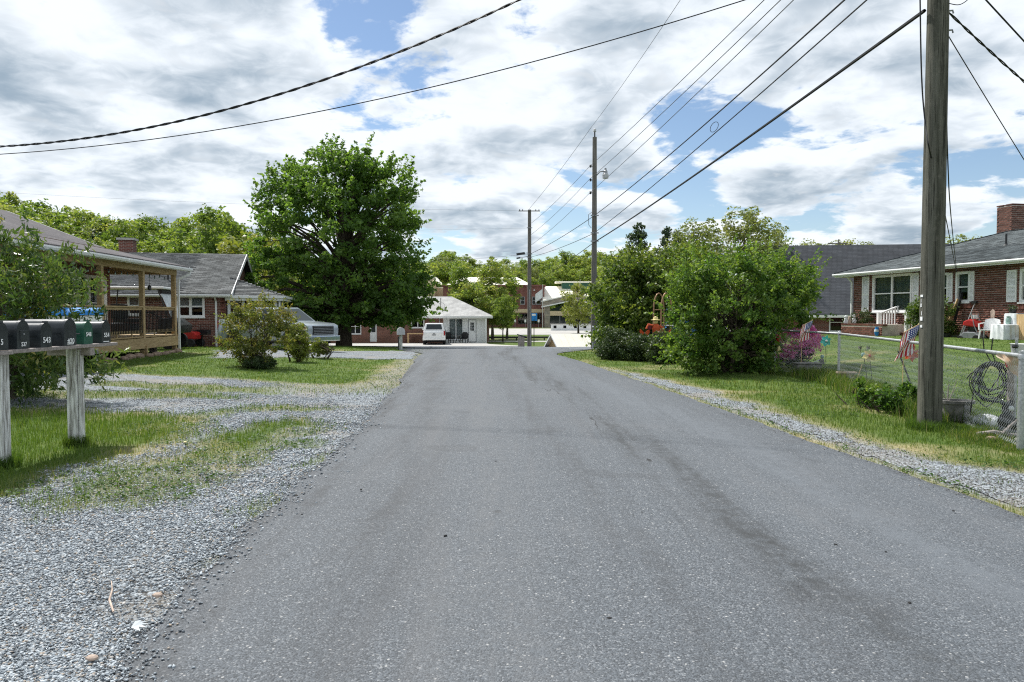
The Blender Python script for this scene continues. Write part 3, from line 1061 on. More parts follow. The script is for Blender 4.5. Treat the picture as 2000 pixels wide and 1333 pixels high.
def weeds(n, rng):
    y = 1.0 / rng.uniform(1 / 24, 1 / 6.2, n)
    x = np.where(rng.random(n) < .6, rng.uniform(-11, -2, n), rng.uniform(3.0, 11, n))
    g, d = masks(x, y)
    ok = (g < .75) & (np.abs(x) < .78 * y) & ~((x > road_l(y) - .1) & (x < road_r(y) + .05)) & (fbm(x * .6, y * .6, 171) > .46)
    x, y = x[ok], y[ok]
    k = 9
    a = rng.uniform(0, 2 * PI, (len(x), k))
    r = rng.uniform(.02, .09, (len(x), k)) * rng.uniform(.6, 1.3, (len(x), 1))
    C = np.stack([x[:, None] + np.cos(a) * r, y[:, None] + np.sin(a) * r, (tzn(x, y) + .012)[:, None] + rng.uniform(.0, .045, (len(x), k))], -1).reshape(-1, 3)
    V, F = [], []
    nrm = rng.normal(0, .35, C.shape) + [0, 0, 1]
    nrm /= np.linalg.norm(nrm, axis=1)[:, None]
    t = np.stack([np.cos(a).ravel(), np.sin(a).ravel(), np.full(C.shape[0], .25)], 1)
    t -= nrm * (t * nrm).sum(1)[:, None]
    t /= np.linalg.norm(t, axis=1)[:, None]
    b = np.cross(nrm, t)
    L = rng.uniform(.022, .05, len(C))[:, None]
    W = L * rng.uniform(.4, .7, len(C))[:, None]
    V = np.stack([C - t * L * .5, C + b * W * .5, C + t * L * .5, C - b * W * .5], 1).reshape(-1, 3)
    F = np.arange(len(V)).reshape(-1, 4)
    var = np.clip(np.repeat(rng.random(len(x)), k) * .5 + rng.normal(0, .08, len(C)), 0, .7)
    tag(np_mesh('lawn_weeds', V, F, M['grassblade'], attrs={'var': ('FACE', var)}), 'low broad leaved weeds and clover scattered in the grass', 'weeds', None, 'stuff')


weeds(6500, np.random.default_rng(77))
# ------------------------------------------------------------------ building helpers (front of a wall faces -y of its local frame)
def wall_holes(name, parent, x0, x1, z0, z1, y, th, holes, m):
    xs = sorted({x0, x1, *[min(max(h[0], x0), x1) for h in holes], *[min(max(h[1], x0), x1) for h in holes]})
    zs = sorted({z0, z1, *[h[2] for h in holes], *[h[3] for h in holes]})
    mb = MB()
    for i in range(len(xs) - 1):
        for j in range(len(zs) - 1):
            cx, cz = (xs[i] + xs[i + 1]) / 2, (zs[j] + zs[j + 1]) / 2
            if any(h[0] < cx < h[1] and h[2] < cz < h[3] for h in holes):
                continue
            for yy in (y, y + th):
                q = [(xs[i], yy, zs[j]), (xs[i + 1], yy, zs[j]), (xs[i + 1], yy, zs[j + 1]), (xs[i], yy, zs[j + 1])]
                mb.add(q, [(0, 1, 2, 3) if yy == y else (3, 2, 1, 0)])
    for a, b, c, d in holes:
        for p, q in (((a, c), (a, d)), ((b, d), (b, c)), ((b, c), (a, c)), ((a, d), (b, d))):
            mb.add([(p[0], y, p[1]), (q[0], y, q[1]), (q[0], y + th, q[1]), (p[0], y + th, p[1])], [(0, 1, 2, 3)])
    mb.box(x0, x1, y + th + .001, y + th + .02, z0, z0 + .001)
    return mb.build(name, m, parent, fix=False)


_BRICK = {}


def brick_face(wall, x0, x1, z0, z1, y, holes, m, individual=300, pick=None, bw=.2, bh=.063, gap=.014, proud=.009, axis='x', seed=1, sgn=1):
    """bricks laid proud of a mortar wall: the ones that show largest as objects of their own, the rest joined"""
    rnd = random.Random(seed)
    key = (bw, bh, m.name, axis, sgn)
    if key not in _BRICK:
        mb = MB()
        if axis == 'x':
            mb.box(-bw / 2, bw / 2, -proud, .004, -bh / 2, bh / 2)
        else:
            mb.box(min(-proud * sgn, .004 * sgn), max(-proud * sgn, .004 * sgn), -bw / 2, bw / 2, -bh / 2, bh / 2)
        me = mb.build('brick', m).data
        ob = [o for o in col.objects if o.data is me][0]
        bpy.data.objects.remove(ob)
        _BRICK[key] = me
    lst, cut = [], []
    row, z = 0, z0 + bh / 2 + gap / 2
    while z + bh / 2 <= z1:
        segs = [(x0, x1)]
        for h in holes:
            if h[2] - bh / 2 < z < h[3] + bh / 2:
                segs = [q for (p_, q_) in segs for q in ((p_, min(q_, h[0])), (max(p_, h[1]), q_)) if q[1] - q[0] > .03]
        for (p_, q_) in segs:
            x = p_
            if row % 2 == 0:
                cut.append((x + (bw - gap) / 4, z, (bw - gap) / 2))
                x += (bw + gap) / 2
            while q_ - x > .03:
                w = min(bw, q_ - x)
                (lst if w > bw - .002 else cut).append((x + w / 2, z) if w > bw - .002 else (x + w / 2, z, w))
                x += bw + gap
        z += bh + gap
        row += 1
    lst.sort(key=pick if pick else (lambda p: -p[0]))
    for i, (x, z) in enumerate(lst[:individual]):
        o = bpy.data.objects.new('brick', _BRICK[key])
        o.location = (x, y + rnd.uniform(-.003, .002), z) if axis == 'x' else (y + rnd.uniform(-.003, .002), x, z)
        o.parent = wall
        col.objects.link(o)
    rest = [(x, z, bw) for x, z in lst[individual:]] + cut
    if rest:
        V, F, var = [], [], []
        mb = MB()
        for (x, z, bw) in rest:
            dy = rnd.uniform(-.003, .002)
            if axis == 'x':
                mb.box(x - bw / 2, x + bw / 2, y - proud + dy, y + .004, z - bh / 2, z + bh / 2)
            else:
                mb.box(*sorted((y - (proud - dy) * sgn, y + .004 * sgn)), x - bw / 2, x + bw / 2, z - bh / 2, z + bh / 2)
            var += [rnd.random()] * 6
        o = np_mesh('bricks', np.array(mb.v), np.array(mb.f), m, wall, attrs={'var': ('FACE', var)})
        o['kind'] = 'stuff'


def shingles(roof, A, e, s, smax, xr, m, individual=300, tab=.31, exp_=.14, seed=2, pick=None):
    """A eave start, e unit along eave, s unit up the slope; xr(v) gives the range along e at slope distance v"""
    rnd = random.Random(seed)
    A, e, s = Vector(A), Vector(e).normalized(), Vector(s).normalized()
    n = e.cross(s).normalized()
    if n.z < 0:
        n = -n
    items = []
    v, row = -.03, 0
    while v < smax - .05:
        a, b = xr(max(v, 0))
        x = a + (0 if row % 2 else -tab / 2)
        while x < b - .02:
            p, q = max(x, a), min(x + tab - .008, b)
            if q - p > .04:
                items.append((p, q, v))
            x += tab
        v += exp_
        row += 1

    def quad(p, q, v):
        d = rnd.uniform(-.006, .006)
        lo, hi = .022 + rnd.uniform(0, .006), .008
        c0, c1 = A + e * p + s * (v + d), A + e * q + s * (v + d)
        c2, c3 = A + e * q + s * (v + exp_ + .02), A + e * p + s * (v + exp_ + .02)
        return [c0, c1, c1 + n * lo, c0 + n * lo, c2 + n * hi, c3 + n * hi]
    FQ = [(0, 1, 2, 3), (3, 2, 4, 5)]
    items.sort(key=pick if pick else (lambda t: t[2]))
    full = {}
    for (p, q, v) in items[:individual]:
        vs = quad(p, q, v)
        o0 = vs[0].copy()
        key = round(q - p, 3)
        if key not in full:
            me = bpy.data.meshes.new('shingle')
            me.from_pydata([tuple(x - o0) for x in vs] + [tuple(vs[5] - o0 - n * .006), tuple(vs[4] - o0 - n * .006)], [], FQ + [(0, 3, 5, 6), (1, 7, 4, 2)])
            me.materials.append(m)
            full[key] = me
        o = bpy.data.objects.new('shingle', full[key])
        o.location = o0
        o.parent = roof
        col.objects.link(o)
    rest = items[individual:]
    if rest:
        V, F, var = [], [], []
        for (p, q, v) in rest:
            k = len(V)
            V += [tuple(x) for x in quad(p, q, v)]
            F += [tuple(i + k for i in f) for f in FQ]
            var += [rnd.random()] * 2
        o = np_mesh('shingles', np.array(V), np.array(F), m, roof, attrs={'var': ('FACE', var)})
        o['kind'] = 'stuff'


def window(root, x0, x1, z0, z1, y, cols=1, rows=2, fr=.07, mul=.035, mt='white', curtain=None, depth=.10, sill=True, proud=.03, curt=(0, 1)):
    mb = MB()
    yf, yb = y - proud, y + depth
    mb.box(x0 - fr, x0, yf, yb, z0 - fr, z1 + fr).box(x1, x1 + fr, yf, yb, z0 - fr, z1 + fr)
    mb.box(x0, x1, yf, yb, z1, z1 + fr).box(x0, x1, yf, yb, z0 - fr, z0)
    for i in range(1, cols):
        x = x0 + (x1 - x0) * i / cols
        mb.box(x - mul, x + mul, yf + .02, yb, z0, z1)
    for c in range(cols):
        a = x0 + (x1 - x0) * c / cols + (mul if c else 0)
        b = x0 + (x1 - x0) * (c + 1) / cols - (mul if c < cols - 1 else 0)
        for j in range(1, rows):
            z = z0 + (z1 - z0) * j / rows
            mb.box(a, b, yf + .03, yb - .01, z - mul * .6, z + mul * .6)
    w = mb.build('window', M[mt], root)
    if sill:
        MB().box(x0 - fr - .03, x1 + fr + .03, yf - .05, yf, z0 - fr - .04, z0 - fr + .01).build('sill', M[mt], w)
    for c in range(cols):
        for j in range(rows):
            a = x0 + (x1 - x0) * c / cols + mul * .5
            b = x0 + (x1 - x0) * (c + 1) / cols - mul * .5
            za = z0 + (z1 - z0) * j / rows + .005
            zb = z0 + (z1 - z0) * (j + 1) / rows - .005
            yy = y + .03 + (.012 if j else 0)
            MB().add([(a, yy, za), (b, yy, za), (b, yy, zb), (a, yy, zb)], [(0, 1, 2, 3)]).build('pane', M['glass'], w, fix=False)
    if curtain:
        n = max(8, int((x1 - x0) / .05))
        za, zb = z0 + (z1 - z0) * curt[0], z0 + (z1 - z0) * curt[1]
        V, F = [], []
        for i in range(n + 1):
            x = x0 + (x1 - x0) * i / n
            yy = y + .13 + .018 * math.sin(i * 1.7)
            V += [(x, yy, za), (x, yy, zb)]
            if i:
                k = 2 * i
                F.append((k - 2, k, k + 1, k - 1))
        MB().add(V, F).build('curtain', M[curtain], w, fix=False)
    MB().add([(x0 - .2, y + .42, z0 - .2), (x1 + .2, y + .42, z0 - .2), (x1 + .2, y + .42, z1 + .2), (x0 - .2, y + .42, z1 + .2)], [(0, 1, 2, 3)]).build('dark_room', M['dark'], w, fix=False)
    return w


def shutter(root, x0, x1, z0, z1, y, m='white'):
    mb = MB()
    s = .045
    mb.box(x0, x0 + s, y - .035, y, z0, z1).box(x1 - s, x1, y - .035, y, z0, z1)
    zm = (z0 + z1) / 2
    for a, b in ((z0, z0 + .06), (zm - .03, zm + .03), (z1 - .06, z1)):
        mb.box(x0 + s, x1 - s, y - .034, y, a, b)
    mb.box(x0 + .01, x1 - .01, y - .006, y, z0 + .01, z1 - .01)
    o = mb.build('shutter', M[m], root)
    lv = MB()
    z = z0 + .07
    while z < z1 - .07:
        if abs(z - zm) > .045:
            lv.add([(x0 + s, y - .028, z), (x1 - s, y - .028, z), (x1 - s, y - .008, z + .045), (x0 + s, y - .008, z + .045)], [(0, 1, 2, 3)])
        z += .042
    lo = lv.build('louvres', M[m], o, fix=False)
    lo['kind'] = 'stuff'
    return o


def slab(pts, th):
    """roof slab from a polygon: the polygon is its top, thickness th downwards"""
    n = len(pts)
    mb = MB()
    mb.add(list(pts) + [(p[0], p[1], p[2] - th) for p in pts], [tuple(range(n)), tuple(reversed(range(n, 2 * n)))] + [(i, i + n, (i + 1) % n + n, (i + 1) % n) for i in range(n)])
    return mb


def w2l(root, p):
    p = Vector(p) - Vector(root.location)
    return Matrix.Rotation(-root.rotation_euler[2], 4, 'Z') @ p


def local_x(root, px, y=0.0):
    """local x on the plane y of a rotated frame that a pixel column hits"""
    k = (px - 1000) / FPX
    a = root.rotation_euler[2]
    ux, uy = math.cos(a), math.sin(a)
    ox, oy = root.location.x - math.sin(a) * y, root.location.y + math.cos(a) * y
    return (k * oy - ox) / (ux - k * uy)


def local_z(root, px, py, y=0.0):
    x = local_x(root, px, y)
    a = root.rotation_euler[2]
    Y = root.location.y + math.cos(a) * y + math.sin(a) * x
    return at(px, py, Y).z - root.location.z


# ------------------------------------------------------------------ plants
def leaf_quads(C, size, rng, out=None, aspect=.62, up=.5, droop=0.0, fold=.18):
    n = len(C)
    nrm = rng.normal(size=(n, 3))
    nrm /= np.linalg.norm(nrm, axis=1)[:, None]
    nrm[:, 2] = nrm[:, 2] + up
    if out is not None:
        nrm = nrm + out * .5
    nrm /= np.linalg.norm(nrm, axis=1)[:, None] + 1e-9
    a = rng.normal(size=(n, 3))
    a[:, 2] -= droop
    a -= nrm * (a * nrm).sum(1)[:, None]
    a /= np.linalg.norm(a, axis=1)[:, None] + 1e-9
    if droop > 1:
        a = rng.normal(size=(n, 3)) * .6
        a[:, 2] -= .55
        a /= np.linalg.norm(a, axis=1)[:, None]
        nrm = np.cross(a, rng.normal(size=(n, 3)))
        nrm /= np.linalg.norm(nrm, axis=1)[:, None] + 1e-9
    b = np.cross(nrm, a)
    L = np.asarray(size)[:, None] if np.ndim(size) else np.full((n, 1), size)
    W = L * aspect
    V = np.stack([C - a * L * .5, C + b * W * .5 + nrm * W * fold + a * L * .05, C + a * L * .5, C - b * W * .5 + nrm * W * fold + a * L * .05], 1)
    F = np.arange(4 * n).reshape(-1, 4)
    return V.reshape(-1, 3), F


def clump_points(ells, n_clumps, per, cr, rng, shell=.55, flat=.75, ground=None):
    vol = np.array([e[3] * e[4] * e[5] for e in ells]) ** (.42 if len(ells) == 11 else .72)
    pick = rng.choice(len(ells), n_clumps, p=vol / vol.sum())
    E = np.array(ells)[pick]
    d = rng.normal(size=(n_clumps, 3))
    d /= np.linalg.norm(d, axis=1)[:, None]
    r = rng.uniform(0, 1, n_clumps) ** (1 / (3 + 4 * shell))
    r = r * (1 + np.abs(rng.normal(0, .13, n_clumps)) * (r > .8))
    cc = E[:, :3] + d * r[:, None] * E[:, 3:6]
    if ground is not None:
        cc[:, 2] = np.maximum(cc[:, 2], ground)
    crs = cr * rng.uniform(.6, 1.35, n_clumps)
    k = rng.normal(size=(n_clumps, per, 3))
    k /= np.linalg.norm(k, axis=2)[..., None]
    k *= rng.uniform(.15, 1, (n_clumps, per, 1)) ** .5
    k[..., 2] *= flat
    P = (cc[:, None, :] + k * crs[:, None, None]).reshape(-1, 3)
    out = np.repeat(d, per, 0) * .6 + k.reshape(-1, 3) * .6
    var = np.repeat(rng.normal(.45, .16, n_clumps), per) + rng.normal(0, .14, n_clumps * per)
    return P, out, np.clip(var, 0, 1), cc


def tree(name, label, cat, loc, ells, n_clumps, per, cr, leaf, lm, rng, trunk_h, trunk_r, bm='bark', group=None, branches=40, aspect=.62, up=.5, droop=0.0, lean=(0, 0), shell=.55, flat=.75, fork=.45, ground=.15, stems=1, jit=.35, part='crown', shoots=0, shoot_len=.5):
    root = thing(name, label, cat, loc, 0, group)
    P, out, var, cc = clump_points(ells, n_clumps, per, cr, rng, shell, flat, ground)
    if shoots:
        cen = np.average(np.array(ells)[:, :3], axis=0, weights=[e[3] * e[4] * e[5] for e in ells])
        d0 = cc - cen
        dist = np.linalg.norm(d0 / np.array(ells)[:, 3:6].mean(0), axis=1)
        cand = np.argsort(-dist)[:max(shoots, len(cc) // 2)]
        src = rng.choice(cand, shoots)
        dd = d0[src] / (np.linalg.norm(d0[src], axis=1)[:, None] + 1e-6) + rng.normal(0, .45, (shoots, 3))
        dd[:, 2] += .45
        dd /= np.linalg.norm(dd, axis=1)[:, None]
        k = 16
        tt = np.tile(np.linspace(.25, 1, k), shoots)
        ln = np.repeat(shoot_len * rng.uniform(.5, 1.4, shoots), k)
        S = np.repeat(cc[src], k, 0) + np.repeat(dd, k, 0) * (tt * ln + cr * .5)[:, None] + rng.normal(0, leaf * .55, (shoots * k, 3)) * (1.15 - tt)[:, None]
        P = np.concatenate([P, S])
        out = np.concatenate([out, np.repeat(dd, k, 0)])
        var = np.concatenate([var, np.clip(np.repeat(rng.normal(.62, .15, shoots), k) + rng.normal(0, .1, shoots * k), 0, 1)])
    sz = leaf * rng.uniform(1 - jit, 1 + jit, len(P))
    V, F = leaf_quads(P, sz, rng, out, aspect, up, droop)
    np_mesh(part, V, F, M[lm], root, attrs={'var': ('FACE', var)})
    mb = MB()
    r_ = random.Random(len(label))
    tops = []
    for s in range(stems):
        ax, ay = (r_.uniform(-.25, .25), r_.uniform(-.25, .25)) if stems > 1 else (0, 0)
        bx, by = ax * 2.2 + lean[0], ay * 2.2 + lean[1]
        pts = []
        for i in range(9):
            t = i / 8
            pts.append((ax + (bx - ax) * t + .04 * trunk_h * .3 * math.sin(3 * t + s), ay + (by - ay) * t + .03 * math.sin(4 * t), trunk_h * t - .05 * (i == 0)))
        rr = [trunk_r * (1.35 if i == 0 else 1.08 if i == 1 else 1 - .85 * i / 8) for i in range(9)]
        mb.tube(pts, rr, 10 if stems == 1 else 6)
        tops.append((pts, rr))
    idx = rng.choice(len(cc), min(branches, len(cc)), replace=False)
    for q in idx:
        c = Vector(cc[q])
        pts, rr = tops[r_.randrange(len(tops))]
        t = min(.97, max(fork * .55, (c.z / trunk_h) * r_.uniform(.45, .75)))
        i = min(7, int(t * 8))
        f = t * 8 - i
        a = Vector(pts[i]).lerp(Vector(pts[i + 1]), f)
        m1 = a.lerp(c, .45) + Vector((r_.uniform(-.2, .2), r_.uniform(-.2, .2), .12 * (c - a).length))
        m2 = a.lerp(c, .75) + Vector((r_.uniform(-.15, .15), r_.uniform(-.15, .15), .10 * (c - a).length))
        r0 = max(.012, rr[i] * r_.uniform(.35, .6))
        mb.tube([a, m1, m2, c], [r0, r0 * .6, r0 * .38, r0 * .15], 5)
    mb.build('trunk', M[bm], root, smooth_=True, fix=False)
    return root


def ground_at(x, y, dz=0.0):
    return (x, y, tz(x, y) + dz)
# ------------------------------------------------------------------ right hand brick house
def dark_lining(root, x0, x1, y0, y1, z0, z1):
    pass


def house_right():
    loc = (15.36, 33.2, .60)
    rz = math.atan2(-.985, .175)
    R = thing('brick_house', 'red brick bungalow with grey hip roof and white shutters behind the chain link fence', 'house', loc, rz)
    L, W, H = 16.0, 8.3, 2.78
    lx = lambda px: local_x(R, px)
    lz = lambda px, py: local_z(R, px, py)
    holes = []
    pw = (lx(1706), lx(1777), lz(1706, 606), lz(1740, 541))
    w2 = (lx(1838), lx(1848), lz(1845, 588), lz(1845, 538))
    w3 = (lx(1869), lx(1890), lz(1880, 586), lz(1880, 536))
    w4 = (lx(1995), lx(2040), lz(1995, 586), lz(1995, 531))
    holes = [pw, w2, w3, w4]
    holes = [(a - .03, b + .03, c - .03, d + .03) for a, b, c, d in holes]
    wall = wall_holes('wall', R, 0, L, -.5, H, 0, .22, holes, M['mortar'])
    grown = [(a - .07, b + .07, c - .08, d + .07) for a, b, c, d in holes]
    brick_face(wall, 0, 13.0, -.15, H, 0, grown, M['brick'], 300, pick=lambda p: -p[0] if p[0] < 10.6 else p[0])
    mb = MB()
    mb.box(.0, .2, .22, W, -.5, H).box(L - .2, L, .22, W, -.5, H).box(.2, L - .2, W - .2, W, -.5, H)
    mb.build('side_wall', M['bricktex'], R)
    window(R, *pw, 0, 2, 2, fr=.09, mul=.04, curtain='curtain')
    window(R, *w2, 0, 1, 2, fr=.09, curtain='curtain', curt=(.45, 1))
    window(R, *w3, 0, 1, 2, fr=.09, curtain='curtain', curt=(.3, 1))
    window(R, *w4, 0, 1, 2, fr=.09, curtain='curtain', curt=(.5, 1))
    for a, b, w in ((1684, 1697, pw), (1782, 1794, pw), (1850, 1860, w3), (1893, 1902, w3), (1966, 1985, w4)):
        shutter(R, lx(a), lx(b), w[2] - .07, w[3] + .08, -.012)
    # soldier course sills of brick under the windows
    for w in (w3, w4):
        x = w[0] - .12
        while x < w[1] + .12:
            MB().box(x, x + .062, -.05, .0, w[2] - .30, w[2] - .115).build('sill_brick', M['brick'], R)
            x += .073
    # hip roof
    ov, ex = .5, .75
    x0, x1, y0, y1 = -ex, L + ex, -ov, W + ov
    hw = (y1 - y0) / 2
    ze, zr = H + .03, H + .03 + hw * .325
    e0, e1, e2, e3 = (x0, y0, ze), (x1, y0, ze), (x1, y1, ze), (x0, y1, ze)
    r0, r1 = (x0 + hw, y0 + hw, zr), (x1 - hw, y0 + hw, zr)
    mb = MB()
    mb.add([e0, e1, e2, e3, r0, r1], [(0, 1, 5, 4), (2, 3, 4, 5), (3, 0, 4), (1, 2, 5)])
    roof = mb.build('roof', M['roofbase'], R)
    sl_ = math.hypot(hw, zr - ze)
    shingles(roof, e0, (1, 0, 0), (0, hw, zr - ze), sl_, lambda v: (x0 * 0 + v / sl_ * hw, (x1 - x0) - v / sl_ * hw if False else min((x1 - x0) - v / sl_ * hw, 14.5)), M['shingle'], 300,
             pick=lambda t: (t[2] > 2.2) * 10 + abs(t[0] - 8))
    shingles(roof, e3, (0, -1, 0), (hw, 0, zr - ze), sl_, lambda v: (v / sl_ * hw, (y1 - y0) - v / sl_ * hw), M['shingle'], 0, seed=9)
    # ridge caps
    n = 26
    hip = MB()
    for (p, q) in ((e0, r0), (r0, r1)):
        p, q = Vector(p), Vector(q)
        m_ = int((q - p).length / .22)
        for i in range(min(m_, 40)):
            a = p.lerp(q, i / m_) + Vector((0, 0, .03))
            b = p.lerp(q, min(1, (i + 1.25) / m_)) + Vector((0, 0, .02))
            hip.bar(a, b, .20, .012)
    hip.build('ridge_cap', M['shingle'], roof)
    MB().box(x0 + .02, x1 - .02, y0 + .03, y0 + .05, ze - .17, ze - .004).box(x0 + .02, x0 + .04, y0 + .05, y1, ze - .17, ze - .004).build('fascia', M['white'], R)
    MB().box(x0 + .05, x1 - .05, y0 + .05, -.001, ze - .12, ze - .10).box(x0 + .05, -.001, .0, y1, ze - .12, ze - .10).build('soffit', M['soffit'], R)
    g = MB()
    prof = [(-.10, -.015), (-.115, -.06), (-.09, -.115), (0, -.115), (0, -.10), (-.075, -.10), (-.095, -.06), (-.085, -.015)]
    g.prism([(y0 + .03 + a, ze + b) for a, b in prof], x0 - .02, x1, 'YZ')
    g.build('gutter', M['gutter'], R)
    ds = MB()
    ds.bar((-.02, -.34, ze - .14), (-.04, -.075, ze - .40), .07, .055).bar((-.04, -.075, ze - .40), (-.04, -.075, -.05), .075, .055)
    ds.build('downspout', M['gutter'], R)
    # chimney with its own bricks
    cx = local_x(R, 1973, hw + y0 + .5)
    cw = .37
    zt = local_z(R, 1973, 403, hw + y0 + .5)
    ch = MB().box(cx - cw, cx + cw, hw + y0 + .1, hw + y0 + .85, zr - .8, zt - .02).build('chimney', M['mortar'], roof)
    brick_face(ch, cx - cw, cx + cw, zr - .5, zt, hw + y0 + .1, [], M['brickdark'], 120, seed=4)
    brick_face(ch, hw + y0 + .1, hw + y0 + .85, zr - .5, zt, cx + cw, [], M['brickdark'], 120, axis='y', seed=5, sgn=-1)
    MB().box(cx - cw - .02, cx - .06, hw + y0 + .08, hw + y0 + .87, zt, zt + .045).box(cx + .06, cx + cw + .02, hw + y0 + .08, hw + y0 + .87, zt, zt + .045).build('chimney_cap', M['brickdark'], roof)
    vx = local_x(R, 1961, 1.6)
    vp = MB().tube([(vx, 1.6, ze + 1.6 * .325 + .1), (vx, 1.6, ze + 2.1 * .325 + .42)], .035, 8)
    vp.lathe([(.11, 0), (.05, .06), (.04, .1)], 10, (vx, 1.6, ze + 2.1 * .325 - .02))
    vp.build('vent_pipe', M['black'], roof)
    # small security lamp left of the window
    lp = MB().box(lx(1800), lx(1803), -.12, 0, lz(1800, 556), lz(1800, 548))
    lp.build('wall_lamp', M['white'], R)
    # concrete strip along the house
    MB().box(0, L, -1.0, -.02, -.12, .03).build('footing_slab', M['concrete'], R)
    return R


HR = house_right()


def stoop_right():
    P = at(1716, 660, 30.2)
    P.z = tz(P.x, P.y)
    R = thing('front_steps', 'brick front stoop with white picket handrails below the picture window', 'steps', P, HR.rotation_euler[2])
    # local: x towards camera along the house, y towards the house
    MB().box(-.2, 2.2, 1.0, 4.2, -.4, .45).build('landing', M['bricktex'], R)
    for i in range(3):
        MB().box(.05, 1.55, .1 + .32 * i, 1.0, -.4, .14 + .15 * i - .03).box(.0, 1.6, .06 + .32 * i, .1 + .32 * (i + 1), .14 + .15 * i - .03, .14 + .15 * i).build('step', M['bricktex2'], R)

    def rail(a, b, posts):
        a, b = Vector(a), Vector(b)
        MB().bar(a + Vector((0, 0, .88)), b + Vector((0, 0, .88)), .10, .05).build('handrail', M['white'], R)
        MB().bar(a + Vector((0, 0, .14)), b + Vector((0, 0, .14)), .05, .09).build('bottom_rail', M['white'], R)
        n = max(2, int((b - a).length / .13))
        for i in range(1, n):
            p = a.lerp(b, i / n)
            MB().box(p.x - .022, p.x + .022, p.y - .022, p.y + .022, p.z + .14, p.z + .87).build('baluster', M['white'], R)
        for p in posts:
            p = Vector(p)
            MB().box(p.x - .055, p.x + .055, p.y - .055, p.y + .055, -.05, p.z + .93).build('post', M['white'], R)
    a0, a1, a2 = (-.02, .0, .0), (-.02, 1.25, .42), (-.02, 4.0, .42)
    rail(a0, a1, (a0, a1))
    rail(a1, a2, (a2,))
    b0, b1 = (1.62, .0, .0), (1.62, 1.25, .42)
    rail(b0, b1, (b0, b1))
    rail((1.62, 1.25, .42), (2.2, 1.25, .42), ())
    return R


stoop_right()


def planter_right():
    p0 = at(1643, 655, 31.5)
    p0.z = tz(p0.x, p0.y) - .02
    R = thing('brick_planter', 'low red brick planter wall left of the white stair rail', 'planter', p0, HR.rotation_euler[2])
    L = 2.6
    w = MB().box(0, L, 0, 1.1, -.3, .52).build('wall', M['mortar'], R)
    brick_face(w, 0, L, -.05, .46, 0, [], M['brick'], 90, seed=8)
    x = 0
    while x < L:
        MB().box(x, x + .063, -.015, .2, .465, .535).build('cap_brick', M['brick'], R)
        x += .074
    MB().box(.02, L - .02, .2, 1.08, .42, .50).build('soil', M['dark'], R)


planter_right()

# ------------------------------------------------------------------ dark roofed house behind, right
def house_dark():
    loc = (16.9, 46.5, tz(17, 47))
    R = thing('dark_roof_house', 'brick house with a long dark slate gable roof behind the bungalow', 'house', loc, math.radians(-7))
    L, W = 17.0, 11.0
    ze, zr = 1.95, 6.35
    wall_holes('wall', R, 0, L, -.6, ze - .09, 0, .25, [(3.0, 4.2, .5, 1.6)], M['bricktex'])
    MB().prism([(0, -.6), (W, -.6), (W, ze), (W / 2, zr - .1), (0, ze)], 0, .25, 'YZ').build('gable_wall', M['bricktex'], R)
    MB().prism([(0, -.6), (W, -.6), (W, ze), (W / 2, zr - .1), (0, ze)], L - .25, L, 'YZ').build('gable_wall', M['bricktex'], R)
    MB().box(.25, L - .25, W - .25, W, -.6, ze).build('rear_wall', M['bricktex'], R)
    window(R, 3.03, 4.17, .53, 1.57, 0, 1, 2)
    k = (zr - ze) / (W / 2)
    rf = slab([(-.4, -.5, ze - .5 * k), (L + .4, -.5, ze - .5 * k), (L + .4, W / 2, zr), (-.4, W / 2, zr)], .06).build('roof', M['roofdark'], R)
    slab([(L + .4, W + .5, ze - .5 * k), (-.4, W + .5, ze - .5 * k), (-.4, W / 2, zr), (L + .4, W / 2, zr)], .06).build('rear_roof', M['roofdark'], R)
    mb = MB()
    mb.bar((-.42, -.52, ze - .5 * k - .06), (-.42, W / 2, zr - .05), .05, .18).bar((-.42, W + .5, ze - .5 * k - .06), (-.42, W / 2, zr - .05), .05, .18)
    mb.build('rake_board', M['white'], R)
    MB().box(-.4, L + .4, -.58, -.50, ze - .5 * k - .20, ze - .5 * k - .04).build('fascia', M['white'], R)
    MB().tube([(6.0, W / 2 + .3, zr - .2), (6.0, W / 2 + .3, zr + .1)], .05, 6).build('vent_pipe', M['black'], rf)


house_dark()

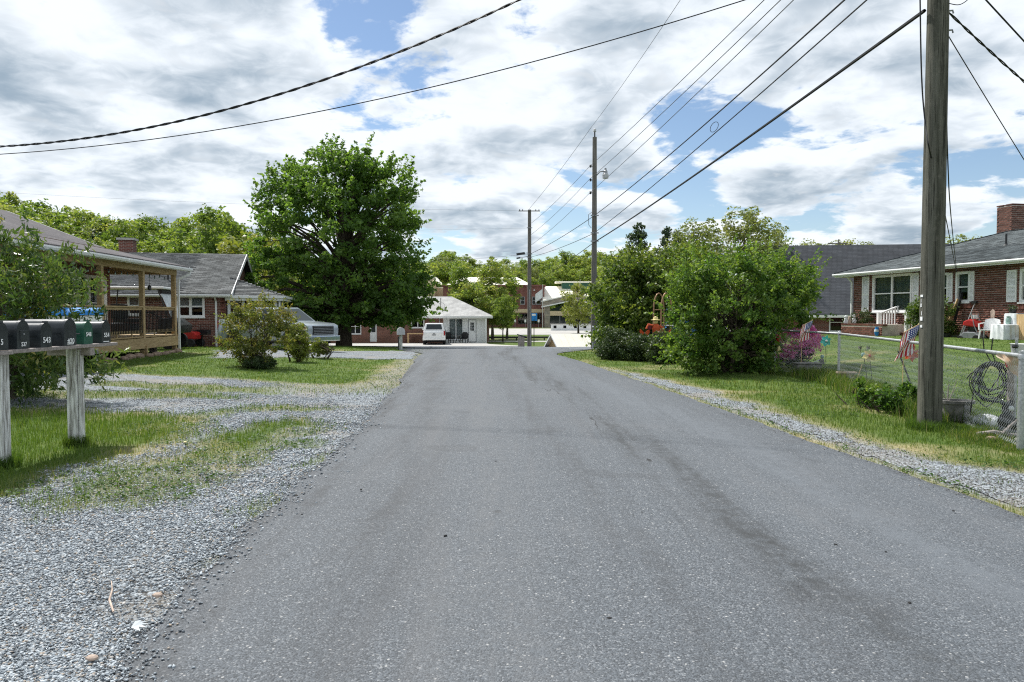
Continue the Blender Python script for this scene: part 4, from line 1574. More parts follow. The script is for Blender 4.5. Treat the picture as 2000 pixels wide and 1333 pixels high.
# ------------------------------------------------------------------ left house with the timber porch
def house_porch():
    rz = math.atan2(.998, -.0597)
    LX = 14.0
    cx, cy = -12.37, 27.0
    loc = (cx + .0597 * LX, cy - .998 * LX, .17)
    R = thing('porch_house', 'house with brown grey roof and a new timber front porch with black railing', 'house', loc, rz)
    D = 2.25          # porch depth
    ZD, ZR, ZB = .68, 1.67, 2.83     # deck, rail, beam bottom
    posts = [0.25, 3.05, 5.85, 8.6, 11.36, 14.0]
    # deck
    MB().box(-.2, LX + .15, -.03, D, ZD - .05, ZD - .035).box(.1, LX, .25, D - .1, ZD - .28, ZD - .05).build('deck_frame', M['wood'], R)
    y = .0
    while y < D - .05:
        MB().box(-.22, LX + .16, y - .05, y + .085, ZD - .034, ZD).build('deck_board', M['wood'], R)
        y += .14
    MB().box(-.2, LX + .1, -.11, -.07, ZD - .40, ZD - .06).build('fascia_board', M['wood'], R)
    MB().box(LX + .1, LX + .14, -.11, D, ZD - .40, ZD - .06).build('end_board', M['wood'], R)
    for x in posts:
        MB().box(x - .07, x + .07, -.07, .07, -.25, ZB).build('post', M['wood'], R)
    MB().box(posts[4] - .045, posts[4] + .045, -.15, -.112, -.2, ZD - .30).build('skirt_post', M['wood'], R)
    for x in (2.0, 8.0, 13.6):
        MB().box(x - .1, x + .1, .5, .7, -.3, ZD - .29).build('pier', M['woodgrey'], R)
    bal = None
    for a, b in zip(posts[:-1], posts[1:]):
        a, b = a + .07, b - .07
        MB().box(a, b, -.03, .01, ZR - .13, ZR - .04).build('rail_board', M['wood'], R)
        MB().box(a - .02, b + .02, -.08, .07, ZR - .039, ZR).build('rail_cap', M['wood'], R)
        MB().box(a, b, -.03, .01, ZD + .10, ZD + .20).build('bottom_rail', M['wood'], R)
        for x in (a + (b - a) * .33, a + (b - a) * .72):
            MB().box(x - .02, x + .02, -.025, .005, ZD + .001, ZD + .10).build('rail_block', M['wood'], R)
        n = int((b - a) / .105)
        for i in range(n):
            x = a + (b - a) * (i + .5) / n
            if bal is None:
                bal = MB().box(-.0095, .0095, -.0095, .0095, 0, ZR - .12 - ZD - .11).build('baluster', M['black'], R)
                o = bal
            else:
                o = bal.copy()
                col.objects.link(o)
            o.location = (x, -.045, ZD + .11)
    # end rail
    MB().box(LX - .02, LX + .03, .07, D, ZR - .13, ZR).build('rail_board', M['wood'], R)
    # beam and roof
    MB().box(-.3, LX + .12, -.075, .075, ZB, ZB + .27).build('beam', M['wood'], R)
    MB().box(LX - .04, LX + .10, .08, D, ZB + .02, ZB + .27).build('beam', M['wood'], R)
    ze, zw, zr = ZB + .27, ZB + .95, ZB + 2.36
    y0, yw, yr = -.42, D + .35, 6.1
    xe = LX + .42
    kk = (zw - ze) / (yw - y0)
    rf = slab([(-1, y0, ze + .06), (xe, y0, ze + .06), (xe, yw, zw + .06), (-1, yw, zw + .06)], .05).build('porch_roof', M['roofpurple'], R)
    slab([(-1, yw, zw + .062), (xe, yw, zw + .062), (xe, yr, zr), (-1, yr, zr)], .06).build('roof', M['roofpurple'], R)
    slab([(xe, yr + 4.2, zw), (-1, yr + 4.2, zw), (-1, yr, zr), (xe, yr, zr)], .06).build('rear_roof', M['roofpurple'], R)
    mb = MB()
    mb.bar((xe + .01, y0, ze - .02), (xe + .01, yw, zw - .02), .04, .15).bar((xe + .01, yw, zw - .02), (xe + .01, yr, zr - .07), .04, .15)
    mb.build('rake_board', M['white'], R)
    slab([(-1, y0 + .03, ze - .03), (xe - .03, y0 + .03, ze - .03), (xe - .03, D, ze + .18), (-1, D, ze + .18)], .015).build('porch_ceiling', M['woodgrey'], R)
    g = MB()
    prof = [(-.11, -.015), (-.125, -.06), (-.10, -.12), (0, -.12), (0, -.10), (-.085, -.10), (-.105, -.06), (-.095, -.015)]
    g.prism([(y0 + a, ze + .02 + b) for a, b in prof], -1, xe + .02, 'YZ')
    g.build('gutter', M['gutter'], R)
    MB().box(-1, xe, y0, y0 + .02, ze - .12, ze + .0).build('fascia', M['white'], R)
    d = MB()
    d.bar((xe - .06, y0 - .05, ze - .10), (xe - .14, y0 - .05, ze - .22), .06, .08).bar((xe - .14, y0 - .05, ze - .22), (LX + .1, -.14, ze - .42), .06, .08)
    d.bar((LX + .1, -.14, ze - .42), (LX + .1, -.14, -.02), .08, .06).bar((LX + .1, -.14, .02), (LX + .28, -.5, -.04), .09, .06)
    d.build('downspout', M['gutter'], R)
    # walls
    lx = lambda px: local_x(R, px, D)
    hs = [(lx(131), lx(149), ZD + .25, ZD + 2.0), (lx(153), lx(171), ZD + .25, ZD + 2.0), (lx(176), lx(190), ZD + .25, ZD + 2.0), (7.0, 8.1, ZD + .5, ZD + 1.9), (3.4, 4.4, ZD + .02, ZD + 2.05)]
    hs = [(min(a, b), max(a, b), c, e) for a, b, c, e in hs]
    wall_holes('wall', R, 0, LX, -.4, ZB + .95, D, .25, hs, M['bricktex2'])
    MB().prism([(D, -.4), (10.2, -.4), (10.2, ZB + .6), (yr, zr - .1), (D, ZB + .6)], LX - .25, LX - .001, 'YZ').build('gable_wall', M['bricktex2'], R)
    for a, b, c, e in hs[:4]:
        window(R, a + .02, b - .02, c + .02, e - .02, D, 1, 2, fr=.10, curtain=None, mt='gutter')
    dr = MB().box(3.4, 4.4, D + .05, D + .1, ZD + .02, ZD + 2.05).build('door', M['white'], R)
    MB().ball((4.3, D + .02, ZD + 1.0), .035).build('handle', M['steel'], dr)
    MB().box(lx(200), lx(207), D - .06, D - .002, ZD + .1, ZD + 2.05).build('trim_board', M['white'], R)
    # stones heaped along the foot of the deck
    for i in range(16):
        x = 8.2 + i * .36 + random.uniform(-.1, .1)
        b = MB().ball((x, -.25 + random.uniform(-.15, .15), .05), random.uniform(.10, .2), 7, 5, (1.2, .9, .7))
        b.build('edging_stone', M['rock'], R)
    # chimney
    c = MB().box(8.6, 9.2, yr + .2, yr + .9, zr - .8, zr + .5).build('chimney', M['bricktex'], R)
    # hanging string of bulbs along the beam
    pts = []
    S = thing('string_lights', 'string of dangling dark bulbs along the porch beam', 'string lights', R.location, R.rotation_euler[2])
    for i in range(40):
        x = 5.9 + 8.0 * i / 39
        pts.append((x, .12, ZB - .03 - .06 * abs(math.sin(i * .72))))
    MB().tube(pts, .006, 4).build('cord', M['wire'], S)
    for i in range(1, 39, 2):
        x, y, z = pts[i]
        bl = MB().lathe([(.004, 0), (.017, -.012), (.017, -.06), (.013, -.065)], 6, (x, y, z)).build('socket', M['black'], S)
        MB().ball((x, y, z - .085), .026, 7, 5, (1, 1, 1.15)).build('bulb', M['glassball'], S)
    # hanging feeder from the beam
    Fd = thing('hanging_lantern', 'small dark lantern hanging from the porch beam near the corner post', 'lantern', R.location, R.rotation_euler[2])
    MB().tube([(12.0, .02, ZB), (12.0, .02, ZB - .45)], .006, 4).build('cord', M['wire'], Fd)
    MB().lathe([(.005, .16), (.06, .1), (.065, 0), (.03, -.03)], 9, (12.0, .02, ZB - .58)).build('lamp', M['black'], Fd)
    return R


HP = house_porch()

# ------------------------------------------------------------------ second brick house on the left (gable towards the lane)
def house_gable():
    loc = (-13.2, 34.0, .0)
    R = thing('gable_house', 'red brick house with grey gable roof and small hip roofed side porch', 'house', loc, math.radians(12))
    X0, W = -10.0, 9.4
    ze, zr = 2.62, 4.62
    h1 = (local_x(R, 349), local_x(R, 396), local_z(R, 372, 616), local_z(R, 372, 582))
    xm = (h1[0] + h1[1]) / 2
    h2 = (local_x(R, 254), local_x(R, 272), local_z(R, 262, 612), local_z(R, 262, 582))
    hs = [(h1[0] - .02, h1[1] + .02, h1[2] - .02, h1[3] + .02), (h2[0] - .02, h2[1] + .02, h2[2] - .02, h2[3] + .02)]
    wl = wall_holes('wall', R, X0, 0, -.4, ze + .05, 0, .22, hs, M['mortar'])
    grown = [(a - .07, b + .07, c - .08, d + .07) for a, b, c, d in hs]
    brick_face(wl, X0, 0, -.1, ze, 0, grown, M['brick'], 200, seed=12)
    MB().prism([(0, -.4), (W, -.4), (W, ze), (W / 2, zr - .12), (0, ze)], -.22, 0, 'YZ').build('gable_wall', M['bricktex'], R)
    MB().box(X0, -.22, W - .2, W, -.4, ze).box(X0, X0 + .2, .22, W - .2, -.4, ze).build('rear_wall', M['bricktex'], R)
    window(R, *h1, 0, 2, 2, fr=.10, mul=.06, curtain='curtainw', curt=(.5, 1))
    window(R, *h2, 0, 1, 2, fr=.10, curtain='curtainw', curt=(.5, 1))
    ov, k = .38, (zr - ze) / (W / 2)
    yo = -ov
    zo = ze - ov * k + .05
    zr2 = zr + .05
    slab([(X0 - .3, yo, zo), (.32, yo, zo), (.32, W / 2, zr2), (X0 - .3, W / 2, zr2)], .06)
    rf = slab([(X0 - .3, yo, zo), (.32, yo, zo), (.32, W / 2, zr2), (X0 - .3, W / 2, zr2)], .06).build('roof', M['roofbase'], R)
    slab([(.32, W - yo, zo), (X0 - .3, W - yo, zo), (X0 - .3, W / 2, zr2), (.32, W / 2, zr2)], .06).build('rear_roof', M['roofdark'], R)
    S = math.hypot(W / 2 + ov, zr2 - zo)
    shingles(rf, (X0 - .3, yo, zo), (1, 0, 0), (0, W / 2 + ov, zr2 - zo), S, lambda v: (0, -X0 + .62), M['shingle2'], 300, seed=6, pick=lambda t: -t[0])
    mb = MB()
    mb.bar((.335, yo, zo - .09), (.335, W / 2, zr2 - .07), .035, .20).bar((.335, W - yo, zo - .09), (.335, W / 2, zr2 - .07), .035, .20)
    mb.build('rake_board', M['white'], R)
    slab([(.001, yo, zo - .07), (.31, yo, zo - .07), (.31, W / 2, zr2 - .07), (.001, W / 2, zr2 - .07)], .012).build('soffit', M['soffit'], R)
    MB().box(X0 - .3, .31, yo + .0, yo + .02, zo - .17, zo - .02).build('fascia', M['white'], R)
    g = MB()
    prof = [(-.10, -.015), (-.115, -.06), (-.09, -.115), (0, -.115), (0, -.10), (-.075, -.10), (-.095, -.06), (-.085, -.015)]
    g.prism([(yo + a, zo - .02 + b) for a, b in prof], X0 - .3, .30, 'YZ')
    g.build('gutter', M['gutter'], R)
    xd = local_x(R, 423)
    MB().bar((xd, yo - .05, zo - .13), (xd, -.05, zo - .35), .07, .05).bar((xd, -.05, zo - .35), (xd, -.05, -.2), .08, .055).build('downspout', M['gutter'], R)
    # chimney with pale cap, ridge left
    cxx = local_x(R, 252, W / 2 + .8)
    ch = MB().box(cxx - .34, cxx + .34, W / 2 + .5, W / 2 + 1.15, zr - .7, zr + .75).build('chimney', M['bricktex'], rf)
    MB().box(cxx - .42, cxx + .42, W / 2 + .42, W / 2 + 1.23, zr + .75, zr + .86).build('chimney_cap', M['concrete'], rf)
    v = MB().tube([(local_x(R, 330, 1.2), 1.2, ze + .5), (local_x(R, 330, 1.2), 1.2, ze + 1.2)], .04, 7)
    v.build('vent_pipe', M['black'], rf)
    # side porch towards the lane
    px1, py0, py1 = 2.3, .15, 5.2
    zf, zpe, zpt = .38, 2.42, 3.32
    MB().box(.005, px1, py0, py1, -.4, zf).build('porch_floor', M['concrete'], R)
    mx = 1.3
    pr = MB()
    E = [(.004, py0 - .3, zpe), (px1 + .3, py0 - .3, zpe), (px1 + .3, py1 + .3, zpe), (.004, py1 + .3, zpe), (.004, py0 + 1.3, zpt), (.004, py1 - 1.3, zpt)]
    pr.add(E, [(0, 1, 4), (1, 2, 5, 4), (2, 3, 5)])
    prf = pr.build('porch_roof', M['roofbase'], R)
    s1 = math.hypot(1.6, zpt - zpe)
    shingles(prf, E[0], (1, 0, 0), (0, 1.6, zpt - zpe), s1, lambda v: (0, (px1 + .3) * (1 - v / s1)), M['shingle2'], 60, seed=14)
    wd = px1 + .3
    s2 = math.hypot(wd, zpt - zpe)
    shingles(prf, E[1], (0, 1, 0), (-wd, 0, zpt - zpe), s2, lambda v: (1.6 * v / s2, (py1 - py0 + .6) - 1.6 * v / s2), M['shingle2'], 0, seed=15)
    MB().box(.004, px1 + .28, py0 - .28, py0 - .24, zpe - .22, zpe - .01).box(px1 + .24, px1 + .28, py0 - .24, py1 + .28, zpe - .22, zpe - .01).build('porch_fascia', M['white'], R)
    MB().box(.004, px1 + .30, py0 - .38, py0 - .285, zpe - .10, zpe + .01).box(px1 + .285, px1 + .38, py0 - .38, py1 + .28, zpe - .10, zpe + .01).build('porch_gutter', M['gutter'], R)
    for (x, y) in ((.12, py0 + .1), (px1 - .1, py0 + .1), (px1 - .1, 2.1), (px1 - .1, 3.7), (px1 - .1, py1 - .1), (.75, py0 + .1)):
        MB().box(x - .06, x + .06, y - .06, y + .06, zf, zpe - .02).build('porch_post', M['white'], R)
    MB().box(px1 + .05, px1 + .12, py0 - .15, py0 - .09, -.2, zpe - .2).build('downspout', M['gutter'], R)
    dr = MB().box(.004, .06, 2.6, 3.5, zf, zf + 2.0).build('door', M['white'], R)
    MB().ball((.09, 2.72, zf + 1.0), .035).build('handle', M['steel'], dr)
    MB().box(.2, 1.6, py0 - .02, py0 + .02, zf + .75, zf + .80).box(.2, 1.6, py0 - .02, py0 + .02, zf + .1, zf + .14).build('porch_rail', M['white'], R)


house_gable()

# ------------------------------------------------------------------ low hip roofed house at the end of the lane
def house_far():
    loc = (-17.5, 70.0, -1.17)
    R = thing('hip_roof_house', 'low brick and white sided house with pale grey hip roof beyond the lane', 'house', loc, 0)
    L = 15.1
    lx = lambda px: local_x(R, px)
    lz = lambda py: local_z(R, 900, py)
    H = 2.53
    ww = (lx(805), lx(827), lz(639), lz(623))
    door = (lx(916), lx(929), .12, 2.15)
    bay = (lx(878), lx(903), .35, 2.25)
    d2 = (lx(722), lx(736), .1, 2.15)
    big = (lx(684), lx(704), .9, 2.2)
    xs = lx(891)
    xs = lx(866)
    for nm, a, b, hs, mt in (('wall', 0, xs, [ww, d2, big], 'bricktex2'), ('sided_wall', xs, L, [bay], 'white')):
        wall_holes(nm, R, a, b, -.4, H, 0, .2, [h for h in hs], M[mt])
    bt = MB()
    x = xs + .2
    while x < L:
        if not (bay[0] - .05 < x < bay[1] + .05 or door[0] - .1 < x < door[1] + .1):
            MB().box(x - .02, x + .02, -.02, 0, -.3, H).build('batten', M['white'], R)
        x += .42
    MB().box(0, .2, .2, 7.5, -.4, H).box(L - .2, L, .2, 7.5, -.4, H).box(.2, L - .2, 7.3, 7.5, -.4, H).build('rear_wall', M['bricktex2'], R)
    window(R, *ww, 0, 2, 1, fr=.10, mul=.04)
    window(R, *bay, 0, 2, 1, fr=.06, mul=.04, curtain='curtainw', curt=(0, 1))
    window(R, *big, 0, 2, 2, fr=.08)
    MB().box(door[0] - .07, door[1] + .07, -.03, -.003, door[2] - .05, door[3] + .07).build('door_frame', M['steel'], R)
    dd = MB().box(door[0], door[1], -.06, -.031, door[2], door[3]).build('door', M['carwhite'], R)
    for i in range(3):
        for j in range(3):
            w = (door[1] - door[0])
            a = door[0] + w * (.2 + .2 * i)
            z = 1.15 + .27 * j
            MB().box(a + .01, a + w * .2 - .01, -.066, -.06, z, z + .24).build('pane', M['carglass'], dd)
    MB().ball((door[1] - .1, -.09, 1.05), .04).build('handle', M['steel'], dd)
    d3 = MB().box(d2[0], d2[1], .08, .12, d2[2], d2[3]).build('door', M['white'], R)
    MB().box(d2[0] + .15, d2[1] - .15, .07, .079, 1.0, 1.9).build('pane', M['carglass'], d3)
    # roof
    x0, x1, y0, y1 = -.6, L + .55, -.65, 8.1
    hw = (y1 - y0) / 2
    zr = local_z(R, 850, 580, hw)
    ra, rb = (x0 + hw, y0 + hw, zr), (lx(870) + .3, y0 + hw, zr)
    MB().add([(x0, y0, H), (x1, y0, H), (x1, y1, H), (x0, y1, H), ra, rb], [(0, 1, 5, 4), (2, 3, 4, 5), (3, 0, 4), (1, 2, 5)]).build('roof', M['rooflight'], R)
    MB().box(x0, x1, y0, y0 + .03, H - .20, H - .01).box(x1 - .03, x1, y0 + .03, y1, H - .20, H - .01).build('fascia', M['white'], R)
    MB().box(x0 + .03, x1 - .03, y0 + .03, -.02, H - .12, H - .10).build('soffit', M['soffit'], R)
    MB().box(x0, x1 + .02, y0 - .10, y0 - .005, H - .13, H - .01).build('gutter', M['gutter'], R)
    MB().box(L - .12, L + .02, y0 + .08, y0 + .22, -.3, H - .13).build('porch_post', M['white'], R)
    MB().tube([(lx(859), -.1, 1.2), (lx(859), -.1, H - .2)], .03, 6).build('meter_conduit', M['galv'], R)
    MB().box(lx(857), lx(861), -.2, -.03, .95, 1.3).build('meter_box', M['galv'], R)
    ms = MB().tube([(lx(859), 1.0, H + .2), (lx(859), 1.0, H + 1.75)], .035, 6).tube([(lx(859), 1.0, H + 1.4), (lx(868), 2.2, H + 1.0)], .015, 4)
    ms.build('service_mast', M['black'], R)
    MB().box(lx(898), lx(901), -.14, -.02, 1.75, 2.15).build('wall_lantern', M['black'], R)
    MB().box(bay[0] - .2, door[1] + .3, -1.4, -.02, -.35, .02).build('porch_slab', M['concrete'], R)
    return R


HF = house_far()

# ------------------------------------------------------------------ civic building far behind
def civic():
    R = thing('brick_civic_building', 'two storey brick public building with cream roofs and stone entrance gable', 'building', (0, 150, -1.25), 0)
    lx = lambda px, y=0: local_x(R, px, y)
    lz = lambda py, y=0: local_z(R, 1080, py, y)
    xa, xb = -14, lx(1063)
    H = lz(560)
    hs = []
    for a, b in ((1017, 1024), (1040, 1045)):
        hs.append((lx(a), lx(b), lz(594), lz(581)))
    hs.append((lx(1048), lx(1056), lz(594), lz(581)))
    xx = xa + 2
    while xx < lx(1008):
        hs.append((xx, xx + .9, lz(594), lz(581)))
        xx += 2.6
    st = [(lx(1013), lx(1030), lz(632), lz(614)), (lx(1036), lx(1046), lz(632), lz(614)), (lx(1047), lx(1056), lz(632), lz(614)), (-8, -3, lz(632), lz(614))]
    wall_holes('wall', R, xa, xb, -.5, H, 0, .4, hs + st, M['bricktex3'])
    MB().box(xb - .4, xb, .4, 22, -.5, H).box(xa, xa + .4, .4, 22, -.5, H).box(xa + .4, xb - .4, 21.6, 22, -.5, H).build('rear_wall', M['bricktex3'], R)
    for h in hs:
        window(R, *h, 0, 1, 2, fr=.10, mul=.06, mt='steel', depth=.2, sill=True)
    for h in st:
        window(R, *h, 0, 3, 1, fr=.12, mul=.06, mt='black', depth=.2, sill=False)
    MB().box(xa, xb, -.12, -.004, lz(611), lz(604)).build('stone_band', M['tanwall'], R)
    MB().box(xa - .3, xb + .3, -.3, 22.2, H, H + .35).build('parapet', M['bricktex3'], R)
    MB().add([(xa, 4, H + .36), (lx(1040, 6), 4, H + .36), (lx(1040, 6), 18, H + .36), (xa, 18, H + .36), (lx(1010, 11), 11, H + 2.4), (xa + 3, 11, H + 2.4)], [(0, 1, 4, 5), (1, 2, 4), (2, 3, 5, 4), (3, 0, 5)]).build('roof', M['creamroof'], R)
    MB().lathe([(.12, 0), (.16, -.2), (.02, -.25)], 8, (lx(1043), -.2, lz(566))).build('wall_lamp', M['white'], R)
    # entrance wing
    y = -4.0
    ex0, ex1 = lx(1064, y), lx(1182, y)
    xm = (ex0 + ex1) / 2
    MB().box(ex0, ex0 + 1.0, y, 0, -.5, lz(592, y)).box(ex1 - 1.0, ex1, y, 0, -.5, lz(592, y)).build('pier', M['stone'], R)
    zt = lz(604, y)
    zpk = lz(578, y)
    MB().prism([(ex0 - .6, lz(599, y)), (xm, zpk - .9), (ex1 + .6, lz(599, y)), (ex1 + .6, lz(590, y)), (xm, zpk + .3), (ex0 - .6, lz(590, y))], y - .3, y).build('gable', M['stone'], R)
    MB().prism([(ex0 + .5, lz(607, y)), (xm, zpk - 1.0), (ex1 - .5, lz(607, y))], y + .1, y + .2).build('gable_glass', M['carglass'], R)
    mb = MB()
    for sx in (ex0 - .7, ex1 + .7):
        mb.bar((sx, y - .4, lz(600, y)), (xm, y - .4, zpk - .85), .15, .22).bar((sx, y - .4, lz(589, y)), (xm, y - .4, zpk + .35), .15, .22)
    mb.build('rake_trim', M['white'], R)
    MB().box(ex0 + 1.0, ex1 - 1.0, y + .05, y + .6, lz(617, y), lz(608, y)).build('lintel', M['tanwall'], R)
    MB().box(ex0 + 1.0, ex1 - 1.0, y + .3, y + .5, -.4, lz(617, y)).build('doors', M['carglass'], R)
    for i in range(6):
        x = ex0 + 1.0 + (ex1 - ex0 - 2.0) * i / 5
        MB().box(x - .05, x + .05, y + .24, y + .3, -.4, lz(617, y)).build('door_frame', M['steel'], R)
    # big cream metal roof over the hall
    rz0, rz1 = lz(590, y), lz(559, 6)
    MB().add([(ex0 - .3, y + .6, rz0), (ex1 + .3, y + .6, rz0), (ex1 + .3, 18, rz0), (ex0 - .3, 18, rz0), (ex0 + .1, 8, rz1), (ex1 - 6, 8, rz1)], [(0, 1, 5, 4), (1, 2, 5), (2, 3, 4, 5), (3, 0, 4)]).build('hall_roof', M['creamroof'], R)
    MB().box(lx(1098, 6), lx(1155, 6), 6, 9, rz1 - 1.5, lz(553, 6)).build('clerestory', M['mailgreen'], R)
    MB().box(lx(1085, 6), lx(1160, 6), 5.4, 9.6, lz(553, 6), lz(550, 6)).build('upper_roof', M['creamroof'], R)


civic()


def tan_building():
    R = thing('tan_building', 'tan stuccoed building with stepped roofline half hidden behind trees', 'building', (-20.5, 165, -1.25), 0)
    lz = lambda py: local_z(R, 850, py)
    x1 = local_x(R, 884)
    wall_holes('wall', R, 0, x1, -.5, lz(563), 0, .3, [(local_x(R, 866), local_x(R, 871), lz(563) - 2, lz(563) - .6)], M['tanwall'])
    MB().box(x1 - .3, x1, .3, 14, -.5, lz(563)).box(0, .3, .3, 14, -.5, lz(563)).build('side_wall', M['tanwall'], R)
    MB().box(0, local_x(R, 852), -2.5, -.002, -.5, lz(553)).build('front_block', M['tanwall'], R)
    MB().prism([(-.5, lz(553) - .3), (local_x(R, 846), lz(541)), (local_x(R, 858), lz(553) - .3), (local_x(R, 858), lz(553)), (local_x(R, 846), lz(539)), (-.5, lz(551))], -2.8, 10).build('roof', M['creamroof'], R)
    MB().box(-.4, x1 + .4, .0, 14.3, lz(563), lz(561)).build('parapet', M['creamroof'], R)
    window(R, local_x(R, 866) + .02, local_x(R, 871) - .02, lz(563) - 1.98, lz(563) - .62, 0, 1, 1)


tan_building()
# ------------------------------------------------------------------ trees and shrubs
rt = np.random.default_rng(21)


def maple():
    x, y = -9.7, 42.5
    E = []
    k = 42.5 / FPX
    gz = tz(x, y)
    for (px, py, rx, rz_, ry) in ((668, 470, 118, 120, 4.0), (640, 360, 78, 66, 2.6), (735, 405, 68, 74, 2.6), (575, 420, 58, 70, 2.4), (660, 560, 150, 72, 4.2), (560, 560, 78, 70, 3.0), (765, 555, 62, 86, 3.0),
                                   (700, 340, 40, 40, 1.6), (645, 318, 34, 36, 1.4), (548, 352, 26, 32, 1.3), (522, 470, 36, 62, 2.0), (612, 620, 70, 30, 2.4), (740, 618, 62, 34, 2.4), (788, 360, 14, 34, .9),
                                   (720, 380, 22, 60, 1.2), (800, 480, 22, 44, 1.2), (812, 570, 24, 44, 1.4)):
        p = at(px, py, y)
        E.append((p.x - x, 0, p.z - gz, rx * k, ry, rz_ * k))
    tree('maple_tree', 'large dense dark green maple standing between the houses', 'tree', (x, y, gz), E, 640, 84, .50, .215, 'leaf_maple', rt, 8.5, .36, branches=150, shoots=420, shoot_len=.75, shell=.75, up=.6, fork=.25, ground=1.5)


maple()


def foreground_shrub():
    x, y = -8.75, 12.6
    gz = tz(x, y)
    E = [(-.1, 0, 1.75, 1.55, 1.2, 1.0), (-.9, .2, 2.2, 1.3, 1.0, .75), (-.3, 0, .85, 1.6, 1.25, .62), (.6, .1, 1.9, .45, .5, .40), (.6, 0, .75, 1.05, .8, .55), (.1, -.3, .7, 1.3, .9, .55), (.55, 0, 2.45, .16, .2, .38), (.9, -.1, 1.7, .25, .25, .25), (-.5, 0, 2.75, .5, .5, .35)]
    tree('long_leaf_shrub', 'leafy shrub with long drooping leaves behind the row of mailboxes', 'shrub', (x, y, gz), E, 470, 38, .22, .13, 'leaf_peach', rt, 1.6, .05, 'barkpale', branches=110, shoots=90, shoot_len=.45, aspect=.27, up=0, droop=1.5, shell=.5, stems=4, flat=1.0, ground=.2, part='foliage')


foreground_shrub()


def shrub(name, label, px, base_py, Y, blobs, n, per, cr, leaf, lm, group=None, aspect=.6, up=.4, bm='bark', stems=5, shell=.6, droop=0.0, base=None, branches=40, shoots=0, shoot_len=.4):
    """blobs: (px, py, rx_px, rz_px, depth_radius_m) seen at distance Y"""
    k = Y / FPX
    x = at(px, base_py, Y).x
    gz = tz(x, Y)
    E = []
    for b in blobs:
        p = at(b[0], b[1], Y)
        E.append((p.x - x, b[5] if len(b) > 5 else 0.0, p.z - gz, b[2] * k, b[4], b[3] * k))
    top = max(e[2] + e[5] for e in E)
    return tree(name, label, 'shrub', (x, Y, gz), E, n, per, cr, leaf, M and lm, rt, top * .6, .006 + .016 * top, bm, group, branches=branches, aspect=aspect, up=up, droop=droop, shell=shell, stems=stems, ground=.12, part='foliage', shoots=shoots, shoot_len=shoot_len)


shrub('bronze_shrub', 'bronze tinted feathery shrub on the lawn before the silver pickup', 500, 722, 21.0,
      [(500, 655, 56, 44, .75), (505, 615, 46, 24, .55), (468, 625, 24, 22, .4), (545, 640, 22, 36, .4), (470, 680, 26, 20, .4), (500, 700, 30, 18, .4), (530, 610, 30, 14, .4)], 190, 56, .15, .075, 'leaf_red', aspect=.4, shoots=130, shoot_len=.3)
shrub('lime_shrub', 'bright green upright shrub beside the bronze shrub', 582, 700, 23.5, [(581, 668, 18, 30, .4), (577, 645, 11, 18, .3), (586, 688, 11, 14, .3)], 75, 50, .16, .08, 'leaf_lime', aspect=.5)
shrub('small_shrub', 'small green shrub by the front wheel of the silver pickup', 626, 693, 25.5, [(626, 678, 12, 14, .25)], 36, 40, .12, .07, 'leaf_lime', aspect=.5)
shrub('tuft_plant', 'dark strappy clump growing at the foot of the bronze shrub', 508, 726, 20.5, [(508, 712, 26, 12, .35)], 60, 40, .12, .13, 'leaf_low', aspect=.16, up=0, droop=0)

# big green bush on the right
shrub('big_bush', 'large rounded bright green bush spilling over the chain link fence', 1430, 738, 19.4,
      [(1420, 600, 96, 94, 1.4), (1440, 545, 66, 42, 1.1), (1410, 680, 84, 56, 1.2), (1350, 640, 40, 84, .9), (1500, 570, 74, 66, 1.3, .8), (1570, 560, 60, 56, 1.1, 1.6), (1545, 610, 72, 44, 1.2, 1.4), (1465, 700, 34, 38, .8),
       (1600, 545, 30, 34, .7, 1.8), (1355, 560, 40, 40, .8), (1490, 650, 40, 50, .9, .6)], 680, 62, .20, .090, 'leaf_bush', branches=190, stems=9, shoots=520, shoot_len=.5)
# tall hedge trees between pole and arch
shrub('hedge_tree', 'tall loose hedge tree left of the copper garden arch', 1215, 690, 29.5, [(1215, 580, 46, 52, 1.6), (1200, 640, 34, 40, 1.2), (1235, 545, 34, 36, 1.2), (1245, 620, 30, 50, 1.2)], 260, 60, .32, .13, 'leaf_hedge', shoots=120, shoot_len=.6)
shrub('hedge_tree', 'tall hedge tree with arching growth behind the copper garden arch', 1290, 690, 28.5, [(1290, 560, 54, 40, 1.5), (1265, 530, 34, 36, 1.2), (1325, 540, 40, 44, 1.3), (1262, 620, 30, 56, 1.0)], 260, 60, .32, .13, 'leaf_hedge', shoots=120, shoot_len=.6)
shrub('hedge_tree', 'rear hedge tree rising between the arch hedge and big bush', 1340, 690, 31.0, [(1345, 520, 44, 40, 1.4), (1370, 560, 40, 60, 1.4)], 200, 60, .36, .14, 'leaf_hedge')
for i, (px, by, Y, b, lab) in enumerate(((1205, 704, 25.6, [(1205, 674, 33, 27, .62), (1190, 684, 20, 18, .5)], 'rounded dark evergreen shrub next to the tall grey pole'),
                                         (1246, 706, 25.0, [(1246, 682, 32, 23, .6)], 'low dark evergreen shrub in the middle of its row of three'),
                                         (1300, 714, 23.6, [(1298, 684, 30, 29, .6), (1312, 690, 18, 22, .4)], 'dark evergreen shrub below the copper garden arch'))):
    shrub('evergreen_shrub', lab, px, by, Y, b, 150, 70, .17, .06, 'leaf_low', 'dark evergreen shrubs along the verge')
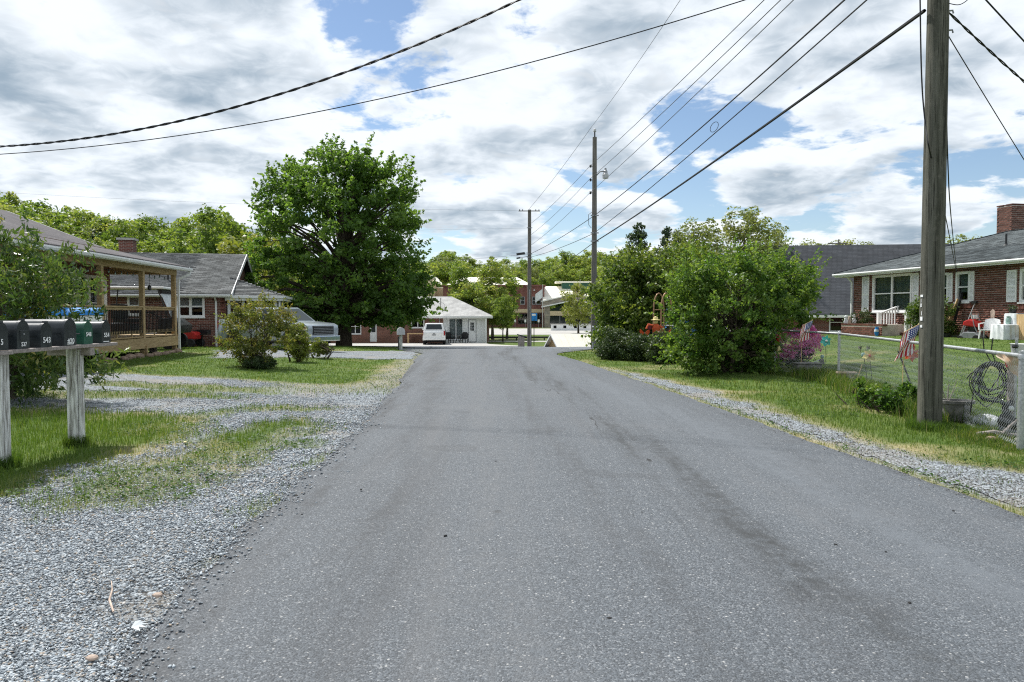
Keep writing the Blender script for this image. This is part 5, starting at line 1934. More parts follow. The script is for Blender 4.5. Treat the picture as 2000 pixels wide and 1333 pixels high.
# azalea
az = shrub('azalea', 'magenta flowering azalea behind the chain link fence', 1535, 735, 20.6, [(1530, 702, 44, 24, .5), (1560, 690, 24, 20, .4), (1500, 706, 22, 18, .4)], 90, 40, .15, .055, 'leaf_low')
P_, o_, v_, c_ = clump_points([(-.05, -.25, .66, .85, .45, .38), (.45, -.25, .80, .42, .4, .30), (-.5, -.25, .60, .45, .4, .30)], 190, 42, .12, rt, .8)
V_, F_ = leaf_quads(P_, .05 * rt.uniform(.7, 1.3, len(P_)), rt, o_, .8)
np_mesh('blossom', V_, F_, M['leaf_flower'], az, attrs={'var': ('FACE', v_)})
# plants at the stoop
shrub('climbing_shrub', 'tangled dark green shrub beside the white stair rail', 1800, 672, 27.2, [(1797, 625, 18, 28, .4), (1832, 630, 26, 34, .5), (1800, 600, 14, 16, .3), (1843, 605, 18, 16, .4), (1783, 600, 10, 10, .25), (1845, 650, 20, 20, .4)], 150, 55, .19, .08, 'leaf_hedge', aspect=.5)
shrub('planter_plant', 'grey green plants growing in the brick planter', 1675, 640, 31.9, [(1678, 622, 18, 12, .35), (1692, 618, 10, 12, .3), (1660, 626, 9, 7, .25)], 60, 40, .13, .07, 'leaf_low', aspect=.35)
# weeds and plants along the fence
for (px, py, s, lab) in ((1690, 790, 1.0, 'leafy plant at the fence below the pale yellow flower ornament'), (1735, 800, .9, 'leafy plant at the fence foot left of the near pole'), (1775, 795, .75, 'young plant at the fence foot touching the near pole')):
    g = gnd(px, py + 8)
    shrub('leafy_plant', lab, px, py + 8, g.y, [(px, py - 22, 15 * s, 26 * s, .2), (px + 8, py - 4, 15 * s, 14 * s, .2)], 40, 22, .09, .075, 'leaf_bush', 'leafy plants along the fence foot', aspect=.55, branches=4)


# tall grass along the fence
def fence_x(y):
    return np.interp(y, [8.65, 10.75, 13.3, 17.0, 19.5, 27.5, 36], [6.0, 6.5, 7.05, 7.55, 6.95, 5.4, 3.95])


n = 26000
fy = 1 / rt.uniform(1 / 21, 1 / 8.2, n)
fx = fence_x(fy) + rt.normal(-.12, .22, n)
fp = fbm(fx * 1.5, fy * 1.5, 77)
hh = (.08 + .26 * rt.random(n) * (fp > .42)) * s01(8, 11, fy)
grass_object('fence_grass', 'tall unmown grass growing through the chain link fence', fx, fy, tzn(fx, fy) - .01, hh, .006 * np.clip(fy / 8, 1, 3), np.clip(.15 + .6 * rt.random(n) * fp * 1.6 + .5 * (rt.random(n) < .18), 0, 1), rt, .7)
n = 1500
a_ = rt.uniform(0, 2 * PI, n)
for nm, lab, (qx, qy), rr in (('post_tuft', 'rough grass tuft at the foot of the right mailbox post', (150, 872), .14), ('post_tuft', 'rough grass tuft at the foot of the left mailbox post', (6, 916), .16), ('post_tuft', 'rough grass tuft at the foot of the near utility pole', (1815, 838), .30)):
    q = gnd(qx, qy)
    rr_2 = rr * np.sqrt(rt.random(n))
    fx, fy = q.x + np.cos(a_) * rr_2, q.y + np.sin(a_) * rr_2
    grass_object(nm, lab, fx, fy, tzn(fx, fy), .05 + .12 * rt.random(n), np.full(n, .006), np.clip(.1 + .5 * rt.random(n), 0, 1), rt, .8)


# ---- woodland: a few tree shapes, each standing many times
def proto(kind, seed):
    r = np.random.default_rng(seed)
    if kind == 'round':
        E = [(0, 0, 7.2, 3.1, 3.1, 3.2), (-1.5, .4, 5.6, 2.4, 2.4, 2.2), (1.6, -.3, 5.8, 2.3, 2.3, 2.3), (.3, .2, 9.4, 1.9, 1.9, 1.7)]
        return E, 170, 52, .72, .32, 'leaf_wood', 7.5, .22, 'bark'
    if kind == 'tall':
        E = [(0, 0, 8.0, 2.3, 2.3, 4.4), (.6, .2, 11.0, 1.5, 1.5, 2.2), (-.8, 0, 5.4, 2.1, 2.1, 2.2)]
        return E, 160, 52, .66, .30, 'leaf_wood', 10, .2, 'barkpale'
    if kind == 'pale':
        E = [(0, 0, 7.2, 2.3, 2.3, 3.2), (1.4, .2, 8.4, 1.5, 1.5, 1.7), (-1.2, 0, 8.8, 1.5, 1.5, 1.9), (.2, 0, 10.4, 1.2, 1.2, 1.3)]
        return E, 130, 40, .58, .24, 'leaf_pale', 9.5, .16, 'barkpale'
    if kind == 'lime':
        E = [(0, 0, 4.2, 2.6, 2.6, 2.6), (.8, 0, 5.6, 1.7, 1.7, 1.6), (-.9, .1, 3.2, 2.0, 2.0, 1.6)]
        return E, 110, 44, .6, .26, 'leaf_lime', 5.2, .14, 'bark'
    E = []
    for i in range(11):
        z = 1.6 + i * .92
        w = 2.3 * (1 - i / 12.5) * (1 if i % 2 else .82)
        E.append((.15 * math.sin(i * 2.1), .15 * math.cos(i * 1.7), z, w, w, .42))
    return E, 210, 40, .40, .24, 'leaf_fir', 10.9, .17, 'bark'


PROT = {}
WOODLAB = {
    'round': 'broad yellow green tree in the wood behind the houses', 'tall': 'tall narrow green tree in the wood behind the houses',
    'pale': 'thin pale spring tree in the wood behind the houses', 'fir': 'dark conifer in the wood behind the houses', 'lime': 'round lime green tree in the wood behind the houses'}


def wood_tree(kind, var, x, y, h, label=None, name=None, wide=1.0, group='trees of the wood behind the houses', rz=None, dz=0.0):
    key = (kind, var)
    base_h = {'round': 11.0, 'tall': 13.2, 'pale': 11.7, 'lime': 7.2, 'fir': 12.2}[kind]
    s = h / base_h
    nm = name or {'round': 'broadleaf_tree', 'tall': 'tall_tree', 'pale': 'spring_tree', 'lime': 'lime_tree', 'fir': 'conifer_tree'}[kind]
    lab = label or WOODLAB[kind]
    loc = (x, y, tz(x, y) - .1 + dz)
    rz = random.uniform(0, 6.28) if rz is None else rz
    if key not in PROT:
        E, nc, per, cr, leaf, lm, th, tr, bm = proto(kind, 100 + var + len(kind) * 7)
        r = np.random.default_rng(200 + var * 3 + len(kind))
        o = tree(nm, lab, 'tree', loc, E, nc, per, cr, leaf, lm, r, th, tr, bm, group, branches=26, shell=.5, ground=.8)
        o.rotation_euler = (0, 0, rz)
        o.scale = (s * wide, s * wide, s)
        PROT[key] = o
    else:
        o = copy_tree(PROT[key], None, loc, rz, (s * wide, s * wide, s), lab)
        o.name = nm
        if group:
            o['group'] = group
        elif 'group' in o:
            del o['group']
    return o


# left wood: the tree line seen above the two houses
def line_top(px):
    return np.interp(px, [-150, 0, 40, 90, 130, 180, 240, 290, 330, 380, 430, 470, 540], [350, 372, 392, 404, 402, 424, 430, 420, 442, 425, 428, 470, 455])


i = 0
for row, (Y, dy, step) in enumerate(((118, 0, 30), (96, 14, 34), (84, 34, 40))):
    px = -170 + row * 13
    while px < 560:
        Yj = Y + random.uniform(-5, 5)
        top = line_top(px) + dy + random.uniform(-8, 14)
        p = at(px, top, Yj)
        h = p.z - tz(p.x, Yj)
        if h > 3:
            kind = random.choice(['round', 'round', 'tall', 'round', 'tall', 'round', 'tall', 'pale', 'fir'])
            wood_tree(kind, random.randrange(3), p.x, Yj, h, wide=random.uniform(.95, 1.35))
        px += step + random.uniform(-6, 8)
# centre and right: far wood on the rise behind the brick building
def line_top2(px):
    return np.interp(px, [540, 760, 820, 850, 870, 900, 940, 1000, 1040, 1080, 1130, 1190, 1230, 1260, 1340, 1480], [520, 520, 500, 498, 480, 496, 506, 505, 508, 500, 492, 490, 484, 492, 500, 520])


for row, (Y, dy, step) in enumerate(((265, 0, 24), (235, 12, 24), (212, 26, 28))):
    px = 560 + row * 9
    while px < 1400:
        Yj = Y + random.uniform(-7, 7)
        p = at(px, line_top2(px) + dy + random.uniform(-7, 10), Yj)
        h = p.z - tz(p.x, Yj)
        if h > 4:
            wood_tree(random.choice(['round', 'tall', 'round', 'tall', 'pale'] if px < 1060 else ['round', 'tall', 'round']), random.randrange(3), p.x, Yj, h, wide=random.uniform(.9, 1.25), label='tree in the far wood behind the brick public building', group='far wood behind the brick public building')
        px += step + random.uniform(-5, 6)
# single trees one can tell apart
def single(kind, var, px, base_y, top_py, Y, label, name=None, wide=1.0):
    p = at(px, top_py, Y)
    h = p.z - tz(p.x, Y)
    wood_tree(kind, var, p.x, Y, h, label, name, wide, group=None)


single('round', 0, 415, 0, 412, 72, 'bushy green tree rising behind the gable house roof', 'broadleaf_tree', 1.05)
single('lime', 0, 500, 0, 462, 47, 'yellow green tree between the gable house and the maple', 'broadleaf_tree', 1.25)
single('lime', 1, 480, 0, 500, 66, 'low bright tree behind the gable house ridge end', 'broadleaf_tree', 1.2)
single('tall', 0, 903, 0, 508, 79, 'left tree of the pair behind the white sided house', 'tall_tree', .95)
single('tall', 1, 962, 0, 505, 80, 'tall tree behind the white sided house with dull green crown', 'tall_tree', 1.15)
single('round', 2, 935, 0, 548, 77, 'broad tree filling in behind the white sided house', 'broadleaf_tree', 1.35)
single('tall', 2, 990, 0, 535, 82, 'tree with drooping crown between the white sided house and crossarm pole', 'tall_tree', 1.15)
single('round', 1, 982, 0, 575, 73, 'leafy young tree at the corner of the white sided house', 'broadleaf_tree', .8)
single('lime', 2, 1130, 0, 556, 104, 'round lime green tree before the brick public building', 'lime_tree', .95)
single('fir', 0, 1246, 0, 408, 50, 'slim dark spruce standing above the hedge', 'spruce_tree', 1.0)
single('fir', 1, 1300, 0, 424, 62, 'ragged dark pine beside the slim spruce', 'pine_tree', .85)
single('fir', 2, 1326, 0, 430, 66, 'second ragged pine behind the hedge', 'pine_tree', .85)
single('pale', 0, 1368, 0, 414, 56, 'pale spring tree behind the big bush', 'spring_tree', 1.0)
single('pale', 1, 1455, 0, 402, 52, 'tall pale willow like tree behind the big bush', 'spring_tree', 1.25)
single('pale', 2, 1513, 0, 436, 58, 'wispy pale tree beside the dark slate roof', 'spring_tree', .85)
single('round', 1, 1270, 0, 490, 70, 'green tree filling behind the hedge', 'broadleaf_tree', 1.0)
single('round', 0, 1210, 0, 498, 90, 'green tree left of the slim spruce', 'broadleaf_tree', 1.1)
for px, tp, lb in ((1584, 470, 'tree top over the slate roof nearest the big bush'), (1645, 468, 'tree top over the slate roof behind the distant pole'), (1688, 472, 'small tree top over the slate roof beyond the distant pole')):
    single('pale', 1, px, 0, tp, 120, lb, 'spring_tree', 1.4)
single('pale', 0, 1885, 0, 450, 90, 'pale tree top showing over the bungalow roof', 'spring_tree', 1.5)
single('pale', 2, 1998, 0, 436, 90, 'pale tree top beside the bungalow chimney', 'spring_tree', 1.3)
single('tall', 2, 1185, 0, 600, 44, 'small tree beside the tall grey pole', 'tall_tree', .8)
# ------------------------------------------------------------------ utility poles
def pole(name, label, base, h, r0, r1, m, sides=20):
    R = thing(name, label, 'utility pole', base)
    rnd = random.Random(int(h * 10))
    pts = [(0, 0, -.3 + (h + .3) * i / 14) for i in range(15)]
    mb = MB().tube(pts, [r0 + (r1 - r0) * i / 14 for i in range(15)], sides)
    mb.build('shaft', m, R, smooth_=True)
    return R


NP = gnd(1815, 836)
POLE1 = pole('utility_pole', 'thick weathered wooden utility pole beside the chain link fence', NP, 11.9, .158, .112, M['polewood'], 28)
MP = Vector((at(1160, 640, 37.0).x, 37.0, tz(4.1, 37)))
POLE2 = pole('utility_pole', 'slim grey utility pole with a street lamp beside the hedge', MP, 10.55, .155, .105, M['polefar'])
FP = Vector((at(1034, 640, 54.0).x, 54.0, tz(1.3, 54)))
POLE3 = pole('utility_pole', 'dark utility pole with crossarm and hanging signs past the lane', FP, at(1034, 410, 54).z - tz(1.3, 54), .165, .12, M['polefar'])


def pole_details():
    # near pole: band, tags and digits on the face turned to the lane
    c = Vector((0, 0, CAMZ)) - NP
    c.z = 0
    c.normalize()
    lft = Vector((c.y, -c.x, 0))
    if lft.x > 0:
        lft = -lft

    def on_pole(px, py):
        z = at(px, py, NP.y - .15).z
        rr = .158 + (.112 - .158) * (z + .3) / 12.2
        off = (1818 - px) / FPX * NP.y
        th = math.asin(max(-.97, min(.97, off / rr)))
        nrm = c * math.cos(th) + lft * math.sin(th)
        return nrm * (rr + .003), z - NP.z, nrm, rr
    z = at(1805, 552, NP.y).z - NP.z
    bd = MB()
    V, F = [], []
    for i in range(9):
        th = -.15 + 1.35 * i / 8
        nrm = c * math.cos(th) + lft * math.sin(th)
        for dz in (-.022, .022):
            V.append(tuple(nrm * .148 + Vector((0, 0, z + dz))))
        if i:
            F.append((2 * i - 2, 2 * i, 2 * i + 1, 2 * i - 1))
    bd.add(V, F).build('metal_band', M['galv'], POLE1, fix=False)
    for px, py, w, h in ((1801, 578, .05, .032), (1801, 623, .045, .055), (1801, 638, .04, .035)):
        p, z, nrm, rr = on_pole(px, py)
        t = Vector((-nrm.y, nrm.x, 0))
        q = p + Vector((0, 0, z))
        MB().bar(q - t * w / 2, q + t * w / 2, .006, h).build('tag_plate', M['ink'], POLE1)
    for px, py, s in ((1800, 588, '1'), (1800, 597, '0'), (1801, 613, '1')):
        p, z, nrm, rr = on_pole(px, py)
        text_mesh('tag_digit', s, .075, M['ink'], POLE1, p + Vector((0, 0, z)), (PI / 2, 0, math.atan2(nrm.y, nrm.x) + PI / 2))
    # brackets at the top of what shows
    for py in (22, 60):
        zz = at(1835, py, NP.y).z - NP.z
        MB().tube([(.13, 0, zz), (.19, -.02, zz), (.20, -.02, zz - .04)], .012, 6).build('cable_hook', M['steel'], POLE1)
    # mid pole
    zt = 10.55
    MB().tube([(0, 0, zt - .05), (0, 0, zt + .28)], .035, 7).build('pin', M['black'], POLE2)
    MB().lathe([(.02, 0), (.085, .03), (.06, .08), (.08, .12), (.03, .17)], 9, (0, 0, zt + .25)).build('insulator', M['mailgrey'], POLE2)
    for py in (325, 352, 377):
        z = at(1152, py, 37).z - MP.z
        MB().lathe([(.03, -.07), (.06, -.05), (.035, 0), (.06, .05), (.03, .07)], 8, (-.2, 0, z)).tube([(-.2, 0, z), (-.08, 0, z)], .02, 5).build('spool_insulator', M['black'], POLE2)
    z = at(1163, 341, 37).z - MP.z
    MB().tube([(.1, 0, z - .05), (.25, -.02, z + .12), (.42, -.03, z + .15), (.52, -.04, z + .14)], .03, 7).build('lamp_arm', M['steel'], POLE2)
    lm_ = MB().lathe([(.05, .30), (.06, .2), (.10, .16), (.10, .08), (.13, .02)], 10, (.54, -.04, z)).build('lamp_head', M['steel'], POLE2)
    MB().lathe([(.13, .02), (.16, -.03), (.15, -.20), (.09, -.22)], 10, (.54, -.04, z)).build('lamp_glass', M['mailgrey'], lm_)
    for py in (422, 456, 472):
        z = at(1160, py, 37).z - MP.z
        MB().box(-.2, .2, -.17, -.135, z - .03, z + .03).build('clamp', M['steel'], POLE2)
    MB().tube([(-.14, -.02, at(1150, 415, 37).z - MP.z), (-.3, -.02, at(1145, 420, 37).z - MP.z), (-.28, -.02, at(1147, 440, 37).z - MP.z), (-.15, -.02, at(1152, 446, 37).z - MP.z)], .012, 5).build('loop', M['wire'], POLE2)
    # far pole
    z = at(1034, 413, 54).z - FP.z
    MB().box(-.80, .75, -.20, -.12, z - .035, z + .025).build('crossarm', M['polefar'], POLE3)
    for x in (-.72, -.5, .45, .68):
        MB().lathe([(.02, 0), (.035, .03), (.02, .10)], 7, (x, -.16, z + .025)).build('insulator', M['black'], POLE3)
    for py in (446, 497, 503):
        z = at(1034, py, 54).z - FP.z
        MB().box(-.20, .20, -.2, -.165, z - .03, z + .03).build('clamp', M['steel'], POLE3)
    z1, z2 = at(1017, 497, 54).z - FP.z, at(1013, 505, 54).z - FP.z
    MB().bar((-.95, -.2, z1 - .03), (-.34, -.2, z1 + .06), .05, .17).build('hanging_case', M['black'], POLE3)
    MB().bar((-.95, -.2, z2 - .02), (-.66, -.2, z2 + .03), .05, .11).build('hanging_case', M['black'], POLE3)
    MB().tube([(-.66, -.2, z2 + .02), (-.12, -.1, z2 + .14)], .015, 4).tube([(-.34, -.2, z1 + .05), (-.12, -.1, z1 + .1)], .015, 4).build('strand', M['wire'], POLE3)
    # guy wire with pale guard
    MB().tube([(.0, -.14, 4.2), (.1, -.8, -.05)], .015, 5).build('guy_wire', M['galv'], POLE3)


pole_details()


# ------------------------------------------------------------------ overhead wires
def wire(label, pts, r, m='wire', sag=0.0, n=24, name='overhead_wire', twist=False):
    pts = [Vector(p) for p in pts]
    path = []
    if len(pts) == 2:
        a, b = pts
        for i in range(n + 1):
            t = i / n
            path.append(a.lerp(b, t) - Vector((0, 0, sag * 4 * t * (1 - t))))
    else:
        for i in range(len(pts) - 1):
            p0, p1, p2, p3 = pts[max(i - 1, 0)], pts[i], pts[i + 1], pts[min(i + 2, len(pts) - 1)]
            for k in range(6):
                t = k / 6
                path.append(.5 * ((2 * p1) + (p2 - p0) * t + (2 * p0 - 5 * p1 + 4 * p2 - p3) * t * t + (3 * p1 - p0 - 3 * p2 + p3) * t ** 3))
        path.append(pts[-1])
    R = thing(name, label, 'wire', path[0])
    o = path[0].copy()
    loc = [p - o for p in path]
    if twist:
        L = sum((loc[i + 1] - loc[i]).length for i in range(len(loc) - 1))
        m_ = int(L / .09)
        mb = MB()
        for s in range(2):
            q = []
            for i in range(m_ + 1):
                f = i / m_ * (len(loc) - 1)
                k = min(int(f), len(loc) - 2)
                p = loc[k].lerp(loc[k + 1], f - k)
                a = i * .95 + s * PI
                q.append(p + Vector((0, math.cos(a), math.sin(a))) * r * .8)
            mb.tube(q, r * .75, 4, False)
        mb.build('cable', M[m], R, smooth_=True, fix=False)
    else:
        MB().tube(loc, r, 5, False).build('cable', M[m], R, smooth_=True, fix=False)
    return R


D1, D2, D3 = NP.y, 37.0, 54.0
wire('thin top wire from the near pole to the top of the lamp pole', [at(1822, -770, D1), at(1158, 245, D2)], .008, 'thinwire', .25)
wire('thin top wire from the lamp pole down to the crossarm pole', [at(1157, 246, D2), at(1034, 408, D3)], .010, 'thinwire', .12)
for (y2, x1, dx, lab, lab2, y3) in ((325, 1497, 0, 'upper', 'upper', 440), (350, 1530, 0, 'middle', 'middle', 462), (377, 1556, 0, 'lower', 'lower', 482)):
    sl_ = y2 / (x1 - 1158.0)
    wire(lab + ' of three parallel power wires between near pole and lamp pole', [at(1815, y2 - sl_ * 657 - 14, D1), at(1152, y2, D2)], .010, 'thinwire', .10)
    wire(lab2 + ' of three parallel power wires between lamp pole and crossarm pole', [at(1152, y2, D2), at(1033, y3, D3)], .010, 'thinwire', .15)
cw = wire('thick looped cable from the near pole to the lamp pole', [at(1815, -150, D1), at(1160, 422, D2)], .016, 'wire', .16)
lo = []
q0 = at(1395, 250, 20.3) - Vector(cw.location)
for i in range(15):
    a = i / 14 * 2 * PI
    lo.append(q0 + Vector((.10 * math.cos(a) + .05 * math.sin(a), 0, .02 + .14 * math.sin(a))))
MB().tube(lo, .008, 5, False).build('slack_loop', M['wire'], cw, smooth_=True, fix=False)
wire('plain cable below the looped cable from near pole to lamp pole', [at(1815, -108, D1), at(1160, 456, D2)], .013, 'wire', .12)
wire('thickest lowest cable from the near pole to the lamp pole', [at(1806, 21, D1), at(1160, 474, D2)], .026, 'wire', .10)
wire('low cable running on from the lamp pole to the crossarm pole', [at(1160, 422, D2), at(1034, 497, D3)], .016, 'wire', .12)
wire('second low cable running on from the lamp pole to the crossarm pole', [at(1160, 456, D2), at(1034, 503, D3)], .014, 'wire', .12)
wire('third low cable from the lamp pole sagging to the wood', [at(1160, 474, D2), at(1028, 560, 95)], .018, 'wire', .2)
wire('thick twisted cable from near pole across the lane to the porch house', [at(1812, -460, D1), at(-500, 236, 16.0)], .015, 'wire', 2.3, 40, twist=True)
wire('thin cable from near pole across the lane to the porch house', [at(1812, -120, D1), at(-500, 296, 16.0)], .0085, 'wire', 1.1, 40)
wire('thick twisted cable from near pole to the right', [at(1848, 20, D1), at(2250, 352, 13.0)], .015, 'wire', .12, 16, twist=True)
wire('thin steep cable from near pole to the right', [at(1846, 60, D1), at(2100, 470, 15.0)], .0075, 'wire', .03, 16)
wire('short cable high on the right of the near pole', [at(1850, -82, D1), at(2250, 352, 12.0)], .012, 'wire', .0, 16)
wire('loose cable hanging across the face of the near pole to the bungalow', [at(1795, -200, D1 - .16), at(1797, 0, D1 - .17), at(1800, 150, D1 - .17), at(1807, 240, D1 - .17), at(1818, 305, D1 - .15), at(1840, 390, 13.0), at(1868, 532, 26.6)], .010, 'wire')
wire('loose cable hanging behind the near pole to the bungalow', [at(1847, 40, D1 + .05), at(1848, 160, D1 + .1), at(1851, 310, D1 + .3), at(1858, 430, 14.0), at(1869, 534, 26.6)], .009, 'wire')
wire('tangle of thin cable high on the near pole', [at(1846, 5, D1 - .05), at(1870, 10, D1 - .2), at(1885, 4, D1 - .2), at(1893, -6, D1 - .1), at(1880, -12, D1)], .006, 'wire')
wire('upper cross street wire on the left of the crossarm pole', [at(1012, 412, D3), at(-80, 371, 47)], .005, 'thinwire', .25)
wire('middle cross street wire on the left of the crossarm pole', [at(1030, 446, D3), at(-80, 452, 50)], .004, 'thinwire', .15)
wire('lower cross street wire on the left of the crossarm pole', [at(1030, 497, D3), at(560, 520, 50)], .009, 'thinwire', .2)

# far small pole over the slate roof
q = at(1638, 468, 110)
R_ = thing('distant_pole', 'distant utility pole with crossarm above the dark slate roof', 'utility pole', (q.x, 110, tz(q.x, 110)))
MB().tube([(0, 0, -.2), (0, 0, q.z - tz(q.x, 110))], [.15, .11], 7).build('shaft', M['polefar'], R_)
MB().box(-1.6, 1.3, -.06, .06, q.z - tz(q.x, 110) - .7, q.z - tz(q.x, 110) - .55).build('crossarm', M['polefar'], R_)


# ------------------------------------------------------------------ chain link fence
def chain_fence():
    R = thing('chain_link_fence', 'galvanised chain link fence with tubular top rail along the right yard', 'fence', (6.0, 8.65, 0))
    o = Vector(R.location)
    H = 1.10
    nodes = [(6.0, 8.65), (6.5, 10.75), (7.05, 13.3), (7.55, 17.0), (6.95, 19.5), (6.2, 23.5), (5.4, 27.5), (4.7, 31.5), (3.95, 36.0)]
    P = [Vector((x, y, tz(x, y))) - o for x, y in nodes]
    for i, p in enumerate(P):
        if i == 1:
            continue
        if i == 2:
            p = Vector((6.8, 12.1, tz(6.8, 12.1))) - o
        r = .040 if i in (0, 6) else .030
        MB().tube([p - Vector((0, 0, .1)), p + Vector((0, 0, H + (.06 if i in (0, 6) else -.02)))], r, 12).lathe([(r + .008, H - .03), (r + .010, H + .0), (r * .8, H + .05), (.005, H + .07)], 12, tuple(p)).build('post', M['galv'], R, smooth_=True)
    d = Vector((.14, .1, 0))
    MB().tube([P[6] + d - Vector((0, 0, .1)), P[6] + d + Vector((0, 0, H + .04))], .03, 10).build('post', M['galv'], R, smooth_=True)
    for a, b in zip(P[:-1], P[1:]):
        MB().tube([a + Vector((0, 0, H)), b + Vector((0, 0, H))], .027, 10).build('top_rail', M['galv'], R, smooth_=True)
    s = .056
    for k, (a, b) in enumerate(zip(P[:-1], P[1:])):
        L = (b - a).length
        u = (b - a) / L
        nw = Vector((-u.y, u.x, 0)).normalized()
        nc = int(L / s)
        nz = int((H - .04) / s)
        far_ = k > 4
        rr = .0034 if not far_ else .003
        V, F = [], []
        for i in range(0, nc, 1 if not far_ else 2):
            st = 1 if not far_ else 2
            base = len(V)
            for j in range(nz + 1):
                t = (i + (j % 2) * st) * s
                p = a + u * t + Vector((0, 0, .03 + j * s)) + nw * (.003 if j % 2 else -.003)
                for q in range(3):
                    an = q * 2.094
                    V.append(tuple(p + u * rr * math.cos(an) + nw * rr * math.sin(an)))
                if j:
                    for q in range(3):
                        q2 = (q + 1) % 3
                        F.append((base + 3 * j - 3 + q, base + 3 * j - 3 + q2, base + 3 * j + q2, base + 3 * j + q))
        m_ = np_mesh('wire_mesh', np.array(V), np.array(F), M['meshwire'], R)
        m_['kind'] = 'stuff'


chain_fence()


# ------------------------------------------------------------------ mailboxes
def mailbox_row():
    b1, b2 = gnd(3, 916), gnd(149, 871)
    R = thing('mailbox_stand', 'weathered white posts carrying a plank shelf for six mailboxes', 'mailbox stand', (b2.x, b2.y, 0))
    o = Vector(R.location)
    for b, w, lab in ((b1, .065, None), (b2, .065, None)):
        q = b - o
        MB().box(q.x - w, q.x + w, q.y - w, q.y + w, q.z - .25, 1.185).build('post', M['oldwhite'], R, bevel=.006, seg=1)
    q = b2 - o
    MB().box(q.x + .075, q.x + .10, q.y - .06, q.y + .02, .03, 1.17).build('batten', M['oldwhite'], R)
    xs0, xs1 = -.30, .22
    MB().box(xs0, xs1, 7.45 - o.y + .0, 9.42 - o.y, 1.195, 1.235).build('shelf_plank', M['woodgrey'], R, bevel=.004, seg=1)
    MB().box(xs0 + .03, xs1 + .02, 6.6 - o.y, 7.42 - o.y, 1.19, 1.228).build('shelf_plank', M['woodgrey'], R, bevel=.004, seg=1)
    MB().box(xs0, xs1, q.y - .045, q.y + .045, 1.10, 1.19).build('bracket', M['woodgrey'], R)
    zt = 1.237
    specs = [(2, 7.29, .19, .27, 'mailblack', '5', 'black mailbox with a white number patch, first on the plank shelf'),
             (45, 7.62, .19, .29, 'mailblack', '537', 'black mailbox numbered 537 with raised door panel'),
             (90, 7.98, .17, .26, 'mailblack', '543', 'black mailbox with large white digits 543'),
             (137, 8.42, .21, .30, 'mailblack', '#20', 'largest black mailbox marked #20 beside the green one'),
             (172, 8.80, .16, .265, 'mailgreen', '548', 'dark green mailbox numbered 548'),
             (207, 9.18, .17, .265, 'mailblack', '554', 'black mailbox numbered 554 at the end of the shelf')]
    for i, (px, y, w, h, mt, num, lab) in enumerate(specs):
        x = at(px, 640, y).x
        B = thing('mailbox', lab, 'mailbox', (x, y, zt), random.uniform(-.05, .05), 'mailboxes on the plank shelf')
        r = w / 2
        L = .50 if i != 3 else .55

        def prof(rr, top):
            pts = [(-rr, 0), (rr, 0), (rr, top - rr)]
            pts += [(rr * math.cos(a), top - rr + rr * math.sin(a)) for a in [PI * k / 10 for k in range(1, 10)]]
            return pts + [(-rr, top - rr)]
        MB().prism(prof(r, h), -L, -.012, 'YZ').build('body', M[mt], B, smooth_=True)
        dr = MB().prism(prof(r + .007, h + .006), -.03, .0, 'YZ').build('door', M[mt], B, smooth_=True)
        if i == 1:
            MB().prism([(-r * .55, .09), (r * .55, .09), (r * .55, .19), (-r * .55, .19)], .0, .005, 'YZ').build('panel', M[mt], dr, bevel=.002, seg=1)
            MB().ball((.008, 0, .15), .010).build('emblem', M['steel'], dr)
        MB().box(-.035, .012, -.014, .014, h - .005, h + .022).build('latch', M[mt], dr)
        MB().box(-.33, -.05, -r - .006, -r, h * .45, h * .45 + .012).build('flag_arm', M['steel' if i == 4 else mt], B)
        text_mesh('number', num, {2: .085, 1: .06, 3: .08, 4: .07, 5: .075}.get(i, .08), M['ink'], dr, (.0065, 0, {2: .075, 1: .045, 3: .05, 4: .115, 5: .095}.get(i, .08)), (PI / 2, 0, PI / 2))
        if i in (3, 5):
            MB().box(.0, .0015, -.06, .06, .012, .022).build('strip', M['ink'], dr)


mailbox_row()


def mailbox_single():
    g = gnd(783, 685)
    Y = g.y
    R = thing('roadside_mailbox', 'pale grey mailbox on a single white post by the side street', 'mailbox', g, .2)
    k = Y / FPX
    hp = at(783, 654, Y).z - g.z
    MB().box(-.07, .07, -.07, .07, -.2, hp).build('post', M['oldwhite'], R)
    MB().box(-.13, -.075, -.06, .06, -.2, hp - .1).build('post_shade', M['black'], R)  # black strip stands in for the shade on the post's left face
    w, h = .17, .33
    pts = [(-w, 0), (w, 0), (w, h - w)] + [(w * math.cos(a), h - w + w * math.sin(a)) for a in [PI * i / 8 for i in range(1, 8)]] + [(-w, h - w)]
    MB().prism([(x, z + hp) for x, z in pts], -.3, .3, 'XZ').build('box', M['mailgrey'], R, smooth_=True)
    MB().prism([(x * 1.05, z * 1.02 + hp) for x, z in pts], -.325, -.30, 'XZ').build('door', M['mailgrey'], R, smooth_=True)


mailbox_single()
# ------------------------------------------------------------------ vehicles
def bil(q, s, t):
    a, b, c, d = [Vector(x) for x in q]
    return a.lerp(b, s).lerp(d.lerp(c, s), t)


def panel(q, s0, s1, t0, t1, off):
    p = [bil(q, s0, t0), bil(q, s1, t0), bil(q, s1, t1), bil(q, s0, t1)]
    n = (p[1] - p[0]).cross(p[3] - p[0]).normalized()
    mb = MB()
    mb.add([v + n * off for v in p] + [v - n * .004 for v in p], [(0, 1, 2, 3), (0, 4, 5, 1), (1, 5, 6, 2), (2, 6, 7, 3), (3, 7, 4, 0)])
    return mb


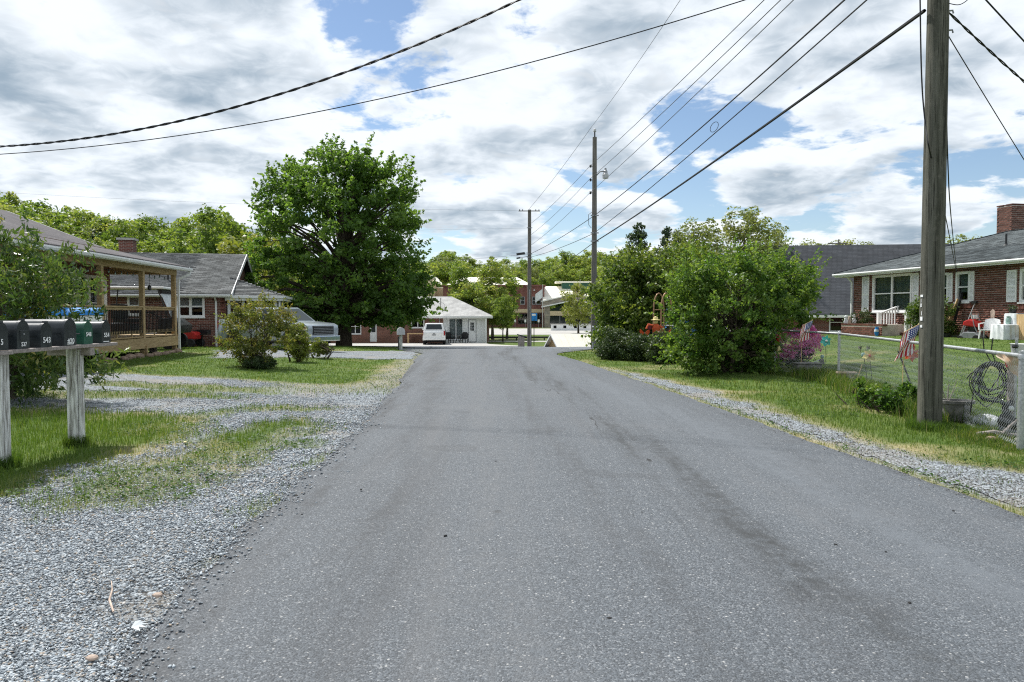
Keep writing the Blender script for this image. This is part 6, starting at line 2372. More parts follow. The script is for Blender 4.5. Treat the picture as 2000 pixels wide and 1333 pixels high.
def car(name, label, cat, loc, yaw, paint, suv=False, s=1.0):
    R = thing(name, label, cat, loc, yaw)
    R.scale = (s, s, s)
    wr, xr_, xf = .42, -1.78, 1.93
    W = 1.0
    z0 = .46

    def arch(cx):
        return [(cx + .53 * math.cos(a), z0 - .06 + .53 * math.sin(a)) for a in [PI - PI * i / 12 for i in range(0, 13)]]
    prof = [(-2.92, .62), (-2.86, z0)] + arch(xr_) + arch(xf) + [(2.72, z0 + .02), (2.92, .62), (2.97, .95), (2.93, 1.12), (2.75, 1.20), (1.5, 1.30), (1.2, 1.30)]
    prof += ([(-2.82, 1.28), (-2.92, 1.1)] if suv else [(-.9, 1.30), (-.95, 1.34), (-2.86, 1.36), (-2.93, 1.2)])
    mb = MB().prism(prof, -W, W)
    mb.v = [(x, y * (1 - .07 * max(0, (z - .75) / .6)) * (1 - .05 * max(0, (x - 2.3) / .7)), z) for x, y, z in mb.v]
    mb.build('body', M[paint], R, smooth_=True, bevel=.035, seg=2)
    bx0 = -2.80 if suv else -.92
    tx0 = -2.55 if suv else -.72
    b0, b1, hb = bx0, 1.62, .925
    t0, t1, ht = tx0, .62, .76
    zb, zt = 1.27, 1.92
    B = [(b0, -hb, zb), (b1, -hb, zb), (b1, hb, zb), (b0, hb, zb)]
    T = [(t0, -ht, zt), (t1, -ht, zt), (t1, ht, zt), (t0, ht, zt)]
    MB().add(B + T, [(0, 3, 2, 1), (4, 5, 6, 7), (0, 1, 5, 4), (1, 2, 6, 5), (2, 3, 7, 6), (3, 0, 4, 7)]).build('cab', M[paint], R, smooth_=True, bevel=.07, seg=3)
    right = [B[0], B[1], T[1], T[0]]
    left = [B[2], B[3], T[3], T[2]]
    cuts = [(.04, .30), (.33, .60), (.63, .93)] if suv else [(.07, .44), (.48, .90)]
    for q, fl in ((right, False), (left, True)):
        for a, b in cuts:
            if fl:
                a, b = 1 - b, 1 - a
            panel(q, a, b, .12, .86, .006).build('side_window', M['carglass'], R)
    panel([B[1], B[2], T[2], T[1]], .07, .93, .08, .90, .008).build('windshield', M['carglass'], R)
    panel([B[3], B[0], T[0], T[3]], .10, .90, .18, .88, .008).build('rear_window', M['carglass'], R)
    if not suv:
        MB().box(-2.78, -1.0, -.80, .80, 1.345, 1.3655).build('bed_liner', M['blackplastic'], R)
        MB().box(-2.95, -2.925, -.70, .70, .74, 1.22).build('tailgate', M[paint], R, bevel=.01)
    else:
        MB().box(-2.955, -2.93, -.62, .62, .62, 1.12).build('tailgate', M[paint], R, bevel=.01)
        MB().box(-2.965, -2.956, -.16, .16, .86, .98).build('number_plate', M['steel'], R)
        MB().box(-2.962, -2.956, -.10, .10, 1.03, 1.07).build('emblem', M['black'], R)
    MB().box(-3.04, -2.90, -.93, .93, .46, .64).build('rear_bumper', M['chrome' if not suv else paint], R, bevel=.03)
    for sy in (-1, 1):
        MB().box(-2.945, -2.86, sy * .97 - .03 if sy > 0 else -.965, .965 if sy > 0 else sy * .97 + .03 + .1, .86, 1.27).build('tail_light', M['redlamp'], R, bevel=.015)
        MB().box(2.62, 2.925, min(sy * .955, sy * .62), max(sy * .955, sy * .62), .93, 1.10).build('headlight', M['chrome'], R, bevel=.02)
        MB().box(.95, 1.12, min(sy * .99, sy * 1.14), max(sy * .99, sy * 1.14), 1.26, 1.46).build('mirror', M['black' if not suv else paint], R, bevel=.03)
        for x in (-.25, .75):
            MB().box(x - .1, x + .1, min(sy * .972, sy * 1.0), max(sy * .972, sy * 1.0), 1.13, 1.16).build('door_handle', M['chrome'], R)
        for x in (-.88, .18, 1.30):
            MB().box(x - .006, x + .006, min(sy * .93, sy * .985), max(sy * .93, sy * .985), .50, 1.26).build('door_seam', M['black'], R)
        MB().box(-1.2, 1.35, min(sy * .93, sy * 1.03), max(sy * .93, sy * 1.03), .36, .44).build('running_board', M['black'], R)
        for x in (xr_, xf):
            w = MB().lathe([(.25, -.13), (.40, -.13), (.42, -.09), (.42, .09), (.40, .13), (.25, .13)], 24, (x, sy * .86, wr), 'Y').build('wheel', M['rubber'], R, smooth_=True)
            rim = MB().lathe([(.02, -.10), (.10, -.11), (.24, -.085), (.26, -.12), (.26, .12), (.24, .085), (.10, .11), (.02, .10)], 20, (x, sy * .86, wr), 'Y').build('rim', M['chrome'], w, smooth_=True)
    gr = MB().box(2.90, 2.985, -.62, .62, .72, 1.10).build('grille', M['black'], R, bevel=.02)
    for z in (.78, .85, .92, .99, 1.06):
        MB().box(2.985, 3.0, -.58, .58, z - .010, z + .010).build('grille_bar', M['steel'], gr)
    MB().box(2.80, 3.05, -.96, .96, .42, .66).build('front_bumper', M['chrome' if not suv else paint], R, bevel=.04)
    MB().box(-2.6, 2.6, -.8, .8, .30, .50).build('underbody', M['dark'], R)
    return R


g = Vector((at(541, 690, 30.6).x, 30.6, tz(-9.5, 30.6)))
car('silver_pickup', 'silver pickup truck parked behind the bronze shrub', 'pickup truck', g, math.radians(-31), 'silver', False, .9)
g = Vector((at(849, 671, 66.0).x, 66.0, tz(-7, 66) + .05))
car('white_suv', 'white vehicle parked tail out before the white sided house', 'car', g, math.radians(95), 'carwhite', True, .98)


def wheel(mb_parent, c, r, w, axis='Y', rim=True, n=16):
    o = MB().lathe([(r * .5, -w), (r * .93, -w), (r, -w * .6), (r, w * .6), (r * .93, w), (r * .5, w)], n, c, axis).build('wheel', M['rubber'], mb_parent, smooth_=True)
    if rim:
        MB().lathe([(.01, -w * .8), (r * .5, -w * .7), (r * .55, -w * 1.02), (r * .55, w * 1.02), (r * .5, w * .7), (.01, w * .8)], n, c, axis).build('rim', M['mailgrey'], o, smooth_=True)


def golf_cart():
    Y = 30.0
    p = at(285, 668, Y)
    R = thing('golf_cart', 'dark golf cart with a pale roof parked beyond the porch railing', 'golf cart', (p.x, Y, tz(p.x, Y)), math.radians(8))
    R.scale = (1.3, 1.3, 1.3)
    MB().prism([(-1.15, .35), (-.75, .32), (.55, .32), (.75, .5), (1.2, .5), (1.25, .75), (.95, .98), (.55, .95), (.5, .5), (-.2, .5), (-.25, .78), (-1.1, .82)], -.58, .58).build('body', M['black'], R, smooth_=True, bevel=.04)
    MB().box(-.75, -.2, -.55, .55, .83, .95).box(-.85, -.7, -.55, .55, .95, 1.4).build('seat', M['blackplastic'], R, bevel=.04)
    MB().box(-1.25, .75, -.62, .62, 1.86, 1.93).build('roof', M['white'], R, bevel=.03)
    for x, y, xt in ((-1.1, -.55, -1.0), (-1.1, .55, -1.0), (.9, -.55, .55), (.9, .55, .55)):
        MB().tube([(x, y, .8), (xt, y, 1.87)], .02, 6).build('roof_post', M['black'], R)
    MB().add([(.93, -.52, .98), (.93, .52, .98), (.60, .52, 1.80), (.60, -.52, 1.80)], [(0, 1, 2, 3)]).build('windshield', M['cloth'], R)
    MB().tube([(.62, -.56, 1.78), (.62, .56, 1.78)], .07, 8).build('rolled_curtain', M['black'], R)
    MB().tube([(.6, -.25, .95), (.25, -.25, 1.12)], .015, 6).lathe([(.15, 0), (.17, .02), (.15, .04)], 12, (.22, -.25, 1.12)).build('steering_wheel', M['black'], R)
    for x in (-.8, .85):
        for y in (-.52, .52):
            wheel(R, (x, y, .25), .25, .1)


golf_cart()


def boat():
    p = at(14, 640, 17.5)
    R = thing('covered_boat', 'blue and white covered boat half hidden behind the long leaved shrub', 'boat', (p.x, 17.5, tz(p.x, 17.5)), math.radians(20))
    V, F = [], []
    secs = 11
    for i in range(secs):
        t = i / (secs - 1)
        x = -2.0 + 4.0 * t
        w = .85 * (1 - max(0, t - .45) ** 2 * 3.1)
        zk = .55 + .35 * max(0, t - .5) ** 2 * 2
        for (yy, zz) in ((-w, 1.25 + .12 * t), (-w * .9, .95), (0, zk), (w * .9, .95), (w, 1.25 + .12 * t)):
            V.append((x, yy, zz))
        if i:
            for k in range(4):
                a = 5 * (i - 1) + k
                F.append((a, a + 1, a + 6, a + 5))
    F += [(0, 1, 2, 3, 4), tuple(5 * (secs - 1) + k for k in (4, 3, 2, 1, 0))]
    MB().add(V, F).build('hull', M['carwhite'], R, smooth_=True)
    V, F = [], []
    for i in range(secs):
        t = i / (secs - 1)
        x = -2.02 + 4.05 * t
        w = .88 * (1 - max(0, t - .45) ** 2 * 3.1)
        for k in range(7):
            a = PI * k / 6
            V.append((x, -w * math.cos(a), 1.27 + .12 * t + (.32 + .35 * math.exp(-((t - .4) / .18) ** 2)) * math.sin(a) * (1 - .5 * t)))
        if i:
            for k in range(6):
                a = 7 * (i - 1) + k
                F.append((a, a + 1, a + 8, a + 7))
    MB().add(V, F).build('cover', M['blue'], R, smooth_=True)
    MB().box(-1.8, 1.9, -.05, .05, .42, .54).box(-.5, -.4, -.9, .9, .35, .45).build('trailer', M['steel'], R)
    for y in (-.95, .95):
        wheel(R, (-.45, y, .30), .30, .09)


boat()


def mower_ride():
    Y = 33.0
    p = at(362, 676, Y)
    R = thing('riding_mower', 'red and black riding mower parked by the gable house wall', 'lawn mower', (p.x, Y, tz(p.x, Y)), math.radians(-8))
    MB().prism([(-.1, .38), (.62, .36), (.66, .55), (.55, .68), (-.05, .74)], -.24, .24).build('hood', M['red'], R, bevel=.03)
    MB().prism([(-.75, .30), (-.05, .30), (-.05, .42), (-.3, .45), (-.35, .62), (-.75, .60)], -.36, .36).build('fender', M['black'], R, bevel=.03)
    MB().box(-.62, -.25, -.22, .22, .62, .70).box(-.66, -.56, -.22, .22, .70, 1.0).build('seat', M['blackplastic'], R, bevel=.03)
    MB().tube([(.0, 0, .72), (-.12, 0, .92)], .02, 6).lathe([(.13, 0), (.16, .015), (.13, .03)], 12, (-.13, 0, .92)).build('steering_wheel', M['black'], R)
    MB().box(-.35, .35, -.5, .5, .12, .26).build('mower_deck', M['black'], R, bevel=.04)
    for y in (-.38, .38):
        wheel(R, (-.5, y, .26), .26, .12)
        wheel(R, (.5, y, .19), .19, .08)


mower_ride()


def grill():
    Y = 33.2
    p = at(395, 676, Y)
    R = thing('charcoal_grill', 'black park style grill on a thin post by the gable house', 'grill', (p.x, Y, tz(p.x, Y)))
    MB().tube([(0, 0, -.1), (0, 0, .55)], .04, 7).build('post', M['black'], R)
    MB().box(-.32, .32, -.2, .2, .55, .60).box(-.32, .32, .16, .2, .60, .78).box(-.32, -.28, -.2, .16, .60, .74).box(.28, .32, -.2, .16, .60, .74).build('firebox', M['black'], R)
    MB().tube([(-.1, .1, .6), (-.1, .1, 1.0)], .015, 5).build('chimney_rod', M['black'], R)


grill()


# ------------------------------------------------------------------ small things at the far house
def wicker_chair(px, label, rz):
    g = at(px, 668, 68.9)
    R = thing('wicker_chair', label, 'chair', (g.x, 68.9, HF.location.z + .02), rz, 'wicker chairs at the far house')
    MB().box(-.28, .28, -.28, .28, .36, .46).build('seat', M['blackplastic'], R, bevel=.03)
    MB().prism([(-.3, .46), (.3, .46), (.34, .8), (.2, 1.02), (-.2, 1.02), (-.34, .8)], .24, .30).build('backrest', M['blackplastic'], R, bevel=.02)
    for s in (-1, 1):
        MB().tube([(s * .3, .26, .8), (s * .36, .0, .68), (s * .33, -.28, .64), (s * .3, -.28, .4)], .035, 6).build('armrest', M['blackplastic'], R)
        for y in (-.24, .24):
            MB().tube([(s * .25, y, .38), (s * .28, y * 1.1, 0)], .03, 6).build('leg', M['blackplastic'], R)


wicker_chair(878, 'dark wicker chair nearer the white vehicle at the far house', math.radians(35))
wicker_chair(906, 'dark wicker chair nearer the white door of the far house', math.radians(-20))
g = at(893, 668, 68.8)
R_ = thing('patio_table', 'small round table between two wicker chairs', 'table', (g.x, 68.8, HF.location.z + .02))
MB().lathe([(.01, .66), (.42, .66), (.42, .70), (.01, .70)], 16).build('table_top', M['stonepot'], R_)
for a in range(3):
    MB().tube([(0, 0, .66), (.3 * math.cos(a * 2.1), .3 * math.sin(a * 2.1), 0)], .025, 5).build('leg', M['black'], R_)
g = at(814, 667, 69.0)
R_ = thing('console_table', 'tan wooden console table below the far house window', 'table', (g.x, 69.2, HF.location.z - .1))
MB().box(-.9, .9, -.25, .25, .95, 1.03).build('table_top', M['tanwood'], R_)
for x in (-.82, .82):
    for y in (-.2, .2):
        MB().box(x - .05, x + .05, y - .04, y + .04, 0, .95).build('leg', M['tanwood'], R_)
g = gnd(1018, 678)
R_ = thing('plank_cabinet', 'small grey plank cabinet with slanted top beside the crossarm pole', 'cabinet', (at(1018, 670, 52).x, 52, tz(.7, 52)))
hh_ = at(1012, 654, 52).z - tz(.7, 52)
for i in range(4):
    MB().box(-.22 + .115 * i, -.115 + .115 * i, -.2, .2, -.1, hh_ - .05 - .03 * i).build('plank', M['woodgrey'], R_)
MB().bar((-.29, 0, hh_ + .02), (.33, 0, hh_ - .14), .5, .05).build('lid', M['black'], R_)


def shed():
    Y = 46.0
    xl = at(1095, 670, Y).x
    R = thing('small_shed', 'low tan shed with a bright cream metal roof past the lane end', 'shed', (xl, Y, tz(xl, Y) - .35), math.radians(20))
    zr, ze = at(1090, 653, Y + .9).z - R.location.z, at(1110, 676, Y).z - R.location.z
    W, L = 1.9, 3.6
    MB().prism([(0, -.3), (W, -.3), (W, ze), (W / 2, zr - .06), (0, ze)], 0, .1, 'YZ').build('gable_wall', M['tanwood'], R)
    MB().prism([(0, -.3), (W, -.3), (W, ze), (W / 2, zr - .06), (0, ze)], L - .1, L, 'YZ').build('gable_wall', M['tanwood'], R)
    MB().box(.1, L - .1, 0, .1, -.3, ze).box(.1, L - .1, W - .1, W, -.3, ze).build('side_wall', M['tanwood'], R)
    k = (zr - ze) / (W / 2)
    n = 9
    for i in range(n):
        a, b = -.25 + (L + .5) * i / n, -.25 + (L + .5) * (i + 1) / n - .01
        slab([(a, -.22, ze - .22 * k), (b, -.22, ze - .22 * k), (b, W / 2, zr), (a, W / 2, zr)], .03).build('roof_panel', M['creamroof'], R)
    slab([(L + .25, W + .22, ze - .22 * k), (-.25, W + .22, ze - .22 * k), (-.25, W / 2, zr), (L + .25, W / 2, zr)], .03).build('roof_panel', M['creamroof'], R)
    MB().bar((-.27, -.24, ze - .24 * k - .04), (-.27, W / 2, zr - .03), .04, .09).bar((-.27, W + .22, ze - .24 * k - .04), (-.27, W / 2, zr - .03), .04, .09).build('rake_board', M['white'], R)


shed()
# blue road sign on a thin post
Y = 62.0
p = at(1043, 618, Y)
R_ = thing('road_sign', 'small blue and white road sign on a thin post', 'sign', (p.x, Y, tz(p.x, Y)))
zz = p.z - tz(p.x, Y)
MB().tube([(0, 0, -.1), (0, 0, zz - .2)], .04, 6).build('post', M['black'], R_)
MB().box(-.26, .26, -.03, .0, zz - .38, zz + .26).build('sign_plate', M['blue'], R_)
MB().box(-.17, .14, -.036, -.031, zz + .04, zz + .20).build('sign_mark', M['ink'], R_)
# flag poles at the public building
for px, tp, lab, mt in ((1060, 556, 'flag pole with pale blue flag before the brick public building', 'cloth'), (1133, 546, 'flag pole with striped flag behind the lime green tree', 'print')):
    Y = 143.0
    p = at(px, tp, Y)
    R_ = thing('flag_pole', lab, 'flag pole', (p.x, Y, tz(p.x, Y)))
    zz = p.z - tz(p.x, Y)
    MB().tube([(0, 0, 0), (0, 0, zz)], [.09, .05], 7).build('shaft', M['mailgrey'], R_)
    V, F = [], []
    for i in range(7):
        for j in range(4):
            V.append((-.1 - i * .22, .12 * math.sin(i * 1.3 + j * .4), zz - .9 - j * .55 - i * .16))
    for i in range(6):
        for j in range(3):
            a = 4 * i + j
            F.append((a, a + 1, a + 5, a + 4))
    MB().add(V, F).build('flag', M[mt], R_, smooth_=True, fix=False)
# low white wall with square dark openings
Y = 121.0
a, b = at(1076, 640, Y), at(1156, 640, Y)
R_ = thing('low_wall', 'low white wall with four square dark openings in the parking lot', 'wall', (a.x, Y, -1.2))
L = b.x - a.x
z0, z1 = .0, at(1100, 634, Y).z + 1.2
hs = [(L * f - .25, L * f + .25, z1 * .38, z1 * .82) for f in (.10, .34, .60, .83)]
wall_holes('wall', R_, 0, L, -.2, z1, 0, .35, hs, M['white'])
for h in hs:
    MB().box(h[0], h[1], .3, .34, h[2], h[3]).build('recess', M['dark'], R_)
MB().box(-.1, L + .1, -.06, .41, z1, z1 + .1).build('coping', M['concrete'], R_)
# kerb rail beyond the houses, its shadow line built as a black bar
a, b = at(955, 666, 77), at(1090, 666, 77)
R_ = thing('kerb_rail_shadow', 'black bar as the shadow line of a low kerb rail along the grass behind the crossarm pole', 'rail', (a.x, 77, -1.2))
MB().box(0, b.x - a.x, -.06, .06, .22, .42).build('shadow_bar', M['black'], R_)
for i in range(6):
    MB().box((b.x - a.x) * i / 5 - .06, (b.x - a.x) * i / 5 + .06, -.05, .05, -.1, .22).build('post', M['black'], R_)
for px, lab in ((1006, 'first white placard before the brick building storefront'), (1026, 'second white placard before the brick building storefront'), (1052, 'white placard next to the flag pole of the brick building')):
    Y = 146.0
    p = at(px, 627, Y)
    R_ = thing('placard', lab, 'sign', (p.x, Y, -1.22))
    MB().box(-.18, .18, -.03, 0, p.z + 1.22 - .3, p.z + 1.22 + .25).build('plate', M['ink'], R_)
    MB().box(-.03, .03, .001, .04, 0, p.z + 1.22).build('stake', M['steel'], R_)
# ------------------------------------------------------------------ garden things along the right fence
def flag_mat():
    m = bpy.data.materials.new('striped_flag')
    m.use_nodes = True
    nt = m.node_tree
    b = nt.nodes['Principled BSDF']
    b.inputs['Roughness'].default_value = .8
    u = nd(nt, 'ShaderNodeAttribute')
    u.attribute_name = 'fu'
    v = nd(nt, 'ShaderNodeAttribute')
    v.attribute_name = 'fv'
    U, Vv = u.outputs['Fac'], v.outputs['Fac']
    st = mth(nt, 'LESS_THAN', mth(nt, 'FRACT', mth(nt, 'ADD', mth(nt, 'MULTIPLY', Vv, 6.5), 0.0)), .5)
    c = mixc(nt, st, (.72, .72, .72), (.42, .02, .03))
    can = mth(nt, 'MULTIPLY', mth(nt, 'LESS_THAN', U, .40), mth(nt, 'GREATER_THAN', Vv, .4615))
    # rows of stars as small dots
    su = mth(nt, 'SUBTRACT', mth(nt, 'FRACT', mth(nt, 'MULTIPLY', U, 15.0)), .5)
    sv = mth(nt, 'SUBTRACT', mth(nt, 'FRACT', mth(nt, 'MULTIPLY', Vv, 9.3)), .5)
    dot = mth(nt, 'LESS_THAN', mth(nt, 'ADD', mth(nt, 'MULTIPLY', su, su), mth(nt, 'MULTIPLY', sv, sv)), .075)
    cc = mixc(nt, dot, (.02, .035, .16), (.75, .75, .78))
    c = mixc(nt, can, c, cc)
    nt.links.new(c, b.inputs['Base Color'])
    return m


M['flag'] = flag_mat()


def small_flag(px, top, bottom, Y, label, lean, w=.30, droop=.9, side=-1):
    p = at(px, bottom, Y)
    z1 = at(px, top, Y).z
    gz = tz(p.x, Y)
    R = thing('small_flag', label, 'flag', (p.x, Y, gz), 0, 'small flags on the fence')
    H = z1 - gz
    stick0, stick1 = Vector((0, .03, .3)), Vector((lean, 0, H))
    MB().tube([(lean - .25, .03, .3), (lean - .85 * w, .0, H - .45 * w), stick1], .006, 6).build('stick', M['tanwood'], R)
    MB().ball(tuple(stick1), .014).build('finial', M['yellow'], R)
    n, m_ = 14, 8
    V, F, U, W = [], [], [], []
    fl = (z1 - at(px, bottom, Y).z)
    for i in range(n + 1):
        for j in range(m_ + 1):
            u, v = i / n, j / m_
            base = stick1 + Vector((-.80, 0, -.45)).normalized() * (1 - v) * w
            d = Vector((side * .22, .10, -1.0)).normalized() if droop > .5 else Vector((side * .9, .1, -.35)).normalized()
            q = base + d * u * fl * .98 + Vector((0, .03 * math.sin(u * 7 + v * 4), 0)) + Vector((side * .05 * math.sin(v * 5) * u, 0, 0))
            V.append(tuple(q))
            U.append(u)
            W.append(v)
    for i in range(n):
        for j in range(m_):
            a = i * (m_ + 1) + j
            F.append((a, a + 1, a + m_ + 2, a + m_ + 1))
    np_mesh('cloth', np.array(V), np.array(F), M['flag'], R, attrs={'fu': ('POINT', U), 'fv': ('POINT', W)}, smooth_=True)


small_flag(1578, 626, 664, 18.2, 'striped flag above the magenta azalea on the fence', .10, .28)
small_flag(1789, 634, 694, 12.9, 'striped flag on the fence touching the near pole', .04, .30, 1.5)
small_flag(1206, 620, 640, 30.5, 'striped flag blown out at the fence near the lamp pole', .14, .34, .25)
small_flag(1222, 625, 652, 29.8, 'drooping striped flag at the fence beside the tall hedge', .06, .25, 1.8)


def stake_thing(name, label, cat, px, py_top, py_base, Y, r=.006, lean_px=0, m='black'):
    a = at(px, py_base, Y)
    gz = tz(a.x, Y)
    top = at(px + lean_px, py_top, Y)
    R = thing(name, label, cat, (a.x, Y, gz))
    q = top - Vector(R.location)
    MB().tube([(0, 0, -.05), tuple(q)], r, 6).build('stake', M[m], R)
    return R, q


def petals(parent, c, r, n, m, name='petal', w=.5):
    for i in range(n):
        a = 2 * PI * i / n + .3
        d = Vector((math.cos(a), 0, math.sin(a)))
        t = Vector((-math.sin(a), 0, math.cos(a)))
        c_ = Vector(c)
        pts = [c_, c_ + d * r * .55 + t * r * w * .5 + Vector((0, -.03, 0)), c_ + d * r, c_ + d * r * .55 - t * r * w * .5 + Vector((0, .02, 0))]
        mb = MB().add(pts + [p + Vector((0, .006, 0)) for p in pts], [(0, 1, 2, 3), (7, 6, 5, 4), (0, 4, 5, 1), (1, 5, 6, 2), (2, 6, 7, 3), (3, 7, 4, 0)])
        mb.build(name, M[m], parent)


R_, q = stake_thing('pinwheel', 'teal foil pinwheel on a stake behind the fence', 'pinwheel', 1613, 666, 735, 18.4)
petals(R_, q, .15, 6, 'teal', 'vane', .7)
MB().ball(tuple(q + Vector((0, -.03, 0))), .03).build('hub', M['ink'], R_)
R_, q = stake_thing('flower_ornament', 'pale yellow star flower ornament on a thin stake', 'ornament', 1706, 695, 760, 15.2, lean_px=-8)
petals(R_, q, .15, 6, 'yellow', 'petal', .6)
MB().ball(tuple(q + Vector((0, -.02, 0))), .03).build('centre', M['orange'], R_)
R_, q = stake_thing('ball_ornament', 'pale green glass ball ornament beside the yellow star flower', 'ornament', 1697, 694, 757, 15.4, lean_px=-10)
MB().ball(tuple(q), .055).build('ball', M['glassball'], R_)
MB().tube([q + Vector((-.06, 0, .05)), q + Vector((-.08, 0, .16))], .005, 5).tube([q + Vector((.05, 0, .05)), q + Vector((.09, 0, .16))], .005, 5).build('prong', M['black'], R_)
petals(R_, q + Vector((-.08, 0, .17)), .05, 5, 'stonepot', 'leaf', .6)
petals(R_, q + Vector((.09, 0, .17)), .05, 5, 'stonepot', 'leaf', .6)
R_, q = stake_thing('bird_ornament', 'grey bird shaped ornament with glass ball over the trough', 'ornament', 1592, 697, 742, 18.6, lean_px=14)
MB().ball(tuple(q), .05).build('ball', M['glassball'], R_)
MB().ball(tuple(q + Vector((-.02, -.02, -.10))), .055, 8, 6, (1.2, .8, 1)).ball(tuple(q + Vector((.02, -.04, -.16))), .03).build('bird', M['stonepot'], R_)
MB().add([q + Vector((-.05, 0, -.06)), q + Vector((-.22, .03, -.14)), q + Vector((-.06, 0, -.12))], [(0, 1, 2)]).build('wing', M['cloth'], R_, fix=False)
R_, q = stake_thing('garden_figure', 'small red bird feeder figure on the far fence post', 'ornament', 1520, 662, 735, 19.2)
MB().ball(tuple(q), .07, 8, 6, (.8, .7, 1.3)).ball(tuple(q + Vector((.02, 0, .12))), .045).build('figure', M['red'], R_)
MB().ball(tuple(q + Vector((.02, 0, -.30))), .06, 8, 6, (.8, .7, 2.0)).build('seed_tube', M['yellow'], R_)
R_, q = stake_thing('leaning_stake', 'black stake leaning behind the fence near the flag', 'stake', 1790, 686, 757, 14.3, .016, -36)
R_, q = stake_thing('bamboo_cane', 'thin tan cane leaning behind the fence', 'cane', 1668, 712, 750, 16.0, .008, 16, 'tanwood')
# wine red garden rag on the second flag
p = at(1781, 690, 13.0)
R_ = thing('red_ornament', 'rust red openwork ornament hanging below the flag by the pole', 'ornament', (p.x, 13.0, tz(p.x, 13)))
petals(R_, (0, 0, p.z - tz(p.x, 13)), .16, 7, 'orange', 'leaf', .5)


def pot(name, label, px, py, Y, w_px, h_px, m, profile=None, sy=.8):
    a = at(px, py, Y)
    R = thing(name, label, 'planter', (a.x, Y, tz(a.x, Y)))
    r = w_px / 2 * Y / FPX
    h = h_px * Y / FPX
    pr = profile or [(.62, 0), (.70, .1), (.88, .75), (.90, .86), (1.04, .88), (1.06, 1.0), (.92, 1.0), (.86, .88), (.80, .80)]
    MB().lathe([(a_ * r, b_ * h) for a_, b_ in pr], 20, (0, 0, 0), 'Z', 1.0, sy).build('bowl', M[m], R, smooth_=True)
    MB().lathe([(.001, h * .82), (r * .86, h * .82)], 16, (0, 0, 0), 'Z', 1, sy).build('soil', M['dark'], R)
    return R


pot('round_planter', 'pale rimmed round planter at the middle fence post', 1653, 754, 16.6, 38, 22, 'terracotta')
pot('round_planter', 'rusty rimmed low planter left of the near pole', 1728, 766, 14.4, 34, 16, 'rock')
pot('stone_planter', 'large grey tapered stone planter at the right foot of the near pole', 1868, 836, 10.6, 62, 48, 'stonepot')
R_ = thing('trough_planter', 'long grey trough planter on legs below the azalea', 'planter', (at(1577, 742, 18.2).x, 18.2, tz(7.2, 18.2)))
MB().box(-.30, .30, -.14, .14, .16, .30).box(-.32, .32, -.16, .16, .30, .34).build('trough', M['stonepot'], R_, bevel=.01, seg=1)
for x in (-.26, .26):
    MB().box(x - .03, x + .03, -.1, .1, -.05, .16).build('leg', M['stonepot'], R_)
# twigs in the big pot
R_ = thing('dry_twigs', 'bare dry twigs standing in the large stone planter', 'twigs', (at(1850, 800, 10.6).x, 10.6, tz(6.2, 10.6) + .28))
for i in range(6):
    a = i * 1.1
    MB().tube([(0, 0, 0), (.05 * math.cos(a), .05 * math.sin(a), .15), (.13 * math.cos(a), .1 * math.sin(a), .26 + .03 * i)], [.006, .005, .002], 5).build('twig', M['woodgrey'], R_)


def cable_coil():
    Y = 10.2
    c = at(1930, 742, Y)
    p = at(1928, 692, Y)
    R = thing('cable_coil', 'tangled coil of black cable hung over the fence rail', 'cable', (c.x, Y, tz(c.x, Y)))
    o = Vector(R.location)
    rnd = random.Random(4)
    for k in range(13):
        rx, rz_ = rnd.uniform(.14, .26), rnd.uniform(.16, .30)
        cx, cz = rnd.uniform(-.05, .06), -rz_ + rnd.uniform(.20, .26)
        pts = []
        for i in range(22):
            a = i / 20 * 2 * PI + rnd.uniform(-.02, .02)
            pts.append((cx + rx * math.sin(a) + .02 * math.sin(3 * a + k), -.06 + .05 * math.sin(a * 2 + k), c.z - o.z + cz + rz_ * math.cos(a)))
        MB().tube(pts, .0075, 6).build('loop', M['wire'], R, smooth_=True, fix=False)
    for (ax, az, bx, bz) in ((-.1, .22, -.27, -.45), (.0, .25, -.12, .60), (.06, .25, .02, .58), (-.15, .15, -.33, .02)):
        MB().tube([(ax, -.05, c.z - o.z + az), ((ax + bx) / 2 - .04, -.05, c.z - o.z + (az + bz) / 2), (bx, -.05, c.z - o.z + bz)], .0075, 6).build('loose_end', M['wire'], R, smooth_=True, fix=False)


cable_coil()


